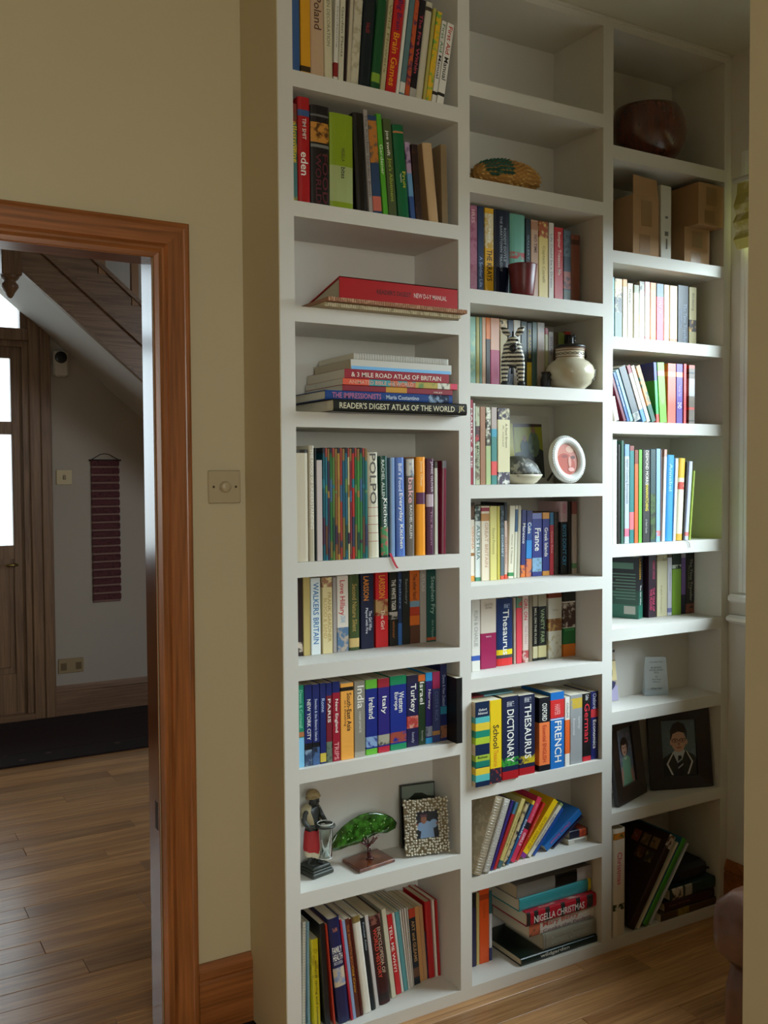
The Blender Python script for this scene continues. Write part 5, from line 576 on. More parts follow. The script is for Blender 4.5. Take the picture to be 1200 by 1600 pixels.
lf.box(-.9, -.86, -.012, .019, 0, zt+.01).box(.035, .076, -.012, .019, 0, zt+.03).box(-.86, .035, -.012, .019, zt-.02, zt+.03)
lf.box(-.89, .068, .02, .065, .04, zb+.002)
lf.build('door_leaf', DARKZ, fd)
for (a, b) in ((-.36, -.032), (-.79, -.46)):
    MB().box(a, b, .035, .05, .26+zb, .74+F).box(a+.03, b-.03, .028, .035, .3+zb, .70+F, c=.005).build('panel', DARKZ, fd)
    MB().box(a, b, .04, .045, .83+F, 1.57+F).build('pane', DG, fd); MB().box(a, b, .04, .045, 1.655+F, 2.075+F).build('pane', DG, fd)
MB().box(-.9, .045, .04, .045, 2.27+F, 2.79+F).build('pane', DG, fd)
MB().box(.03, .075, .0, .08, 2.27+F, 2.79+F).build('transom_bar', DARKZ, fd)
MB().box(-1.9, -1.0, .04, .045, 1.1, 2.19+F).box(-1.9, -1.0, .04, .045, 2.27+F, 2.79+F).build('pane', DG, fd)
MB().box(-1.9, -1.0, .02, .065, 0, 1.1).build('panel', DARKZ, fd)
MB().tube([(-.02, .02, 1.05), (-.02, -.03, 1.05), (-.09, -.035, 1.05)], .009, 8).build('door_handle', mat('a08a50', .3, .9), fd)
# staircase: world x, z lines from z = c - .865 x
st = empty('staircase', (0, 3.5, 0), label='timber staircase rising across the hall above its white plastered soffit', cat='staircase')
sl = -.855
def slope(c0, c1, x0, x1, y0, y1, name, m, **k): return MB().prism([(x0, c0+sl*x0+F), (x1, c0+sl*x1+F), (x1, c1+sl*x1+F), (x0, c1+sl*x0+F)], y0, y1).build(name, m, st, **k)
DARKS = wood_mat('dark_string_timber', '745a44', '9a7c60', 'X', .4, .2, .05)
slope(2.385, 2.60, -.14, 2.2, 0, .035, 'lower_string', DARKS); slope(2.60, 2.64, -.14, 2.2, -.022, .035, 'string_moulding', DARKS)
slope(2.64, 2.845, -.14, 2.2, .008, .035, 'upper_string', DARKS); slope(2.845, 2.875, -.14, 2.2, -.012, .05, 'string_capping', DARKS)
slope(2.385, 2.405, -.14, 2.2, -.012, 0, 'bottom_bead', DARKS)
slope(2.412, 2.43, -.5, 2.2, .035, .855, 'soffit', SOFFIT)
rise, run = .19, .19/.855
tm = MB().box(0, run+.02, .04, .85, -.03, 0, c=.004).mesh('tread', DARKW); rm_ = MB().box(0, .018, .04, .85, -.19, -.03).mesh('riser', DARKW)
for i in range(11):
    x = 1.95-run*i; z = 2.41+sl*(x-run)+F+.225
    for nm, me in (('tread', tm), ('riser', rm_)): o = link(bpy.data.objects.new(nm, me), st); o.location = (x-run, 0, z)
MB().box(-.215, -.104, -.05, .05, 2.44+F, 3.6+F, c=.006).build('newel_post', DARKZ, st)
MB().lathe([(.002, -.118), (.012, -.114), (.022, -.10), (.026, -.088), (.036, -.075), (.049, -.055), (.047, -.04), (.034, -.026), (.034, -.018), (.044, -.01), (.052, 0), (.052, .016), (.044, .024)], (-.166, 0, 2.432+F), 20).build('newel_drop', DARKZ, st)
bp_ = [(.016, 0), (.016, .03), (.021, .04), (.014, .055), (.019, .12), (.022, .2), (.014, .3), (.012, .45), (.02, .5), (.014, .52), (.014, .72)]
bm_ = MB(); bm_.box(-.021, .021, -.021, .021, -.06, .2); bm_.lathe([(.014, .2), (.021, .215), (.021, .23), (.013, .25), (.019, .3), (.02, .38), (.013, .5), (.011, .62), (.018, .68)], n=14); bm_.box(-.02, .02, -.02, .02, .68, .78)
bme = bm_.mesh('baluster', mat('a07a52', .45))
for i, x in enumerate([1.56, 1.36, 1.16, .96, .762, .562, .362, .162]):
    o = link(bpy.data.objects.new('baluster', bme), st); o.location = (x, .02, 2.875+sl*x+F)
slope(3.62, 3.67, -.12, 1.7, -.02, .055, 'handrail', DARKS)
# dark runner rug
rug = empty('hall_runner', (0, 0, 0), label='dark patterned runner rug lying before the front door', cat='rug')
RM, nt, b = nodes('runner_pile'); b.inputs['Roughness'].default_value = .95; tc = nt.nodes.new('ShaderNodeTexCoord'); vo = nt.nodes.new('ShaderNodeTexVoronoi'); vo.inputs['Scale'].default_value = 9
cr = nt.nodes.new('ShaderNodeValToRGB'); cr.color_ramp.elements[0].position = .12; cr.color_ramp.elements[0].color = lin('4c3a34'); cr.color_ramp.elements[1].position = .2; cr.color_ramp.elements[1].color = lin('1c0d0d')
nt.links.new(tc.outputs['Object'], vo.inputs['Vector']); nt.links.new(vo.outputs['Distance'], cr.inputs[0]); nt.links.new(cr.outputs[0], b.inputs['Base Color'])
MB().box(-1.6, 1.75, 3.5, 4.1, 0, .012, c=.002).build('field', mat('220c0c', .95), rug)
MB().box(-1.6, 1.75, 3.27, 3.498, 0, .0125, c=.002).build('border', RM, rug); MB().box(-1.6, 1.75, 4.102, 4.29, 0, .0125, c=.002).build('border', RM, rug)
# hall wall fittings
o = empty('wall_speaker_box', (.283, HY, 2.05+F), label='small white box with round black face high on the hall wall', cat='alarm box')
MB().box(-.05, .05, -.04, 0, -.088, .088, c=.012).build('housing', mat('cfc8ba', .4), o)
l = MB().lathe([(.04, 0), (.04, .006), (.034, .009), (.001, .009)], n=24).build('round_face', mat('15130f', .3), o); l.rotation_euler = (math.pi/2, 0, 0); l.location = (0, -.04, .042)
o = empty('light_switch', (.297, HY, 1.283+F), label='cream light switch plate on hall wall between door and wall hanging', cat='light switch')
MB().box(-.052, .052, -.01, 0, -.05, .05, c=.003).build('plate', mat('cbb98e', .4), o); MB().box(-.008, .008, -.018, -.01, -.015, .015, c=.002).build('rocker', mat('8a7a58', .4), o)
o = empty('wall_socket', (.32, HY, -.01+F), label='double power socket low on the hall wall above skirting', cat='socket')
MB().box(-.085, .085, -.01, 0, -.05, .05, c=.003).build('plate', mat('9a8460', .4), o)
for sx in (-.05, .05): MB().box(sx-.02, sx+.02, -.0105, -.0095, -.03, .02).build('outlet', mat('6a5636', .4), o)
hg = empty('wall_hanging', (.573, HY-.001, 0), label='long narrow maroon woven hanging on the dark hall wall', cat='wall hanging')
zt_ = 1.40+F; zb_ = .412+F; ns = 18; ph = (zt_-zb_)/ns
sm1 = MB().box(-.098, .098, -.016, -.006, 0, ph*.68, c=.003).mesh('panel', mat('5c3034/4a2428', .9, scale=60)); sm2 = MB().box(-.094, .094, -.012, -.004, 0, ph*.26, c=.002).mesh('band', mat('8a6a62', .9))
for i in range(ns):
    a = link(bpy.data.objects.new('woven_panel', sm1), hg); a.location = (0, 0, zt_-ph*(i+.7)); a2 = link(bpy.data.objects.new('pale_band', sm2), hg); a2.location = (0, 0, zt_-ph*(i+1)+.001)
MB().box(-.094, .094, -.005, -.001, zb_, zt_).build('backing', mat('2a1416', .9), hg)
MB().tube([(-.11, -.01, zt_), (.11, -.01, zt_)], .006, 8).build('rod', mat('241410', .5), hg)
MB().tube([(-.1, -.008, zt_), (-.03, -.008, zt_+.04), (0, -.006, zt_+.046), (.03, -.008, zt_+.04), (.1, -.008, zt_)], .003, 6).build('cord', mat('2a1c14', .7), hg)
# ================================================================ BOOKCASE
bc = empty('bookcase', (0, 0, 0), label='white painted built-in bookcase of three bays reaching the ceiling', cat='bookcase')
DP = .2568
ROWS = {1: [(2.3707, 2.742), (2.0224, 2.3259), (1.7385, 1.9795), (1.4525, 1.6959), (1.0384, 1.4096), (.7532, .996), (.4639, .7096), (.1159, .4231), (-.3105, .0698)],
        2: [(2.4568, 2.742), (2.1711, 2.414), (1.8391, 2.1271), (1.5555, 1.796), (1.2462, 1.5149), (.9355, 1.2036), (.65, .8936), (.3184, .6076), (.032, .2753), (-.3098, -.0137)],
        3: [(2.3645, 2.742), (2.0201, 2.3204), (1.736, 1.9793), (1.4537, 1.694), (1.0398, 1.412), (.7538, .996), (.4719, .7121), (.1257, .429), (-.3085, .083)]}
COLX = {1: (0, .54), 2: (.5824, 1.1189), 3: (1.1631, 1.6994)}
SHALLOW = {1: (6, 7), 2: (7, 8), 3: (6, 7)}
UP = [(-.0437, 0), (.54, .5824), (1.1189, 1.1631), (1.6994, XR-.001)]
for a, b_ in UP: MB().box(a, b_, 0, DP-.0015, 0, CE-.001).build('upright', WHITE, bc)
MB().box(-.0462, -.0439, .0005, DP-.0015, 0, CE-.001).build('side_panel', CREAM, bc, label='cream painted outer side panel')
for c, rows in ROWS.items():
    x0, x1 = COLX[c]
    MB().box(x0, x1, DP-.0095, DP-.0015, 0, CE-.001).build('back_panel', WHITE, bc)
    for i, (zb0, zt0) in enumerate(rows):
        z_top = zb0+F; z_bot = (rows[i+1][1]+F) if i+1 < len(rows) else 0
        MB().box(x0, x1, 0, DP-.0097, z_bot+(.0004 if z_bot else 0), z_top-.0005).build('shelf' if i+1 < len(rows) else 'plinth', WHITE, bc)
        if i in SHALLOW[c]: MB().box(x0+.0002, x1-.0002, .1548, .158, z_top-.0004, zt0+F-.0002).build('false_back', WHITE, bc)
    MB().box(x0, x1, 0, DP-.0097, rows[0][1]+F, CE-.001).build('top_board', WHITE, bc)
MB().box(-.0437, XR-.001, -.004, 0, CE-.012, CE-.001).build('top_bead', WHITE, bc)
# ================================================================ BOOKS
prepare_texts(sorted({t[0] for r in BOOKS for t in r[11]} | EXTRA_TEXTS))
YV = Vector((0, -1, 0))
def make_book(kind, name, w, h, d, c, bands, texts, label, group, ex, bookcat='book'):
    root = empty(name, label=label, cat=bookcat, group=group)
    hard = kind == 'H'; t = min(.0022 if hard else .0006, w*.2); side = ex.get('side', c)
    if hard: o = [(-w/2, d), (-w/2, .004), (-w/2+.1*w, .0014), (-.22*w, 0), (.22*w, 0), (w/2-.1*w, .0014), (w/2, .004), (w/2, d)]
    else: k = min(.0012, w*.15); o = [(-w/2, d), (-w/2, k), (-w/2+k, 0), (w/2-k, 0), (w/2, k), (w/2, d)]
    inn = [(max(-w/2+t, min(w/2-t, x)), max(y, 0)+t if 0 < i < len(o)-1 else y) for i, (x, y) in enumerate(o)]
    lv = sorted({0.0, h} | {round(h*(1-v), 5) for b in bands for v in b[:2] if 0 < v < 1})
    n = len(o); vs = []; fs = []; mi = []; cols = [c, side]
    for z in lv: vs += [(x, y, z) for x, y in o] + [(x, y, z) for x, y in inn]
    def bandcol(z):
        r = 0
        for b in bands:
            if h*(1-b[1]) <= z <= h*(1-b[0]):
                if b[2] not in cols: cols.append(b[2])
                r = cols.index(b[2])
        return r
    for k in range(len(lv)-1):
        A = k*2*n; B = A+2*n; bi = bandcol((lv[k]+lv[k+1])/2)
        for i in range(n-1):
            fs.append((A+i, A+i+1, B+i+1, B+i)); mi.append(bi if 0 < i < n-2 else (1 if bi == 0 or hard else bi))
            fs.append((A+n+i+1, A+n+i, B+n+i, B+n+i+1)); mi.append(1)
        fs.append((A+n, A, B, B+n)); mi.append(1); fs.append((A+n-1, A+2*n-1, B+2*n-1, B+n-1)); mi.append(1)
    T = (len(lv)-1)*2*n
    for i in range(n-1): fs.append((i+1, i, n+i, n+i+1)); mi.append(1); fs.append((T+i, T+i+1, T+n+i+1, T+n+i)); mi.append(1)
    m = MB(); m.add(vs, fs, mi)
    m.build('cover', [mat(x, .32 if hard else .38, scale=60) for x in cols], root)
    g_ = .003 if hard else .0003
    if w-2*t > .0015: MB().box(-w/2+t+.0002, w/2-t-.0002, t+.0006 if not hard else .0065, d-g_, g_, h-g_).build('pages', PAGE if hash_(label) % 3 else PAGE2, root)
    if texts:
        for tx in texts:
            st_, f0, f1, tc_, ac, hf = tx; tb = MB(); q = 0
            if ex.get('horiz') and (f1-f0) < .12:
                L_ = w*min(.86, hf*1.1); put_text(tb, st_, Vector((-L_/2+(ac-.5)*w*.5, -.0005, h*(1-f1))), Vector((1, 0, 0)), Vector((0, 0, 1)), L_, (f1-f0)*h, q, False)
            else:
                H_ = min(hf*w, .03); put_text(tb, st_, Vector(((ac-.5)*w-H_/2, -.0005, h*(1-f0))), Vector((0, 0, -1)), Vector((1, 0, 0)), (f1-f0)*h, H_, q, False)
            tb.build('lettering', mat(tc_, .5), root)
    if ex.get('spiral'):
        sp = MB(); nr = max(8, int(h/.0085)); rr = max(.0025, w*.5+.0003)
        for i in range(nr):
            z = .008+(h-.016)*i/(nr-1); sp.tube([(rr*math.cos(a), .004-.002+rr*.55*math.sin(a), z+.0006*math.sin(a)) for a in [q*math.pi/4 for q in range(8)]], .0008, 4, closed=True)
        sp.build('wire_binding', mat('c8c4bc' if ex['spiral'] == 1 else '2a2622', .3, .8), root)
    return root
def hash_(s): return sum(ord(c)*(i+1) for i, c in enumerate(s))
for r in BOOKS:
    kind, name, x, y, z, w, h, d, tilt, c, bands, texts, label, group, ex = r
    b = make_book(kind, name, w, h, d, c, bands, texts, label, group, ex)
    b.location = (x, y, z+abs(w/2*math.sin(tilt))+.0002); b.rotation_euler = (0, tilt, 0)
    if ex.get('yaw'):
        b.rotation_euler = (0, 0, ex['yaw']); b.location = (x-.012, y+.002, z)
    if ex.get('back'):
        q = MB(); W_ = d
        for i in range(9): q.box(-w/2-.0006, -w/2, .012, W_-.012-(i % 3)*.01, h*(.72-.05*i)-.003, h*(.72-.05*i)+.001)
        q.box(-w/2-.0006, -w/2, .02, W_-.01, h*.8, h*.9)
        q.build('back_text', mat('5e8272', .5), b); MB().box(-w/2-.0008, -w/2-.0001, .012, .055, h*.07, h*.2).build('barcode_label', mat('b8b8b0', .5), b)
    if ex.get('photos'):
        for i, (yy, zz, s1, s2) in enumerate([(.03, .80, .035, .04), (.075, .80, .035, .04), (.12, .80, .035, .04), (.03, .65, .035, .04), (.075, .66, .035, .04)]):
            MB().box(-w/2-.0008, -w/2, yy, yy+s1, h*zz, h*zz+s2).build('cover_photo', mat(['8a7050/3a3020', '6a5a40/a08060', '9a4a30/c0a080', '3a3a30/8a7a50', '5a3a28/907048'][i], .4, scale=80), b)
        MB().box(-w*.35, w*.35, -.0008, -.0001, h*.86, h*.955).build('cover_photo', mat('c8beb0/5a4030', .4, scale=70), b)
# ================================================================ LYING BOOKS
def lay(spec, x0, y, z, th, ln, d, psi=0, **kw):
    c, bands, texts, label, group = spec; ex = kw.get('ex', {})
    b = make_book(kw.get('kind', 'H'), kw.get('name', 'hardback_book'), th, ln, d, c, bands, texts, label, group, ex)
    b.matrix_world = Matrix.Translation((x0, y, z+th/2+F+.0002)) @ Matrix.Rotation(psi, 4, 'Z') @ Matrix.Translation((ln, 0, 0)) @ Matrix.Rotation(-math.pi/2, 4, 'Y')
    return b
G4 = "flat stack on the left bay's fourth shelf"; z = 1.4525
stack4 = [
 (('14120f', [], [['READER\'S DIGEST ATLAS OF THE WORLD', .04, .9, 'd8cfae', .5, .5], ['JK', .93, .98, 'c8b880', .5, .6]], "big black world atlas, lowest in left bay's flat stack", G4), .093, -.045, .034, .445, .28, 'H'),
 (('1f4280', [[.8, .97, '14203c/8aa0b8']], [['THE IMPRESSIONISTS', .05, .42, 'c06a90', .5, .6], ['Maria Costantino', .46, .72, 'c8d0e0', .5, .45]], "blue art book lying directly on the black world atlas", G4), .085, -.010, .0265, .425, .25, 'H'),
 (('8a1f2c', [[.38, .57, 'c8902c']], [['MILES', .82, .9, 'e0c8b8', .4, .3]], "dark red paperback with ochre label above the blue art book", G4), .142, -.004, .0165, .372, .24, 'P'),
 (('c86a4a/5a9a98', [[0, .22, 'e05a3c'], [.22, .4, '4a9aa0'], [.62, .82, 'b8a04a/6a8a4a'], [.82, .93, 'd8d4c0/3a3430'], [.94, 1, 'd83a58']], [['ANIMATED BIBLE and WORLD', .05, .6, 'e8a890', .5, .6]], "patchwork coloured paperback lying beneath the red road atlas", G4), .142, -.006, .018, .388, .24, 'P'),
 (('9a1c2c', [], [['& 3 MILE ROAD ATLAS OF BRITAIN', .06, .92, 'e8d8c8', .45, .5]], "red road atlas with cream capitals, middle of left bay's stack", G4), .149, -.004, .0265, .352, .24, 'P'),
 (('d0ccc4', [], [], "white book with sky blue lower edge beneath wire-bound pad", G4), .170, -.002, .0275, .342, .23, 'P'),
 (('cfccc4', [], [], "grey white wire-bound pad topping the left bay's flat stack", G4), .183, .004, .018, .322, .22, 'P')]
for i, (sp_, x0, y, th, ln, d, k) in enumerate(stack4):
    b = lay(sp_, x0, y, z, th, ln, d, kind=k, name={'H': 'hardback_book', 'P': 'paperback_book'}[k] if i < 6 else 'spiral_notebook', ex={'spiral': 1} if i == 6 else {})
    if i == 5: MB().box(-th/2-.0001, -th/2+.009, -.0008, .0, .004, ln-.002).build('blue_stripe', mat('7ab8e8', .4), b)
    z += th+.0004
# red binder on two woven mats
G3 = "flat pile on the left bay's third shelf"
for i, (x0, y, th, ln, lab) in enumerate([(.075, -.03, .0125, .452, "pale woven-edged mat lying under the other mat beneath red manual"), (.078, -.046, .0125, .461, "reddish tan woven-edged mat directly beneath the red manual")]):
    o = empty('woven_mat', (x0, y, 1.7385+F+i*.0128), label=lab, cat='table mat', group=G3)
    MB().box(0, ln, 0, .262, .0005, th, c=.002).build('mat', mat(['b8a888', 'a87a5c'][i], .9), o)
    m = MB(); n_ = 64
    for k in range(n_): m.box(ln*k/n_+.0006, ln*(k+1)/n_-.0006, -.0016, .0, .0008, th-.0005, c=.0006)
    m.build('woven_edge', mat(['cbbd9c/a89878', 'a8785c/c8a080'][i], .9, scale=90), o)
bd = empty('ring_binder', (.137, 0, 1.7642+F), label="thick red do-it-yourself manual lying flat and tapering to the back", cat='book', group=G3)
m = MB(); H1, H0, LN, DD = .068, .018, .399, .21
m.add([(0, 0, 0), (LN, 0, 0), (LN, 0, H1), (0, 0, H1), (0, .002, .002), (LN, .002, .002), (LN, .002, H1-.002), (0, .002, H1-.002)], [(0, 1, 2, 3), (7, 6, 5, 4), (0, 3, 7, 4), (1, 5, 6, 2), (3, 2, 6, 7), (0, 4, 5, 1)])
m.add([(0, 0, H1-.0025), (LN, 0, H1-.0025), (LN, DD, H0), (0, DD, H0), (0, 0, H1), (LN, 0, H1), (LN, DD, H0+.0025), (0, DD, H0+.0025)], [(3, 2, 1, 0), (4, 5, 6, 7), (0, 1, 5, 4), (1, 2, 6, 5), (2, 3, 7, 6), (3, 0, 4, 7)]); m.box(0, LN, 0, DD, 0, .0025)
m.build('cover', mat('b0181c', .35), bd)
m = MB(); m.add([(.004, .006, .003), (LN-.004, .006, .003), (LN-.004, DD-.01, .003), (.004, DD-.01, .003), (.004, .006, H1-.005), (LN-.004, .006, H1-.005), (LN-.004, DD-.01, H0), (.004, DD-.01, H0)], [(3, 2, 1, 0), (4, 5, 6, 7), (0, 1, 5, 4), (1, 2, 6, 5), (2, 3, 7, 6), (3, 0, 4, 7)]); m.build('pages', PAGE2, bd)
m = MB(); put_text(m, "READER'S DIGEST", Vector((.12, -.0006, .029)), Vector((1, 0, 0)), Vector((0, 0, 1)), .115, .0135, 0, False); put_text(m, 'NEW D-I-Y MANUAL', Vector((.245, -.0006, .029)), Vector((1, 0, 0)), Vector((0, 0, 1)), .115, .0135, 1, False)
m.build('lettering', [mat('3c0c0c', .5), mat('e8c8c0', .5)], bd)
# right-hand pile on the middle bay's bottom shelf
G10 = "flat stack on the middle bay's bottom shelf"; z = -.3098
for i, (sp_, x0, y, th, ln, d, ps) in enumerate([
 (('0f201a', [], [['wildgarden', .24, .62, 'd8d8d0', .55, .62]], "very dark green garden book at base of the middle bay's pile", G10), .788, .015, .024, .325, .225, 0),
 (('8a8678', [[.02, .05, '77736a']], [['Domestic Ornament', .15, .85, '9e9a8c', .5, .5]], "thick grey cloth book lying on the dark green garden book", G10), .885, .022, .052, .228, .21, 0),
 (('cfc8c0', [[0, .16, 'c0684a/6a4a3a']], [['Mary Berry', .2, .75, 'c0604a', .68, .5], ['Cooks the Perfect', .2, .95, '8a6a78', .22, .26]], "white cookbook with orange script lying beneath the red striped one", G10), .832, .03, .042, .284, .2, .01),
 (('b01c2c', [[.0, .05, '2a2a28'], [.1, .16, '2a2a28'], [.26, .32, '2a2a28'], [.48, .54, '2a2a28'], [.7, .76, '2a2a28'], [.86, .95, '2a2a28']], [['NIGELLA CHRISTMAS', .1, .82, 'e8e0d8', .4, .5]], "red festive cookbook with black stripes and white capitals", G10), .816, .022, .046, .299, .215, .0),
 (('3a98a0', [[.96, 1, 'e0c820']], [['Complete Travel', .15, .8, '4ea8b0', .3, .3]], "turquoise book with yellow end, second from top of pile", G10), .800, .04, .043, .310, .19, .01),
 (('84827e', [[.5, .8, '12110f'], [.8, 1, 'b0acac']], [], "grey and black book crowning the middle bay's bottom pile", G10), .79, .04, .045, .322, .19, .01)]):
    b = lay(sp_, x0, y, z, th, ln, d, ps); z += th+.0004
    if i == 3: MB().box(th/2, th/2+.0008, .01, .2, .02, ln-.02).build('cover_picture', mat('b8283a/e0b8a8', .25, coat=1, scale=14), b)
    if i == 4: MB().box(th/2, th/2+.0008, .004, .18, .02, ln-.02).build('cover_sheet', mat('2f9098', .25, coat=1), b)
# small ones
G9 = "books lying flat on the middle bay's ninth shelf"
lay(('d4d0c8', [], [['VISITOR BOOK', .3, .9, '6a6a70', .5, .5]], "white pocket book lying flat beside the leaning children's books", G9), 1.012, .045, .032, .016, .082, .1, kind='P', name='paperback_book')
lay(('1a1c34', [[.55, .95, 'b03a28/d86a40']], [], "small dark book with red picture lying on white pocket book", G9), 1.020, .05, .0488, .026, .078, .095, -.03, kind='P', name='paperback_book')
GR = "books lying flat on the right bay's bottom shelf"; z = -.3085
for sp_, x0, y, th, ln, d, k in [
 (('4a3a20', [[.3, .5, '8a7a30/3a2a18']], [], "brown yellow book at base of the right bay's low pile", GR), 1.402, .004, .026, .285, .22, 'P'),
 (('2a1412', [], [['Lost Worlds', .1, .5, '9a7a6a', .6, .18]], "dark maroon book lying in the right bay's low pile", GR), 1.424, .006, .033, .255, .22, 'H'),
 (('1f3c34', [[.05, .28, 'c8c0b0/2a2a20'], [.33, .48, 'a8a8a0']], [], "dark green book with pale label lying beneath the black case", GR), 1.452, .008, .042, .235, .21, 'H')]:
    lay(sp_, x0, y, z, th, ln, d, kind=k, name='hardback_book' if k == 'H' else 'paperback_book'); z += th+.0004
o = empty('zip_case', (1.497, .02, z+F+.0003), label="rounded black zip case resting on right bay's dark green book", cat='case')
MB().box(0, .17, 0, .19, 0, .062, c=.016).build('case_body', mat('14181c', .6), o); MB().box(-.001, .171, -.001, .191, .029, .033, c=.001).build('zip', mat('2a2e32', .4, .5), o)
# magazine lying across tops on middle bay's eighth shelf
tops = max(r[6] for r in BOOKS if "middle bay's eighth" in r[13] and r[2] < .80)
o = empty('magazine', (.592, .03, .3184+F+tops+.0015), label='thin magazine with red and pale blue cover lying across the dictionaries', cat='magazine')
MB().box(0, .175, 0, .115, 0, .0035).build('cover', mat('7ab0c4', .35), o); MB().box(.0, .06, .0, .115, .0035, .0039).box(-.0004, .06, -.0004, 0, 0, .0039).build('red_corner', mat('8a2830/3a2a3a', .35), o)
# ribbons
def ribbon(name, pts, w, m, **k):
    mb = MB(); mb.loft([[(x-w/2, y, z+F), (x+w/2, y, z+F), (x+w/2, y+.0006, z+F), (x-w/2, y+.0006, z+F)] for x, y, z in pts]); return mb.build(name, m, **k)
ribbon('bookmark_ribbon', [(.301, .008, 1.050), (.300, -.003, 1.0405), (.304, -.0035, 1.030), (.312, -.004, 1.015), (.319, -.004, 1.006)], .0075, mat('b8283c', .5), label='red bookmark ribbon hanging over the shelf edge beneath the green cookbook', cat='ribbon')
ribbon('bookmark_ribbon', [(1.5, .01, 1.043), (1.505, -.003, 1.0415), (1.515, -.004, 1.038), (1.527, -.004, 1.030), (1.53, -.004, 1.014)], .002, mat('2a2620', .5), label='thin black bookmark ribbon hanging from the right bay cookbooks', cat='ribbon')
# ================================================================ PICTURES (flat prints)
def ellp(cx, cy, rx, ry, n=20, a0=0, a1=2*math.pi): return [(cx+rx*math.cos(a0+(a1-a0)*i/n), cy+ry*math.sin(a0+(a1-a0)*i/n)) for i in range(n)]
def picture(name, parent, O, UX, UZ, w, h, layers, N=None):
    """layers: (colour, polygon in 0..1) stacked a hair apart towards the viewer"""
    O, UX, UZ = Vector(O), Vector(UX).normalized(), Vector(UZ).normalized(); N = UX.cross(UZ) if N is None else Vector(N)
    mb = MB(); cols = []
    for i, (c, poly) in enumerate(layers):
        if c not in cols: cols.append(c)
        mb.add([tuple(O+UX*(p[0]*w)+UZ*(p[1]*h)+N*(.00025*(i+1))) for p in poly], [tuple(range(len(poly)))], cols.index(c))
    return mb.build(name, [mat(c, .35, scale=50) for c in cols], parent)
FULL = [(0, 0), (1, 0), (1, 1), (0, 1)]
def clip(poly): return [(min(1, max(0, x)), min(1, max(0, y))) for x, y in poly]
# figurine -------------------------------------------------------
fg = empty('figurine', (.0985, .106, .1159+F), math.radians(13), label='dark figurine in red skirt and tan cap holding a glass cylinder', cat='figurine')
FB = mat('2e302c/262824', .45, scale=60); m = MB(); m.box(-.040, .040, -.038, .038, 0, .014, c=.003).box(-.036, .036, -.034, .034, .014, .020, c=.002).box(-.033, .033, -.031, .031, .02, .03, c=.003)
m.build('plinth', mat('34372f/2a2d28', .5), fg)
def skin(name, verts, edges, radii, m, parent, sub=2, rz=0):
    me = bpy.data.meshes.new(name); me.from_pydata(verts, edges, []); me.materials.append(m); o = link(bpy.data.objects.new(name, me), parent)
    sk = o.modifiers.new('skin', 'SKIN'); sk.use_smooth_shade = True
    for v, r in zip(me.skin_vertices[0].data, radii): v.radius = (r, r) if not isinstance(r, tuple) else r
    me.skin_vertices[0].data[0].use_root = True
    s_ = o.modifiers.new('sub', 'SUBSURF'); s_.levels = s_.render_levels = sub; return o
V = [(0, 0, .128), (-.002, 0, .158), (-.002, 0, .185), (0, 0, .200), (.004, 0, .214), (.008, -.0, .226),        # pelvis..head 0-5
     (-.006, -.030, .19), (.0, -.040, .165), (.014, -.034, .150), (.030, -.022, .153),                            # arm near camera 6-9
     (-.004, .030, .19), (.006, .038, .165), (.024, .032, .152), (.040, .016, .153),                             # far arm 10-13
     (.0, -.013, .1), (.004, -.014, .065), (-.002, -.014, .034), (.018, -.016, .033),                              # leg 14-17
     (.0, .013, .1), (.012, .014, .065), (.010, .014, .034), (.03, .016, .033)]
E_ = [(0, 1), (1, 2), (2, 3), (3, 4), (4, 5), (2, 6), (6, 7), (7, 8), (8, 9), (2, 10), (10, 11), (11, 12), (12, 13), (0, 14), (14, 15), (15, 16), (16, 17), (0, 18), (18, 19), (19, 20), (20, 21)]
Rr = [.017, .018, .02, .010, .012, .013, .0105, .0085, .007, .0045, .0105, .0085, .007, .0045, .012, .0085, .0055, .0045, .012, .0085, .0055, .0045]
skin('body', V, E_, Rr, FB, fg)
m = MB(); m.ell((.008, 0, .222), (.0155, .0145, .0175), 16, 10); m.ell((.0235, 0, .219), (.003, .0025, .004), 8, 6); m.ell((.02, 0, .2115), (.003, .005, .002), 8, 5)
for s_ in (-1, 1): m.ell((.007, s_*.0148, .221), (.003, .002, .004), 8, 6)
m.build('head', FB, fg)
m = MB(); m.ell((.003, 0, .2345), (.021, .0205, .016), 18, 10); m.tube([(.004+.0195*math.cos(a), .019*math.sin(a), .229+.003*math.cos(a)) for a in [i*math.pi/8 for i in range(16)]], .0035, 6, closed=True); m.build('cap', mat('a08c64/8a7650', .8, scale=80), fg)
m = MB(); rings = []
for z_, rx, ry, ox in ((.134, .021, .023, 0), (.12, .024, .027, 0), (.10, .026, .029, .001), (.078, .028, .031, .002), (.068, .027, .030, .003)): rings.append([(ox+rx*math.cos(a), ry*math.sin(a), z_+(-.008*math.sin(a) if z_ < .09 else 0)+.0015*math.sin(6*a)) for a in [i*2*math.pi/24 for i in range(24)]])
m.loft(rings, 0, True, False); m.build('red_skirt', mat('a81f22', .6), fg)
m = MB(); rings = [[(.003+rx*math.cos(a), ry*math.sin(a), z_-.009*math.sin(a)+.002*math.sin(5*a)) for a in [i*2*math.pi/24 for i in range(24)]] for z_, rx, ry in ((.074, .0245, .0275), (.064, .027, .030), (.052, .025, .028))]
m.loft(rings, 0, True, False); m.build('cream_underskirt', mat('c8bca0', .7), fg)
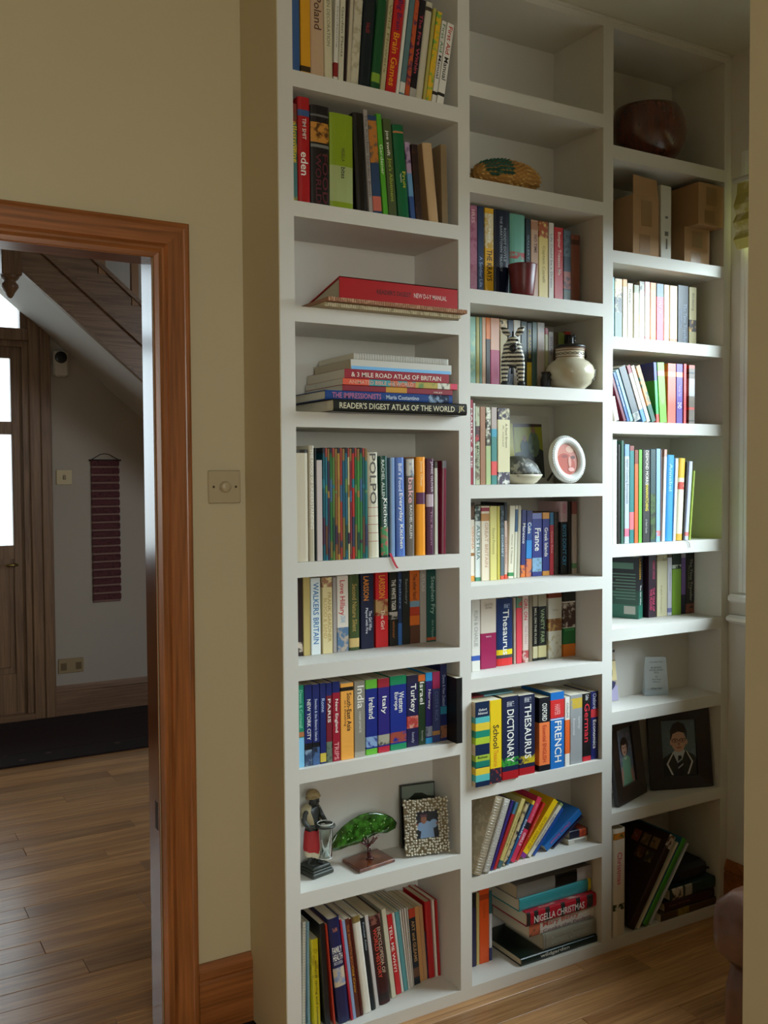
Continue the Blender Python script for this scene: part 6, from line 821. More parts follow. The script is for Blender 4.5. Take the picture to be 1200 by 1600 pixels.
for s_ in (-1, 1):
    m = MB(); m.loft([[(x-.001, s_*y, z_) for x, y, z_ in r] for r in ([(-.020, .004, .206), (-.004, .011, .209), (.008, .012, .204)], [(-.024, .018, .198), (-.006, .033, .203), (.012, .022, .192)], [(-.026, .022, .175), (-.004, .045, .178), (.0185, .018, .17)], [(-.022, .020, .14), (-.002, .030, .15), (.0225, .014, .142)])], 0, True, False, False); m.build('shawl', mat('b8ac8c', .8), fg)
cyx = .046
m = MB(); m.tube([(cyx+.027*math.cos(a), .027*math.sin(a), .153) for a in [i*math.pi/12 for i in range(24)]], .0032, 8, closed=True); m.build('holder_ring', mat('2c2e2a', .4), fg)
GC = glass_mat('clear_cylinder_glass', 'eef2ee', .78)
m = MB(); m.lathe([(.0225, .160), (.0235, .158), (.0225, .150), (.0195, .062), (.018, .058), (.001, .058)], (cyx, 0, 0), 28); m.lathe([(.0205, .158), (.0175, .066), (.001, .064)], (cyx, 0, 0), 28); m.build('glass_cylinder', GC, fg)
m = MB(); m.tube([(cyx+.0228*math.cos(a), .0228*math.sin(a), .1595) for a in [i*math.pi/12 for i in range(24)]], .0011, 6, closed=True); m.tube([(cyx+.018*math.cos(a), .018*math.sin(a), .0595) for a in [i*math.pi/12 for i in range(24)]], .0016, 6, closed=True); m.build('glass_rim', mat('d8dcd6', .15), fg)
# hands with fingers on the ring
for sy_, bx, by in ((-1, .036, -.021), (1, .046, .014)):
    m = MB(); m.ell((bx, by, .156), (.006, .005, .003), 10, 6)
    for k in range(4): m.tube([(bx+.003, by+(k-1.5)*.0022, .157), (bx+.008, by+(k-1.5)*.0024, .1585), (bx+.0115-abs(k-1.5)*.0008, by+(k-1.5)*.0025, .1565)], .0011, 5)
    m.tube([(bx, by-sy_*.004, .157), (bx+.004, by-sy_*.0075, .158)], .0013, 5); m.build('hand', FB, fg)
for ch in fg.children:
    if not ch.name.startswith('plinth'): ch.rotation_euler = (0, 0, math.radians(-75)); ch.location = (-.013, -.003, 0)
# glass tree -----------------------------------------------------
gt = empty('glass_tree', (.2685, .0935, .1159+F), math.radians(2.5), label='green fused-glass tree standing on a rust brown rectangular base', cat='ornament')
m = MB(); m.loft([[(x*s, y*s, z_) for x, y in ((-.066, -.06), (.066, -.046), (.064, .05), (-.068, .038))] for z_, s in ((0, .97), (.003, 1), (.009, 1), (.0115, .97))]); m.build('base', mat('5a2a16/82482a', .2, coat=1, scale=22), gt)
GG = bpy.data.materials.new('green_glass'); GG.use_nodes = True; b = GG.node_tree.nodes['Principled BSDF']; b.inputs['Roughness'].default_value = .08
nt = GG.node_tree; tc = nt.nodes.new('ShaderNodeTexCoord'); nn = nt.nodes.new('ShaderNodeTexNoise'); nn.inputs['Scale'].default_value = 50; cr = nt.nodes.new('ShaderNodeValToRGB')
cr.color_ramp.elements[0].position = .35; cr.color_ramp.elements[0].color = lin('1c3a10'); cr.color_ramp.elements[1].position = .7; cr.color_ramp.elements[1].color = lin('4e8a30'); nt.links.new(tc.outputs['Object'], nn.inputs['Vector']); nt.links.new(nn.outputs['Fac'], cr.inputs[0]); nt.links.new(cr.outputs[0], b.inputs['Base Color']); b.inputs['Transmission Weight'].default_value = .25; b.inputs['Coat Weight'].default_value = 1
cp = [(-.134, .066), (-.136, .078), (-.118, .104), (-.092, .124), (-.064, .138), (-.030, .149), (0, .150), (.03, .146), (.062, .134), (.088, .118), (.104, .098), (.098, .082), (.07, .074), (.04, .080), (.01, .076), (-.014, .066), (-.04, .062), (-.07, .062), (-.1, .058), (-.122, .058)]
n = len(cp); cx_, cz_ = -.015, .1
rings = [[(cx_+(x-cx_)*s, yy, cz_+(z_-cz_)*s) for x, z_ in cp] for s, yy in ((.02, -.0052), (.6, -.005), (.93, -.004), (1, 0), (.93, .004), (.02, .0045))]
m = MB().loft(rings, 0, True); m.build('glass_canopy', GG, gt)
m = MB(); rnd = random.Random(4)
for k in range(26):
    x, z_ = rnd.uniform(-.1, .07), rnd.uniform(.082, .13); r = rnd.uniform(.0012, .003); m.ell((x, -.005, z_), (r, .0016, r), 8, 5)
m.build('glass_bubbles', mat('86b05a', .1, coat=1), gt)
TR_ = mat('4a1c18/2c0e0c', .15, coat=1); m = MB(); m.tube([(.002, -.004, .0115), (.0, -.004, .035), (-.002, -.006, .05)], [.008, .006, .005], 8)
for pts in ([(-.002, -.006, .048), (-.02, -.008, .064), (-.036, -.006, .07)], [(-.002, -.006, .05), (-.006, -.008, .07), (-.01, -.006, .082)], [(-.002, -.006, .05), (.012, -.008, .068), (.02, -.006, .082)], [(.006, -.007, .058), (.026, -.007, .07), (.034, -.006, .076)], [(-.012, -.007, .058), (-.018, -.007, .074), (-.02, -.006, .08)]): m.tube(pts, [.004, .003, .0018], 6)
m.ell((.002, -.006, .014), (.013, .010, .004), 10, 6); m.build('trunk', TR_, gt)
# silver frame ----------------------------------------------------
def leaning(name, loc, psi, lean, **k): return empty(name, loc, rot=(-lean, 0, psi), **k)   # lean < 0 tips the top backwards
sf = empty('silver_photo_frame', (.378, .061, .1159+F+.0035), rot=(-.13, 0, math.radians(-14.5)), label='silver filigree photo frame with a person in light blue', cat='photo frame')
SIL = mat('efe6d2', .32, .3); m = MB(); rnd = random.Random(5); FW, FH = .143, .168; hx0, hx1, hz0, hz1 = .040, .112, .048, .130
for i in range(17):
    for j in range(20):
        x = FW*(i+.5)/17+rnd.uniform(-.0025, .0025); z_ = FH*(j+.5)/20+rnd.uniform(-.0025, .0025)
        if hx0+.001 < x < hx1-.001 and hz0+.001 < z_ < hz1-.001: continue
        if rnd.random() < .1: continue
        a = rnd.random()*math.pi; L_ = .0042
        for q in range(3): aa = a+q*math.pi/3; m.tube([(x-L_*math.cos(aa), -.003, z_-L_*math.sin(aa)), (x, -.006, z_), (x+L_*math.cos(aa), -.003, z_+L_*math.sin(aa))], [.0009, .0017, .0009], 4)
m.build('filigree', SIL, sf, kind='stuff')
m = MB(); m.box(.003, hx0, 0, .006, .003, FH-.003).box(hx1, FW-.003, 0, .006, .003, FH-.003).box(hx0, hx1, 0, .006, .003, hz0).box(hx0, hx1, 0, .006, hz1, FH-.003); m.build('frame_plate', mat('8a7a5c', .4, .6), sf)
m = MB().box(.02, FW-.02, .006, .010, .01, FH-.01); m.build('backing', mat('1c1a18', .7), sf)
picture('photograph', sf, (hx0, .005, hz0), (1, 0, 0), (0, 0, 1), hx1-hx0, hz1-hz0, [('2c3038/3c3a3c', FULL), ('8aa8d0', [(.18, 0), (.82, 0), (.75, .55), (.5, .62), (.3, .58)]), ('8aa8d0', ellp(.25, .42, .2, .16)), ('8aa8d0', ellp(.8, .5, .18, .16)), ('9a6a58', ellp(.36, .68, .13, .16)), ('6a4a58', clip(ellp(.36, .84, .16, .08))), ('3a3040', ellp(.36, .9, .16, .05)), ('9a6a58', ellp(.06, .5, .05, .06)), ('9a6a58', ellp(.95, .5, .05, .06))])
pp = empty('photo_print', (.402, .118, .1159+F+.005), rot=(-.1, .03, math.radians(-4)), label='framed seaside group photo propped behind the silver filigree frame', cat='photo')
MB().box(0, .122, 0, .008, 0, .192, c=.001).build('frame', mat('2e302e', .4), pp)
picture('photograph', pp, (.004, -.0001, .004), (1, 0, 0), (0, 0, 1), .114, .184, [('788278', FULL), ('20281e', clip([(0, .30), (1, .3), (1, .78), (.8, .8), (.62, .86), (.4, .87), (.15, .76), (0, .68)])), ('141814', [(0, 0), (1, 0), (1, .5), (0, .5)])]+[('9a8070', ellp(x, .56, .045, .04)) for x in (.38, .55, .7)]+[('2a2420', ellp(x, .6, .05, .022)) for x in (.38, .55, .7)])
# pineapple --------------------------------------------------------
pa = empty('woven_pineapple', (.785, .088, 2.1711+F), label='woven straw pineapple with green leaves lying on the middle bay shelf', cat='ornament')
m = MB(); m.ell((0, 0, .050), (.128, .074, .05), 24, 12); m.build('body', mat('a87838', .8), pa)
m = MB(); rnd = random.Random(2); g2 = MB()
for i in range(22):
    u = -1+2*(i+.5)/22
    nb = max(5, int(26*math.sqrt(1-u*u)))
    for k in range(nb):
        a = 2*math.pi*(k+.5*(i % 2))/nb; rr = math.sqrt(1-u*u); c_ = Vector((.128*u, .074*rr*math.cos(a), .05+.05*rr*math.sin(a)))
        nrm = Vector((u/.128, rr*math.cos(a)/.074, rr*math.sin(a)/.05)).normalized(); t1 = Vector((1, 0, 0))-nrm*nrm.x; t1.normalize(); t2 = nrm.cross(t1)
        if c_.z < .009: continue
        green = -.86 < u < -.18 and math.sin(a) > -.35-.0*u
        L1, L2 = (.012, .005) if not green else (.020, .006)
        (g2 if green else m).add([tuple(c_-t1*L1*.8+nrm*.001), tuple(c_+t2*L2+nrm*.001), tuple(c_+t1*L1*.5+nrm*(.005 if not green else .008)), tuple(c_-t2*L2+nrm*.001)], [(0, 3, 2), (0, 2, 1)])
m.build('straw_scales', mat('b88440/d8ac60', .8, scale=40), pa, kind='stuff'); g2.build('leaves', mat('1f4a38/3c6a50', .7, scale=50), pa, kind='stuff')
# cup ---------------------------------------------------------------
cu = empty('cup', (.812, .036, 1.8391+F), label='dark red clay beaker standing before books on the middle bay', cat='cup')
m = MB(); m.lathe([(.001, 0), (.032, 0), (.035, .006), (.040, .05), (.0455, .098), (.0455, .1005), (.0435, .1005), (.0385, .05), (.033, .008), (.001, .006)], n=32); m.build('beaker', mat('6a1c1e/581416', .35, scale=20), cu)
m = MB(); m.tube([(.0455*math.cos(a), .0455*math.sin(a), .0995) for a in [i*math.pi/14 for i in range(28)]], .0014, 6, closed=True); m.build('rim', mat('742628', .3), cu)
# zebra -------------------------------------------------------------
zb = empty('zebra_figurine', (.772, .036, 1.5555+F), math.radians(-36), label='black and white striped zebra figurine facing out with splayed ears', cat='figurine')
ZM, nt, b = nodes('zebra_stripes'); tc = nt.nodes.new('ShaderNodeTexCoord'); wv = nt.nodes.new('ShaderNodeTexWave'); wv.bands_direction = 'Z'; wv.inputs['Scale'].default_value = 26; wv.inputs['Distortion'].default_value = 2.2; wv.inputs['Detail Scale'].default_value = 20
cr = nt.nodes.new('ShaderNodeValToRGB'); cr.color_ramp.elements[0].position = .45; cr.color_ramp.elements[0].color = lin('141312'); cr.color_ramp.elements[1].position = .55; cr.color_ramp.elements[1].color = lin('d8d0bc')
nt.links.new(tc.outputs['Object'], wv.inputs['Vector']); nt.links.new(wv.outputs['Fac'], cr.inputs[0]); nt.links.new(cr.outputs[0], b.inputs['Base Color']); b.inputs['Roughness'].default_value = .4
zb.scale = (1.08, .8, 1.06)
V = [(0, .02, .085), (0, -.012, .095), (0, -.022, .12), (0, -.024, .138), (0, -.036, .128), (0, -.048, .112),
     (-.022, -.014, .075), (-.024, -.016, .04), (-.024, -.018, .006), (.022, -.014, .075), (.024, -.016, .04), (.024, -.018, .006),
     (0, .05, .088), (-.02, .055, .07), (-.022, .066, .04), (-.022, .06, .006), (.02, .055, .07), (.022, .066, .04), (.022, .06, .006)]
E_ = [(0, 1), (1, 2), (2, 3), (3, 4), (4, 5), (1, 6), (6, 7), (7, 8), (1, 9), (9, 10), (10, 11), (0, 12), (12, 13), (13, 14), (14, 15), (12, 16), (16, 17), (17, 18)]
skin('body', V, E_, [.032, .033, .021, .017, .015, .011, .016, .0105, .009, .016, .0105, .009, .031, .016, .009, .008, .016, .009, .008], ZM, zb)
for s_ in (-1, 1):
    m = MB(); m.tube([(s_*.010, -.024, .148), (s_*.022, -.022, .163), (s_*.034, -.02, .174)], [.006, .0105, .003], 8); m.build('ear', ZM, zb)
    m = MB(); m.ell((s_*.012, -.044, .132), (.0035, .0035, .004), 8, 6); m.build('eye', mat('0c0b0a', .15), zb)
    m = MB(); m.lathe([(.001, 0), (.0115, 0), (.011, .009), (.009, .012)], (s_*.024, -.018, 0), 10); m.build('hoof', mat('141210', .5), zb)
m = MB(); m.ell((0, -.052, .108), (.0125, .011, .011), 12, 8); m.build('muzzle', mat('161412', .4), zb)
m = MB(); 
for i in range(9): t = i/8; m.ell((0, -.022+.03*t, .156-.05*t), (.003, .005, .006), 6, 5)
m.build('mane', mat('1a1816', .8), zb)
m = MB(); m.tube([(0, .083, .09), (0, .095, .07), (0, .096, .045)], [.003, .002, .004], 6); m.build('tail', mat('1a1816', .8), zb)
# decorated pot ------------------------------------------------------
po = empty('ceramic_pot', (1.022, .052, 1.5555+F), label='round cream ceramic jar with banded neck and dark stopper', cat='jar')
PC = mat('d2c8ae/c8bea2', .25, coat=.6, scale=12)
m = MB(); m.lathe([(.001, 0), (.045, 0), (.05, .004), (.068, .018), (.079, .042), (.081, .058), (.076, .076), (.062, .091), (.049, .098), (.0465, .103), (.0475, .132), (.050, .136), (.0465, .138), (.044, .136)], n=40); m.build('body', PC, po)
for z_, r_b, t_ in ((.134, .0505, .0014), (.127, .0478, .0013), (.106, .0472, .001)): MB().tube([(r_b*math.cos(a), r_b*math.sin(a), z_) for a in [i*math.pi/20 for i in range(40)]], t_, 6, closed=True).build('neck_band', mat('6a3a34', .35), po)
m = MB()
for q in (0, 1): m.tube([(.0478*math.cos(a), .0478*math.sin(a), .116+(.0035 if q else -.0035)*math.sin(9*a)) for a in [i*math.pi/60 for i in range(120)]], .0009, 4, closed=True)
m.build('wavy_band', mat('4a4238', .4), po)
m = MB(); 
for (a, z_, r1, r2) in ((-.75, .062, .007, .004), (-.85, .05, .004, .007), (-.72, .044, .006, .003), (-.8, .034, .003, .006), (-.95, .03, .004, .003), (-.65, .055, .003, .006)):
    rr = .0805*math.sqrt(max(0, 1-((z_-.055)/.06)**2*.55)); m.ell((rr*math.cos(a), rr*math.sin(a), z_), (r1*.8, .0022, r2), 8, 5)
m.build('leaf_motif', mat('5a5a48/3a3a34', .4), po)
m = MB(); m.lathe([(.001, .136), (.051, .136), (.052, .142), (.046, .147), (.018, .150), (.001, .151)], n=28); m.build('lid', mat('181614', .4), po)
m = MB(); m.lathe([(.010, .150), (.009, .165), (.010, .178), (.001, .180)], (.004, .0, 0), 12); m.ell((.018, 0, .177), (.007, .006, .006), 8, 6); m.ell((.018, 0, .163), (.006, .005, .005), 8, 6); m.build('stopper_knob', mat('14100e', .4), po)
m = MB(); m.tube([(.050, 0, .134), (.064, 0, .128), (.068, 0, .112), (.060, 0, .096)], .0045, 8); m.build('handle', mat('181412', .4), po)
m = MB(); m.lathe([(.001, 0), (.012, 0), (.016, .01), (.017, .03), (.012, .045), (.016, .055), (.001, .056)], (-.093, .012, 0), 14); m.ell((-.084, .004, .047), (.007, .006, .005), 8, 6); m.ell((-.083, .004, .03), (.007, .006, .005), 8, 6)
bk = empty('black_ornament', (1.022, .052, 1.5555+F), label='small black knobbly ornament tucked between books and cream jar', cat='ornament'); m.build('ornament_body', mat('161210', .4), bk)
# stone dish, card, oval frame ---------------------------------------
sd = empty('shell_dish', (.826, .056, 1.2462+F), label='rough grey shell heap in a cream dish before the photo card', cat='dish')
m = MB(); m.lathe([(.001, .0), (.042, 0), (.052, .006), (.068, .022), (.0725, .030), (.070, .031), (.05, .012), (.001, .008)], n=32, sy=.72); m.build('dish', mat('c8c0a8', .35), sd)
m = MB(); rg = []; rnd = random.Random(9)
for i in range(9):
    t = i/8; r = .0695*math.cos(t*math.pi/2*.97); z_ = .028+.062*math.sin(t*math.pi/2); rg.append([(-.03*t+r*math.cos(a)*(1+.05*math.sin(5*a+i)), .72*r*math.sin(a), z_+.0035*math.sin(a*9+i*2)*(1-t)-(.012*t*math.cos(a) if 0 else 0)) for a in [k*2*math.pi/30 for k in range(30)]])
m.loft(rg, 0, True); m.build('shell', mat('3c3c36/8c8a7e', .5, scale=70), sd)
pc = empty('photo_card', (.785, .185, 1.2462+F), rot=(-.1, 0, 0), label='white mounted card with two photos standing behind the dish', cat='photo')
MB().box(0, .275, 0, .004, 0, .232).build('card', mat('b4b0a8', .6), pc)
picture('photograph', pc, (.012, 0, .02), (1, 0, 0), (0, 0, 1), .105, .185, [('a09a20', FULL), ('2a5a3c', [(.2, 0), (1, 0), (1, .35), (.6, .4)]), ('8a5a58', ellp(.42, .55, .38, .3)), ('4a4446', clip(ellp(.42, .82, .42, .14))), ('2a2024', ellp(.3, .56, .05, .02)), ('2a2024', ellp(.6, .56, .05, .02)), ('5a2c30', ellp(.45, .4, .1, .03)), ('d0c8c0', [(.05, 0), (.8, 0), (.6, .22), (.2, .22)])])
picture('photograph', pc, (.121, 0, .02), (1, 0, 0), (0, 0, 1), .122, .185, [('8a8a1e', FULL), ('3a2018', [(0, .93), (1, .95), (1, 1), (0, 1)]), ('24282a', [(0, 0), (1, 0), (1, .5), (.7, .6), (.3, .5), (0, .45)]), ('2c4448', ellp(.35, .55, .15, .17)), ('5a6a50/2a3a34', ellp(.68, .62, .2, .24)), ('8a6a5a', ellp(.36, .72, .06, .06)), ('8a6a5a', ellp(.68, .88, .07, .06)), ('1a1a1c', ellp(.6, .2, .3, .14))])
of = empty('oval_photo_frame', (.992, .018, 1.2462+F+.004), rot=(-.12, 0, math.radians(-6)), label='white oval photo frame with a reddish close-up of a face', cat='photo frame')
def oval(rx, rz, y, n=40, t=math.radians(-13), cz=.0765): return [(rx*math.cos(a)*math.cos(t)+rz*math.sin(a)*math.sin(t), y, cz+rz*math.sin(a)*math.cos(t)-rx*math.cos(a)*math.sin(t)) for a in [i*2*math.pi/n for i in range(n)]]
m = MB(); m.loft([oval(.068, .079, .012), oval(.0685, .0795, .004), oval(.066, .077, -.002), oval(.058, .069, -.007), oval(.046, .058, -.004), oval(.040, .052, .001), oval(.039, .051, .006)], 0, True, False); m.build('oval_rim', mat('e0e0dc', .25, coat=.5), of)
m = MB()
for k in range(56): p_ = oval(.0625, .0735, -.0045, 56)[k]; m.ell(p_, (.0026, .0022, .0026), 6, 5)
m.build('beading', mat('d8d8d4', .3), of)
m = MB().loft([oval(.067, .078, .012), oval(.067, .078, .015)]); m.build('backing', mat('2a2622', .7), of)
m = MB().tube([(-.03, .014, .06), (-.045, .06, .0135)], .004, 6); m.build('easel_leg', mat('1c1a18', .6), of)
iv = oval(.040, .052, 0); ivp = [((x+.05)/.1, (z_-.02)/.115) for x, _, z_ in iv]
picture('photograph', of, (-.05, .0045, .02), (1, 0, 0), (0, 0, 1), .1, .115, [('c87a68', ivp), ('b8503c', [((x-.5)*.9+.42, (y-.5)*.7+.36) for x, y in ivp[::2]]), ('d8a890', ellp(.62, .78, .16, .1)), ('8a3a30', ellp(.40, .58, .11, .045)), ('6a4038', ellp(.72, .55, .08, .05)), ('d89888', ellp(.58, .42, .06, .16)), ('e0a8a0', ellp(.62, .2, .12, .06))])
# wooden bowl ---------------------------------------------------------
wb = empty('wooden_bowl', (1.455, .122, 2.3645+F), label='large dark turned wooden bowl on the right bay top shelf', cat='bowl')
m = MB(); m.lathe([(.001, 0), (.05, 0), (.07, .006), (.11, .034), (.137, .074), (.146, .11), (.142, .148), (.130, .182), (.122, .196), (.116, .199), (.112, .194), (.124, .17), (.134, .12), (.12, .07), (.08, .03), (.001, .02)], n=48, sy=.82)
BWM = wood_mat('dark_bowl_wood', '461a10', '6a2a18', 'Z', .22, .8, .05); m.build('bowl', BWM, wb).rotation_euler = (0, math.radians(-4), 0)
wb.children[0].location = (0, 0, .009)
# cardboard boxes -------------------------------------------------------
CB = mat('a8825a/a07a54', .75, scale=8); TP = mat('8e6c48', .3); CBD = mat('6e5034', .8)
def carton(loc, w, d, h, label, psi=0, flap=None, grp='cardboard cartons on the right bay shelf'):
    o = empty('cardboard_box', loc, psi, label=label, cat='box', group=grp)
    m = MB(); t = .003; m.box(0, w, 0, t, 0, h).box(0, w, d-t, d, 0, h).box(0, t, t, d-t, 0, h).box(w-t, w, t, d-t, 0, h).box(t, w-t, t, d-t, 0, t); m.build('carton', CB, o)
    if not flap: MB().box(0, w, 0, d/2-.0008, h, h+t).box(0, w, d/2+.0008, d, h, h+t).build('lid_flap', CB, o)
    MB().box(w*.32, w*.72, -.0006, 0, h*.5, h*.93).box(w*.25, w*.66, -.0006, 0, h*.05, h*.36).build('packing_tape', TP, o)
    return o
o = carton((1.283, .030, 2.0201+F+.004), .122, .205, .205, 'tall cardboard box with its end flap standing up', 0, True)
m = MB(); m.loft([[(.002, 0, .205), (.120, 0, .205), (.120, .003, .205), (.002, .003, .205)], [(.004, .004, .272), (.118, .006, .268), (.118, .009, .268), (.004, .007, .272)]]); m.build('raised_flap', CB, o)
MB().box(.003, .119, .1, .2, .2, .203).build('lid_flap', CB, o)
m = MB(); m.box(-.06, .12, -.022, .1, -.0035, -.001); m.build('base_flap', mat('a8886a', .8), o)
carton((1.537, .035, 2.0201+F), .128, .2, .130, 'lower of two stacked cardboard boxes beside the white box file')
carton((1.554, -.012, 2.0201+F+.1335), .128, .2, .142, 'upper cardboard box jutting forward over the lower one', 0)
o = empty('box_file', (1.4125, .028, 2.0201+F), label='white cardboard box file standing between the brown boxes', cat='box file')
MB().box(0, .052, 0, .2, 0, .258, c=.002).build('case', mat('c8c4b8', .6), o); MB().box(.02, .036, -.001, 0, .085, .1).box(.022, .034, -.001, 0, .145, .153).box(.026, .032, -.001, 0, .04, .075).build('printed_marks', mat('6a665e', .6), o)
# award, print, dark frames ----------------------------------------------
aw = empty('acrylic_award', (1.436, .118, .4719+F), math.radians(-22), label='clear acrylic award block with small grey lettering', cat='award')
AG = bpy.data.materials.new('acrylic'); AG.use_nodes = True; b = AG.node_tree.nodes['Principled BSDF']; b.inputs['Base Color'].default_value = lin('dfe8ec'); b.inputs['Roughness'].default_value = .05; b.inputs['Alpha'].default_value = .42
m = MB(); m.loft([[(0, 0, 0), (.092, 0, 0), (.088, .034, 0), (.004, .034, 0)], [(.006, .008, .138), (.084, .008, .138), (.08, .024, .138), (.01, .024, .138)]]); m.build('block', AG, aw)
MB().box(.003, .089, .002, .032, .0005, .012, c=.001).build('base_tint', mat('8aa4b0', .2), aw)
m = MB()
for st_, z_, L_, H_ in (('Community Project', .118, .055, .006), ('BUSINESS', .098, .04, .006), ('EXCELLENCE', .089, .052, .006), ('2012', .080, .018, .006), ('to', .066, .01, .005), ('First Place', .056, .034, .005), ('Winner', .047, .03, .005), ('charter', .022, .045, .008)):
    put_text(m, st_, Vector((.046-L_/2, -.0008+.008*z_/.138, z_)), Vector((1, 0, 0)), Vector((0, .058, 1)).normalized(), L_, H_, 0, False)
m.build('lettering', mat('3c4850', .5), aw)
pr_ = empty('photo_print', (1.172, .112, .4719+F), rot=(-.12, 0, 0), label='upright photo print of a dark-haired person, half behind upright', cat='photo')
MB().box(0, .132, 0, .003, 0, .185).build('mount', mat('c8c4bc', .5), pr_)
picture('photograph', pr_, (.003, -.0001, .003), (1, 0, 0), (0, 0, 1), .126, .178, [('b0a090', FULL), ('e0cc98', [(.8, .4), (1, .4), (1, .8), (.8, .8)]), ('4a3430', ellp(.66, .58, .2, .22)), ('c09880', ellp(.55, .6, .12, .16)), ('b0a8c8', [(.1, 0), (1, 0), (1, .3), (.6, .36), (.1, .3)]), ('3c3c5c', [(.6, .1), (.9, .28), (.95, .36), (.8, .4), (.6, .36)]), ('4a4040', [(0, .97), (1, .95), (1, 1), (0, 1)]), ('7a6a60', [(.8, .78), (1, .78), (1, .8), (.8, .8)])])
def dframe(loc, psi, w, h, bx0, bx1, bz0, bz1, label, layers):
    o = empty('dark_photo_frame', loc, rot=(-.13, 0, psi), label=label, cat='photo frame'); M = mat('1e1210/281814', .3, coat=.4, scale=10)
    def sweep(pts): return pts
    outer = [(0, 0), (w, 0), (w, h), (0, h)]; inner = [(bx0, bz0), (bx1, bz0), (bx1, bz1), (bx0, bz1)]
    for k in range(4):
        a, b2, c, d2 = outer[k], outer[(k+1) % 4], inner[(k+1) % 4], inner[k]
        m = MB(); vs = [(a[0], 0, a[1]), (b2[0], 0, b2[1]), (c[0], .004, c[1]), (d2[0], .004, d2[1]), (a[0], .016, a[1]), (b2[0], .016, b2[1]), (c[0], .016, c[1]), (d2[0], .016, d2[1])]
        m.add(vs, [(0, 1, 2, 3), (7, 6, 5, 4), (0, 4, 5, 1), (1, 5, 6, 2), (2, 6, 7, 3), (3, 7, 4, 0)]); m.build('frame_rail', M, o)
    MB().box(.01, w-.01, .0162, .019, .01, h-.01).build('backing', mat('15100e', .8), o)
    MB().box(w*.45, w*.55, .019, .022, .02, h*.7).build('easel_strut', mat('15100e', .8), o)
    picture('photograph', o, (bx0, .012, bz0), (1, 0, 0), (0, 0, 1), bx1-bx0, bz1-bz0, layers); return o
dframe((1.223, .028, .1257+F+.0026), math.radians(18), .212, .288, .052, .158, .055, .25, 'dark wooden frame with a girl in pale green, beside upright', [('6a7484/8a8498', FULL), ('7aa88c', [(.15, 0), (.85, 0), (.8, .45), (.55, .52), (.3, .48)]), ('b08878', [(.05, .0), (.2, 0), (.3, .25), (.2, .35)]), ('b08878', [(.85, 0), (.97, 0), (.9, .3), (.75, .2)]), ('3c2418', ellp(.48, .67, .27, .17)), ('caa08a', ellp(.46, .63, .17, .13)), ('2c1a14', clip(ellp(.46, .76, .2, .06))), ('2a1c18', ellp(.39, .65, .03, .012)), ('2a1c18', ellp(.54, .65, .03, .012)), ('8a4a44', ellp(.46, .57, .06, .014)), ('c8c8b8', [(.36, .48), (.58, .48), (.52, .44), (.42, .44)])])
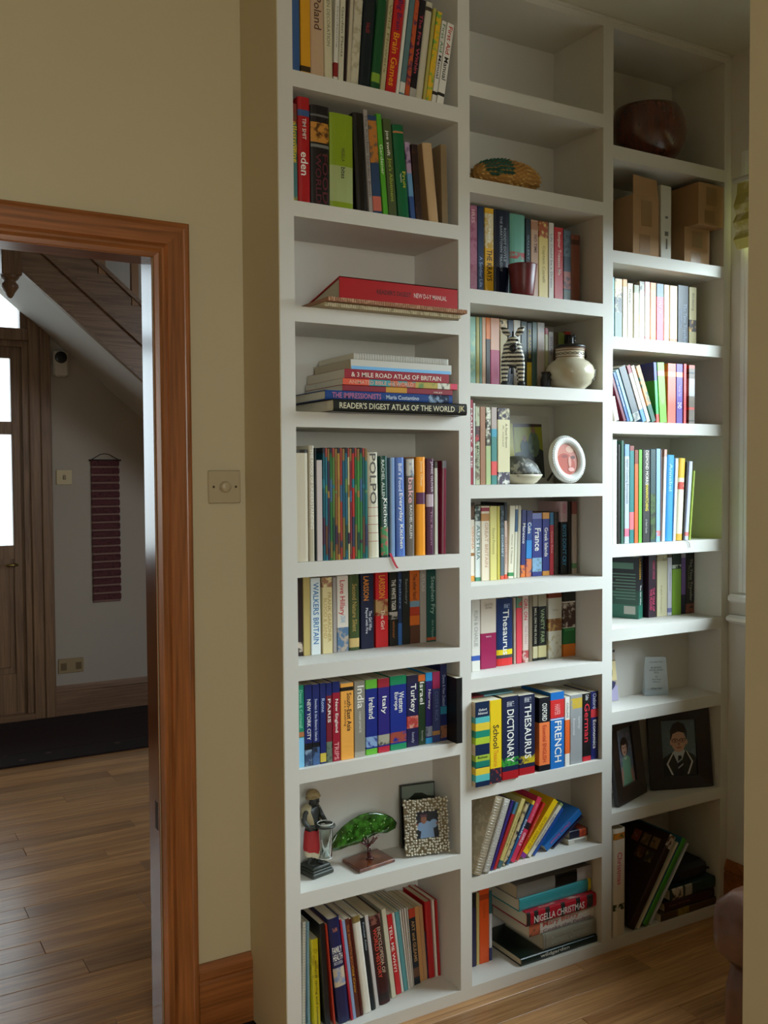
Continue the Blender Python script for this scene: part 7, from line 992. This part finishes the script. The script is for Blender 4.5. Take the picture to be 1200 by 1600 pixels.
dframe((1.449, .094, .1257+F+.0026), math.radians(-19), .2445, .285, .052, .19, .045, .245, 'large dark wooden frame with a boy in blazer and glasses', [
 ('5e7078/6a7c84', FULL), ('2a2c2c', [(0, 0), (1, 0), (1, .28), (.92, .36), (.68, .44), (.5, .3), (.3, .42), (.08, .34), (0, .3)]), ('c0c8d0', [(.32, .42), (.5, .14), (.68, .44), (.6, .48), (.4, .46)]), ('cda28c', [(.38, .44), (.62, .44), (.6, .52), (.4, .52)]), ('cda28c', ellp(.5, .62, .21, .2)),
 ('2a1c18', clip([(.27, .62), (.27, .82), (.36, .93), (.52, .97), (.68, .92), (.75, .8), (.74, .62), (.7, .76), (.5, .79), (.34, .75)])), ('cda28c', ellp(.28, .6, .03, .05)), ('cda28c', ellp(.73, .6, .03, .05)),
 ('3c2c28', ellp(.40, .63, .1, .038)), ('3c2c28', ellp(.61, .63, .1, .038)), ('c09684', ellp(.40, .628, .083, .028)), ('c09684', ellp(.61, .628, .083, .028)), ('2a1c18', ellp(.40, .63, .022, .014)), ('2a1c18', ellp(.61, .63, .022, .014)),
 ('a07464', ellp(.5, .57, .03, .03)), ('9a5a50', ellp(.5, .505, .07, .013)), ('1c1e24', [(.46, .36), (.55, .36), (.6, .06), (.5, 0), (.42, .06)]), ('a8b0b8', [(.45, .26), (.58, .32), (.58, .29), (.45, .23)]), ('a8b0b8', [(.44, .15), (.59, .22), (.59, .19), (.44, .12)]),
 ('d0d0d0', [(.3, .42), (.34, .42), (.16, .22), (.3, .02), (.25, .02), (.11, .22)]), ('d0d0d0', [(.68, .44), (.72, .43), (.88, .24), (.74, .02), (.69, .02), (.83, .24)])])
# footstool ----------------------------------------------------------------
LE = mat('6e4634/62402e', .35, coat=.2, scale=30)
fs_ = empty('footstool', (.786, -1.195, 0), label='brown leather footstool with padded top beside the partition wall', cat='footstool')
def pad(x0, x1, y0, y1, z0, z1, bul, rr_, n=6):
    rg = []
    for i in range(n+1):
        t = i/n; zz = z0+(z1-z0)*t; k = max(0, math.sin(math.pi*t))**.22; ins = rr_*(1-k)
        a0, a1, b0, b1 = x0+ins, x1-ins, y0+ins, y1-ins; q = .035; r = []
        for cx_, cy_, s0 in ((a1-q, b1-q, 0), (a0+q, b1-q, 1), (a0+q, b0+q, 2), (a1-q, b0+q, 3)):
            for j in range(5): an = math.pi/2*(s0+j/4); r.append((cx_+q*math.cos(an), cy_+q*math.sin(an), zz))
        rg.append(r)
    m = MB(); m.loft(rg[:-1]+[[((x-(x0+x1)/2)*s+(x0+x1)/2, (y-(y0+y1)/2)*s+(y0+y1)/2, z1+bul*(1-s)) for x, y, _ in rg[-1]] for s in (1, .8, .4, .05)], 0, True); return m
pad(0, .62, 0, .46, .395, .572, .03, .03).build('padded_top', LE, fs_)
pad(.022, .60, .02, .44, .05, .392, .0, .01).build('base', LE, fs_)
for lx in (.06, .54):
    for ly in (.06, .40): m = MB(); m.lathe([(.001, 0), (.02, 0), (.026, .055), (.001, .056)], (lx, ly, 0), 14); m.build('foot', mat('1c120e', .5), fs_)
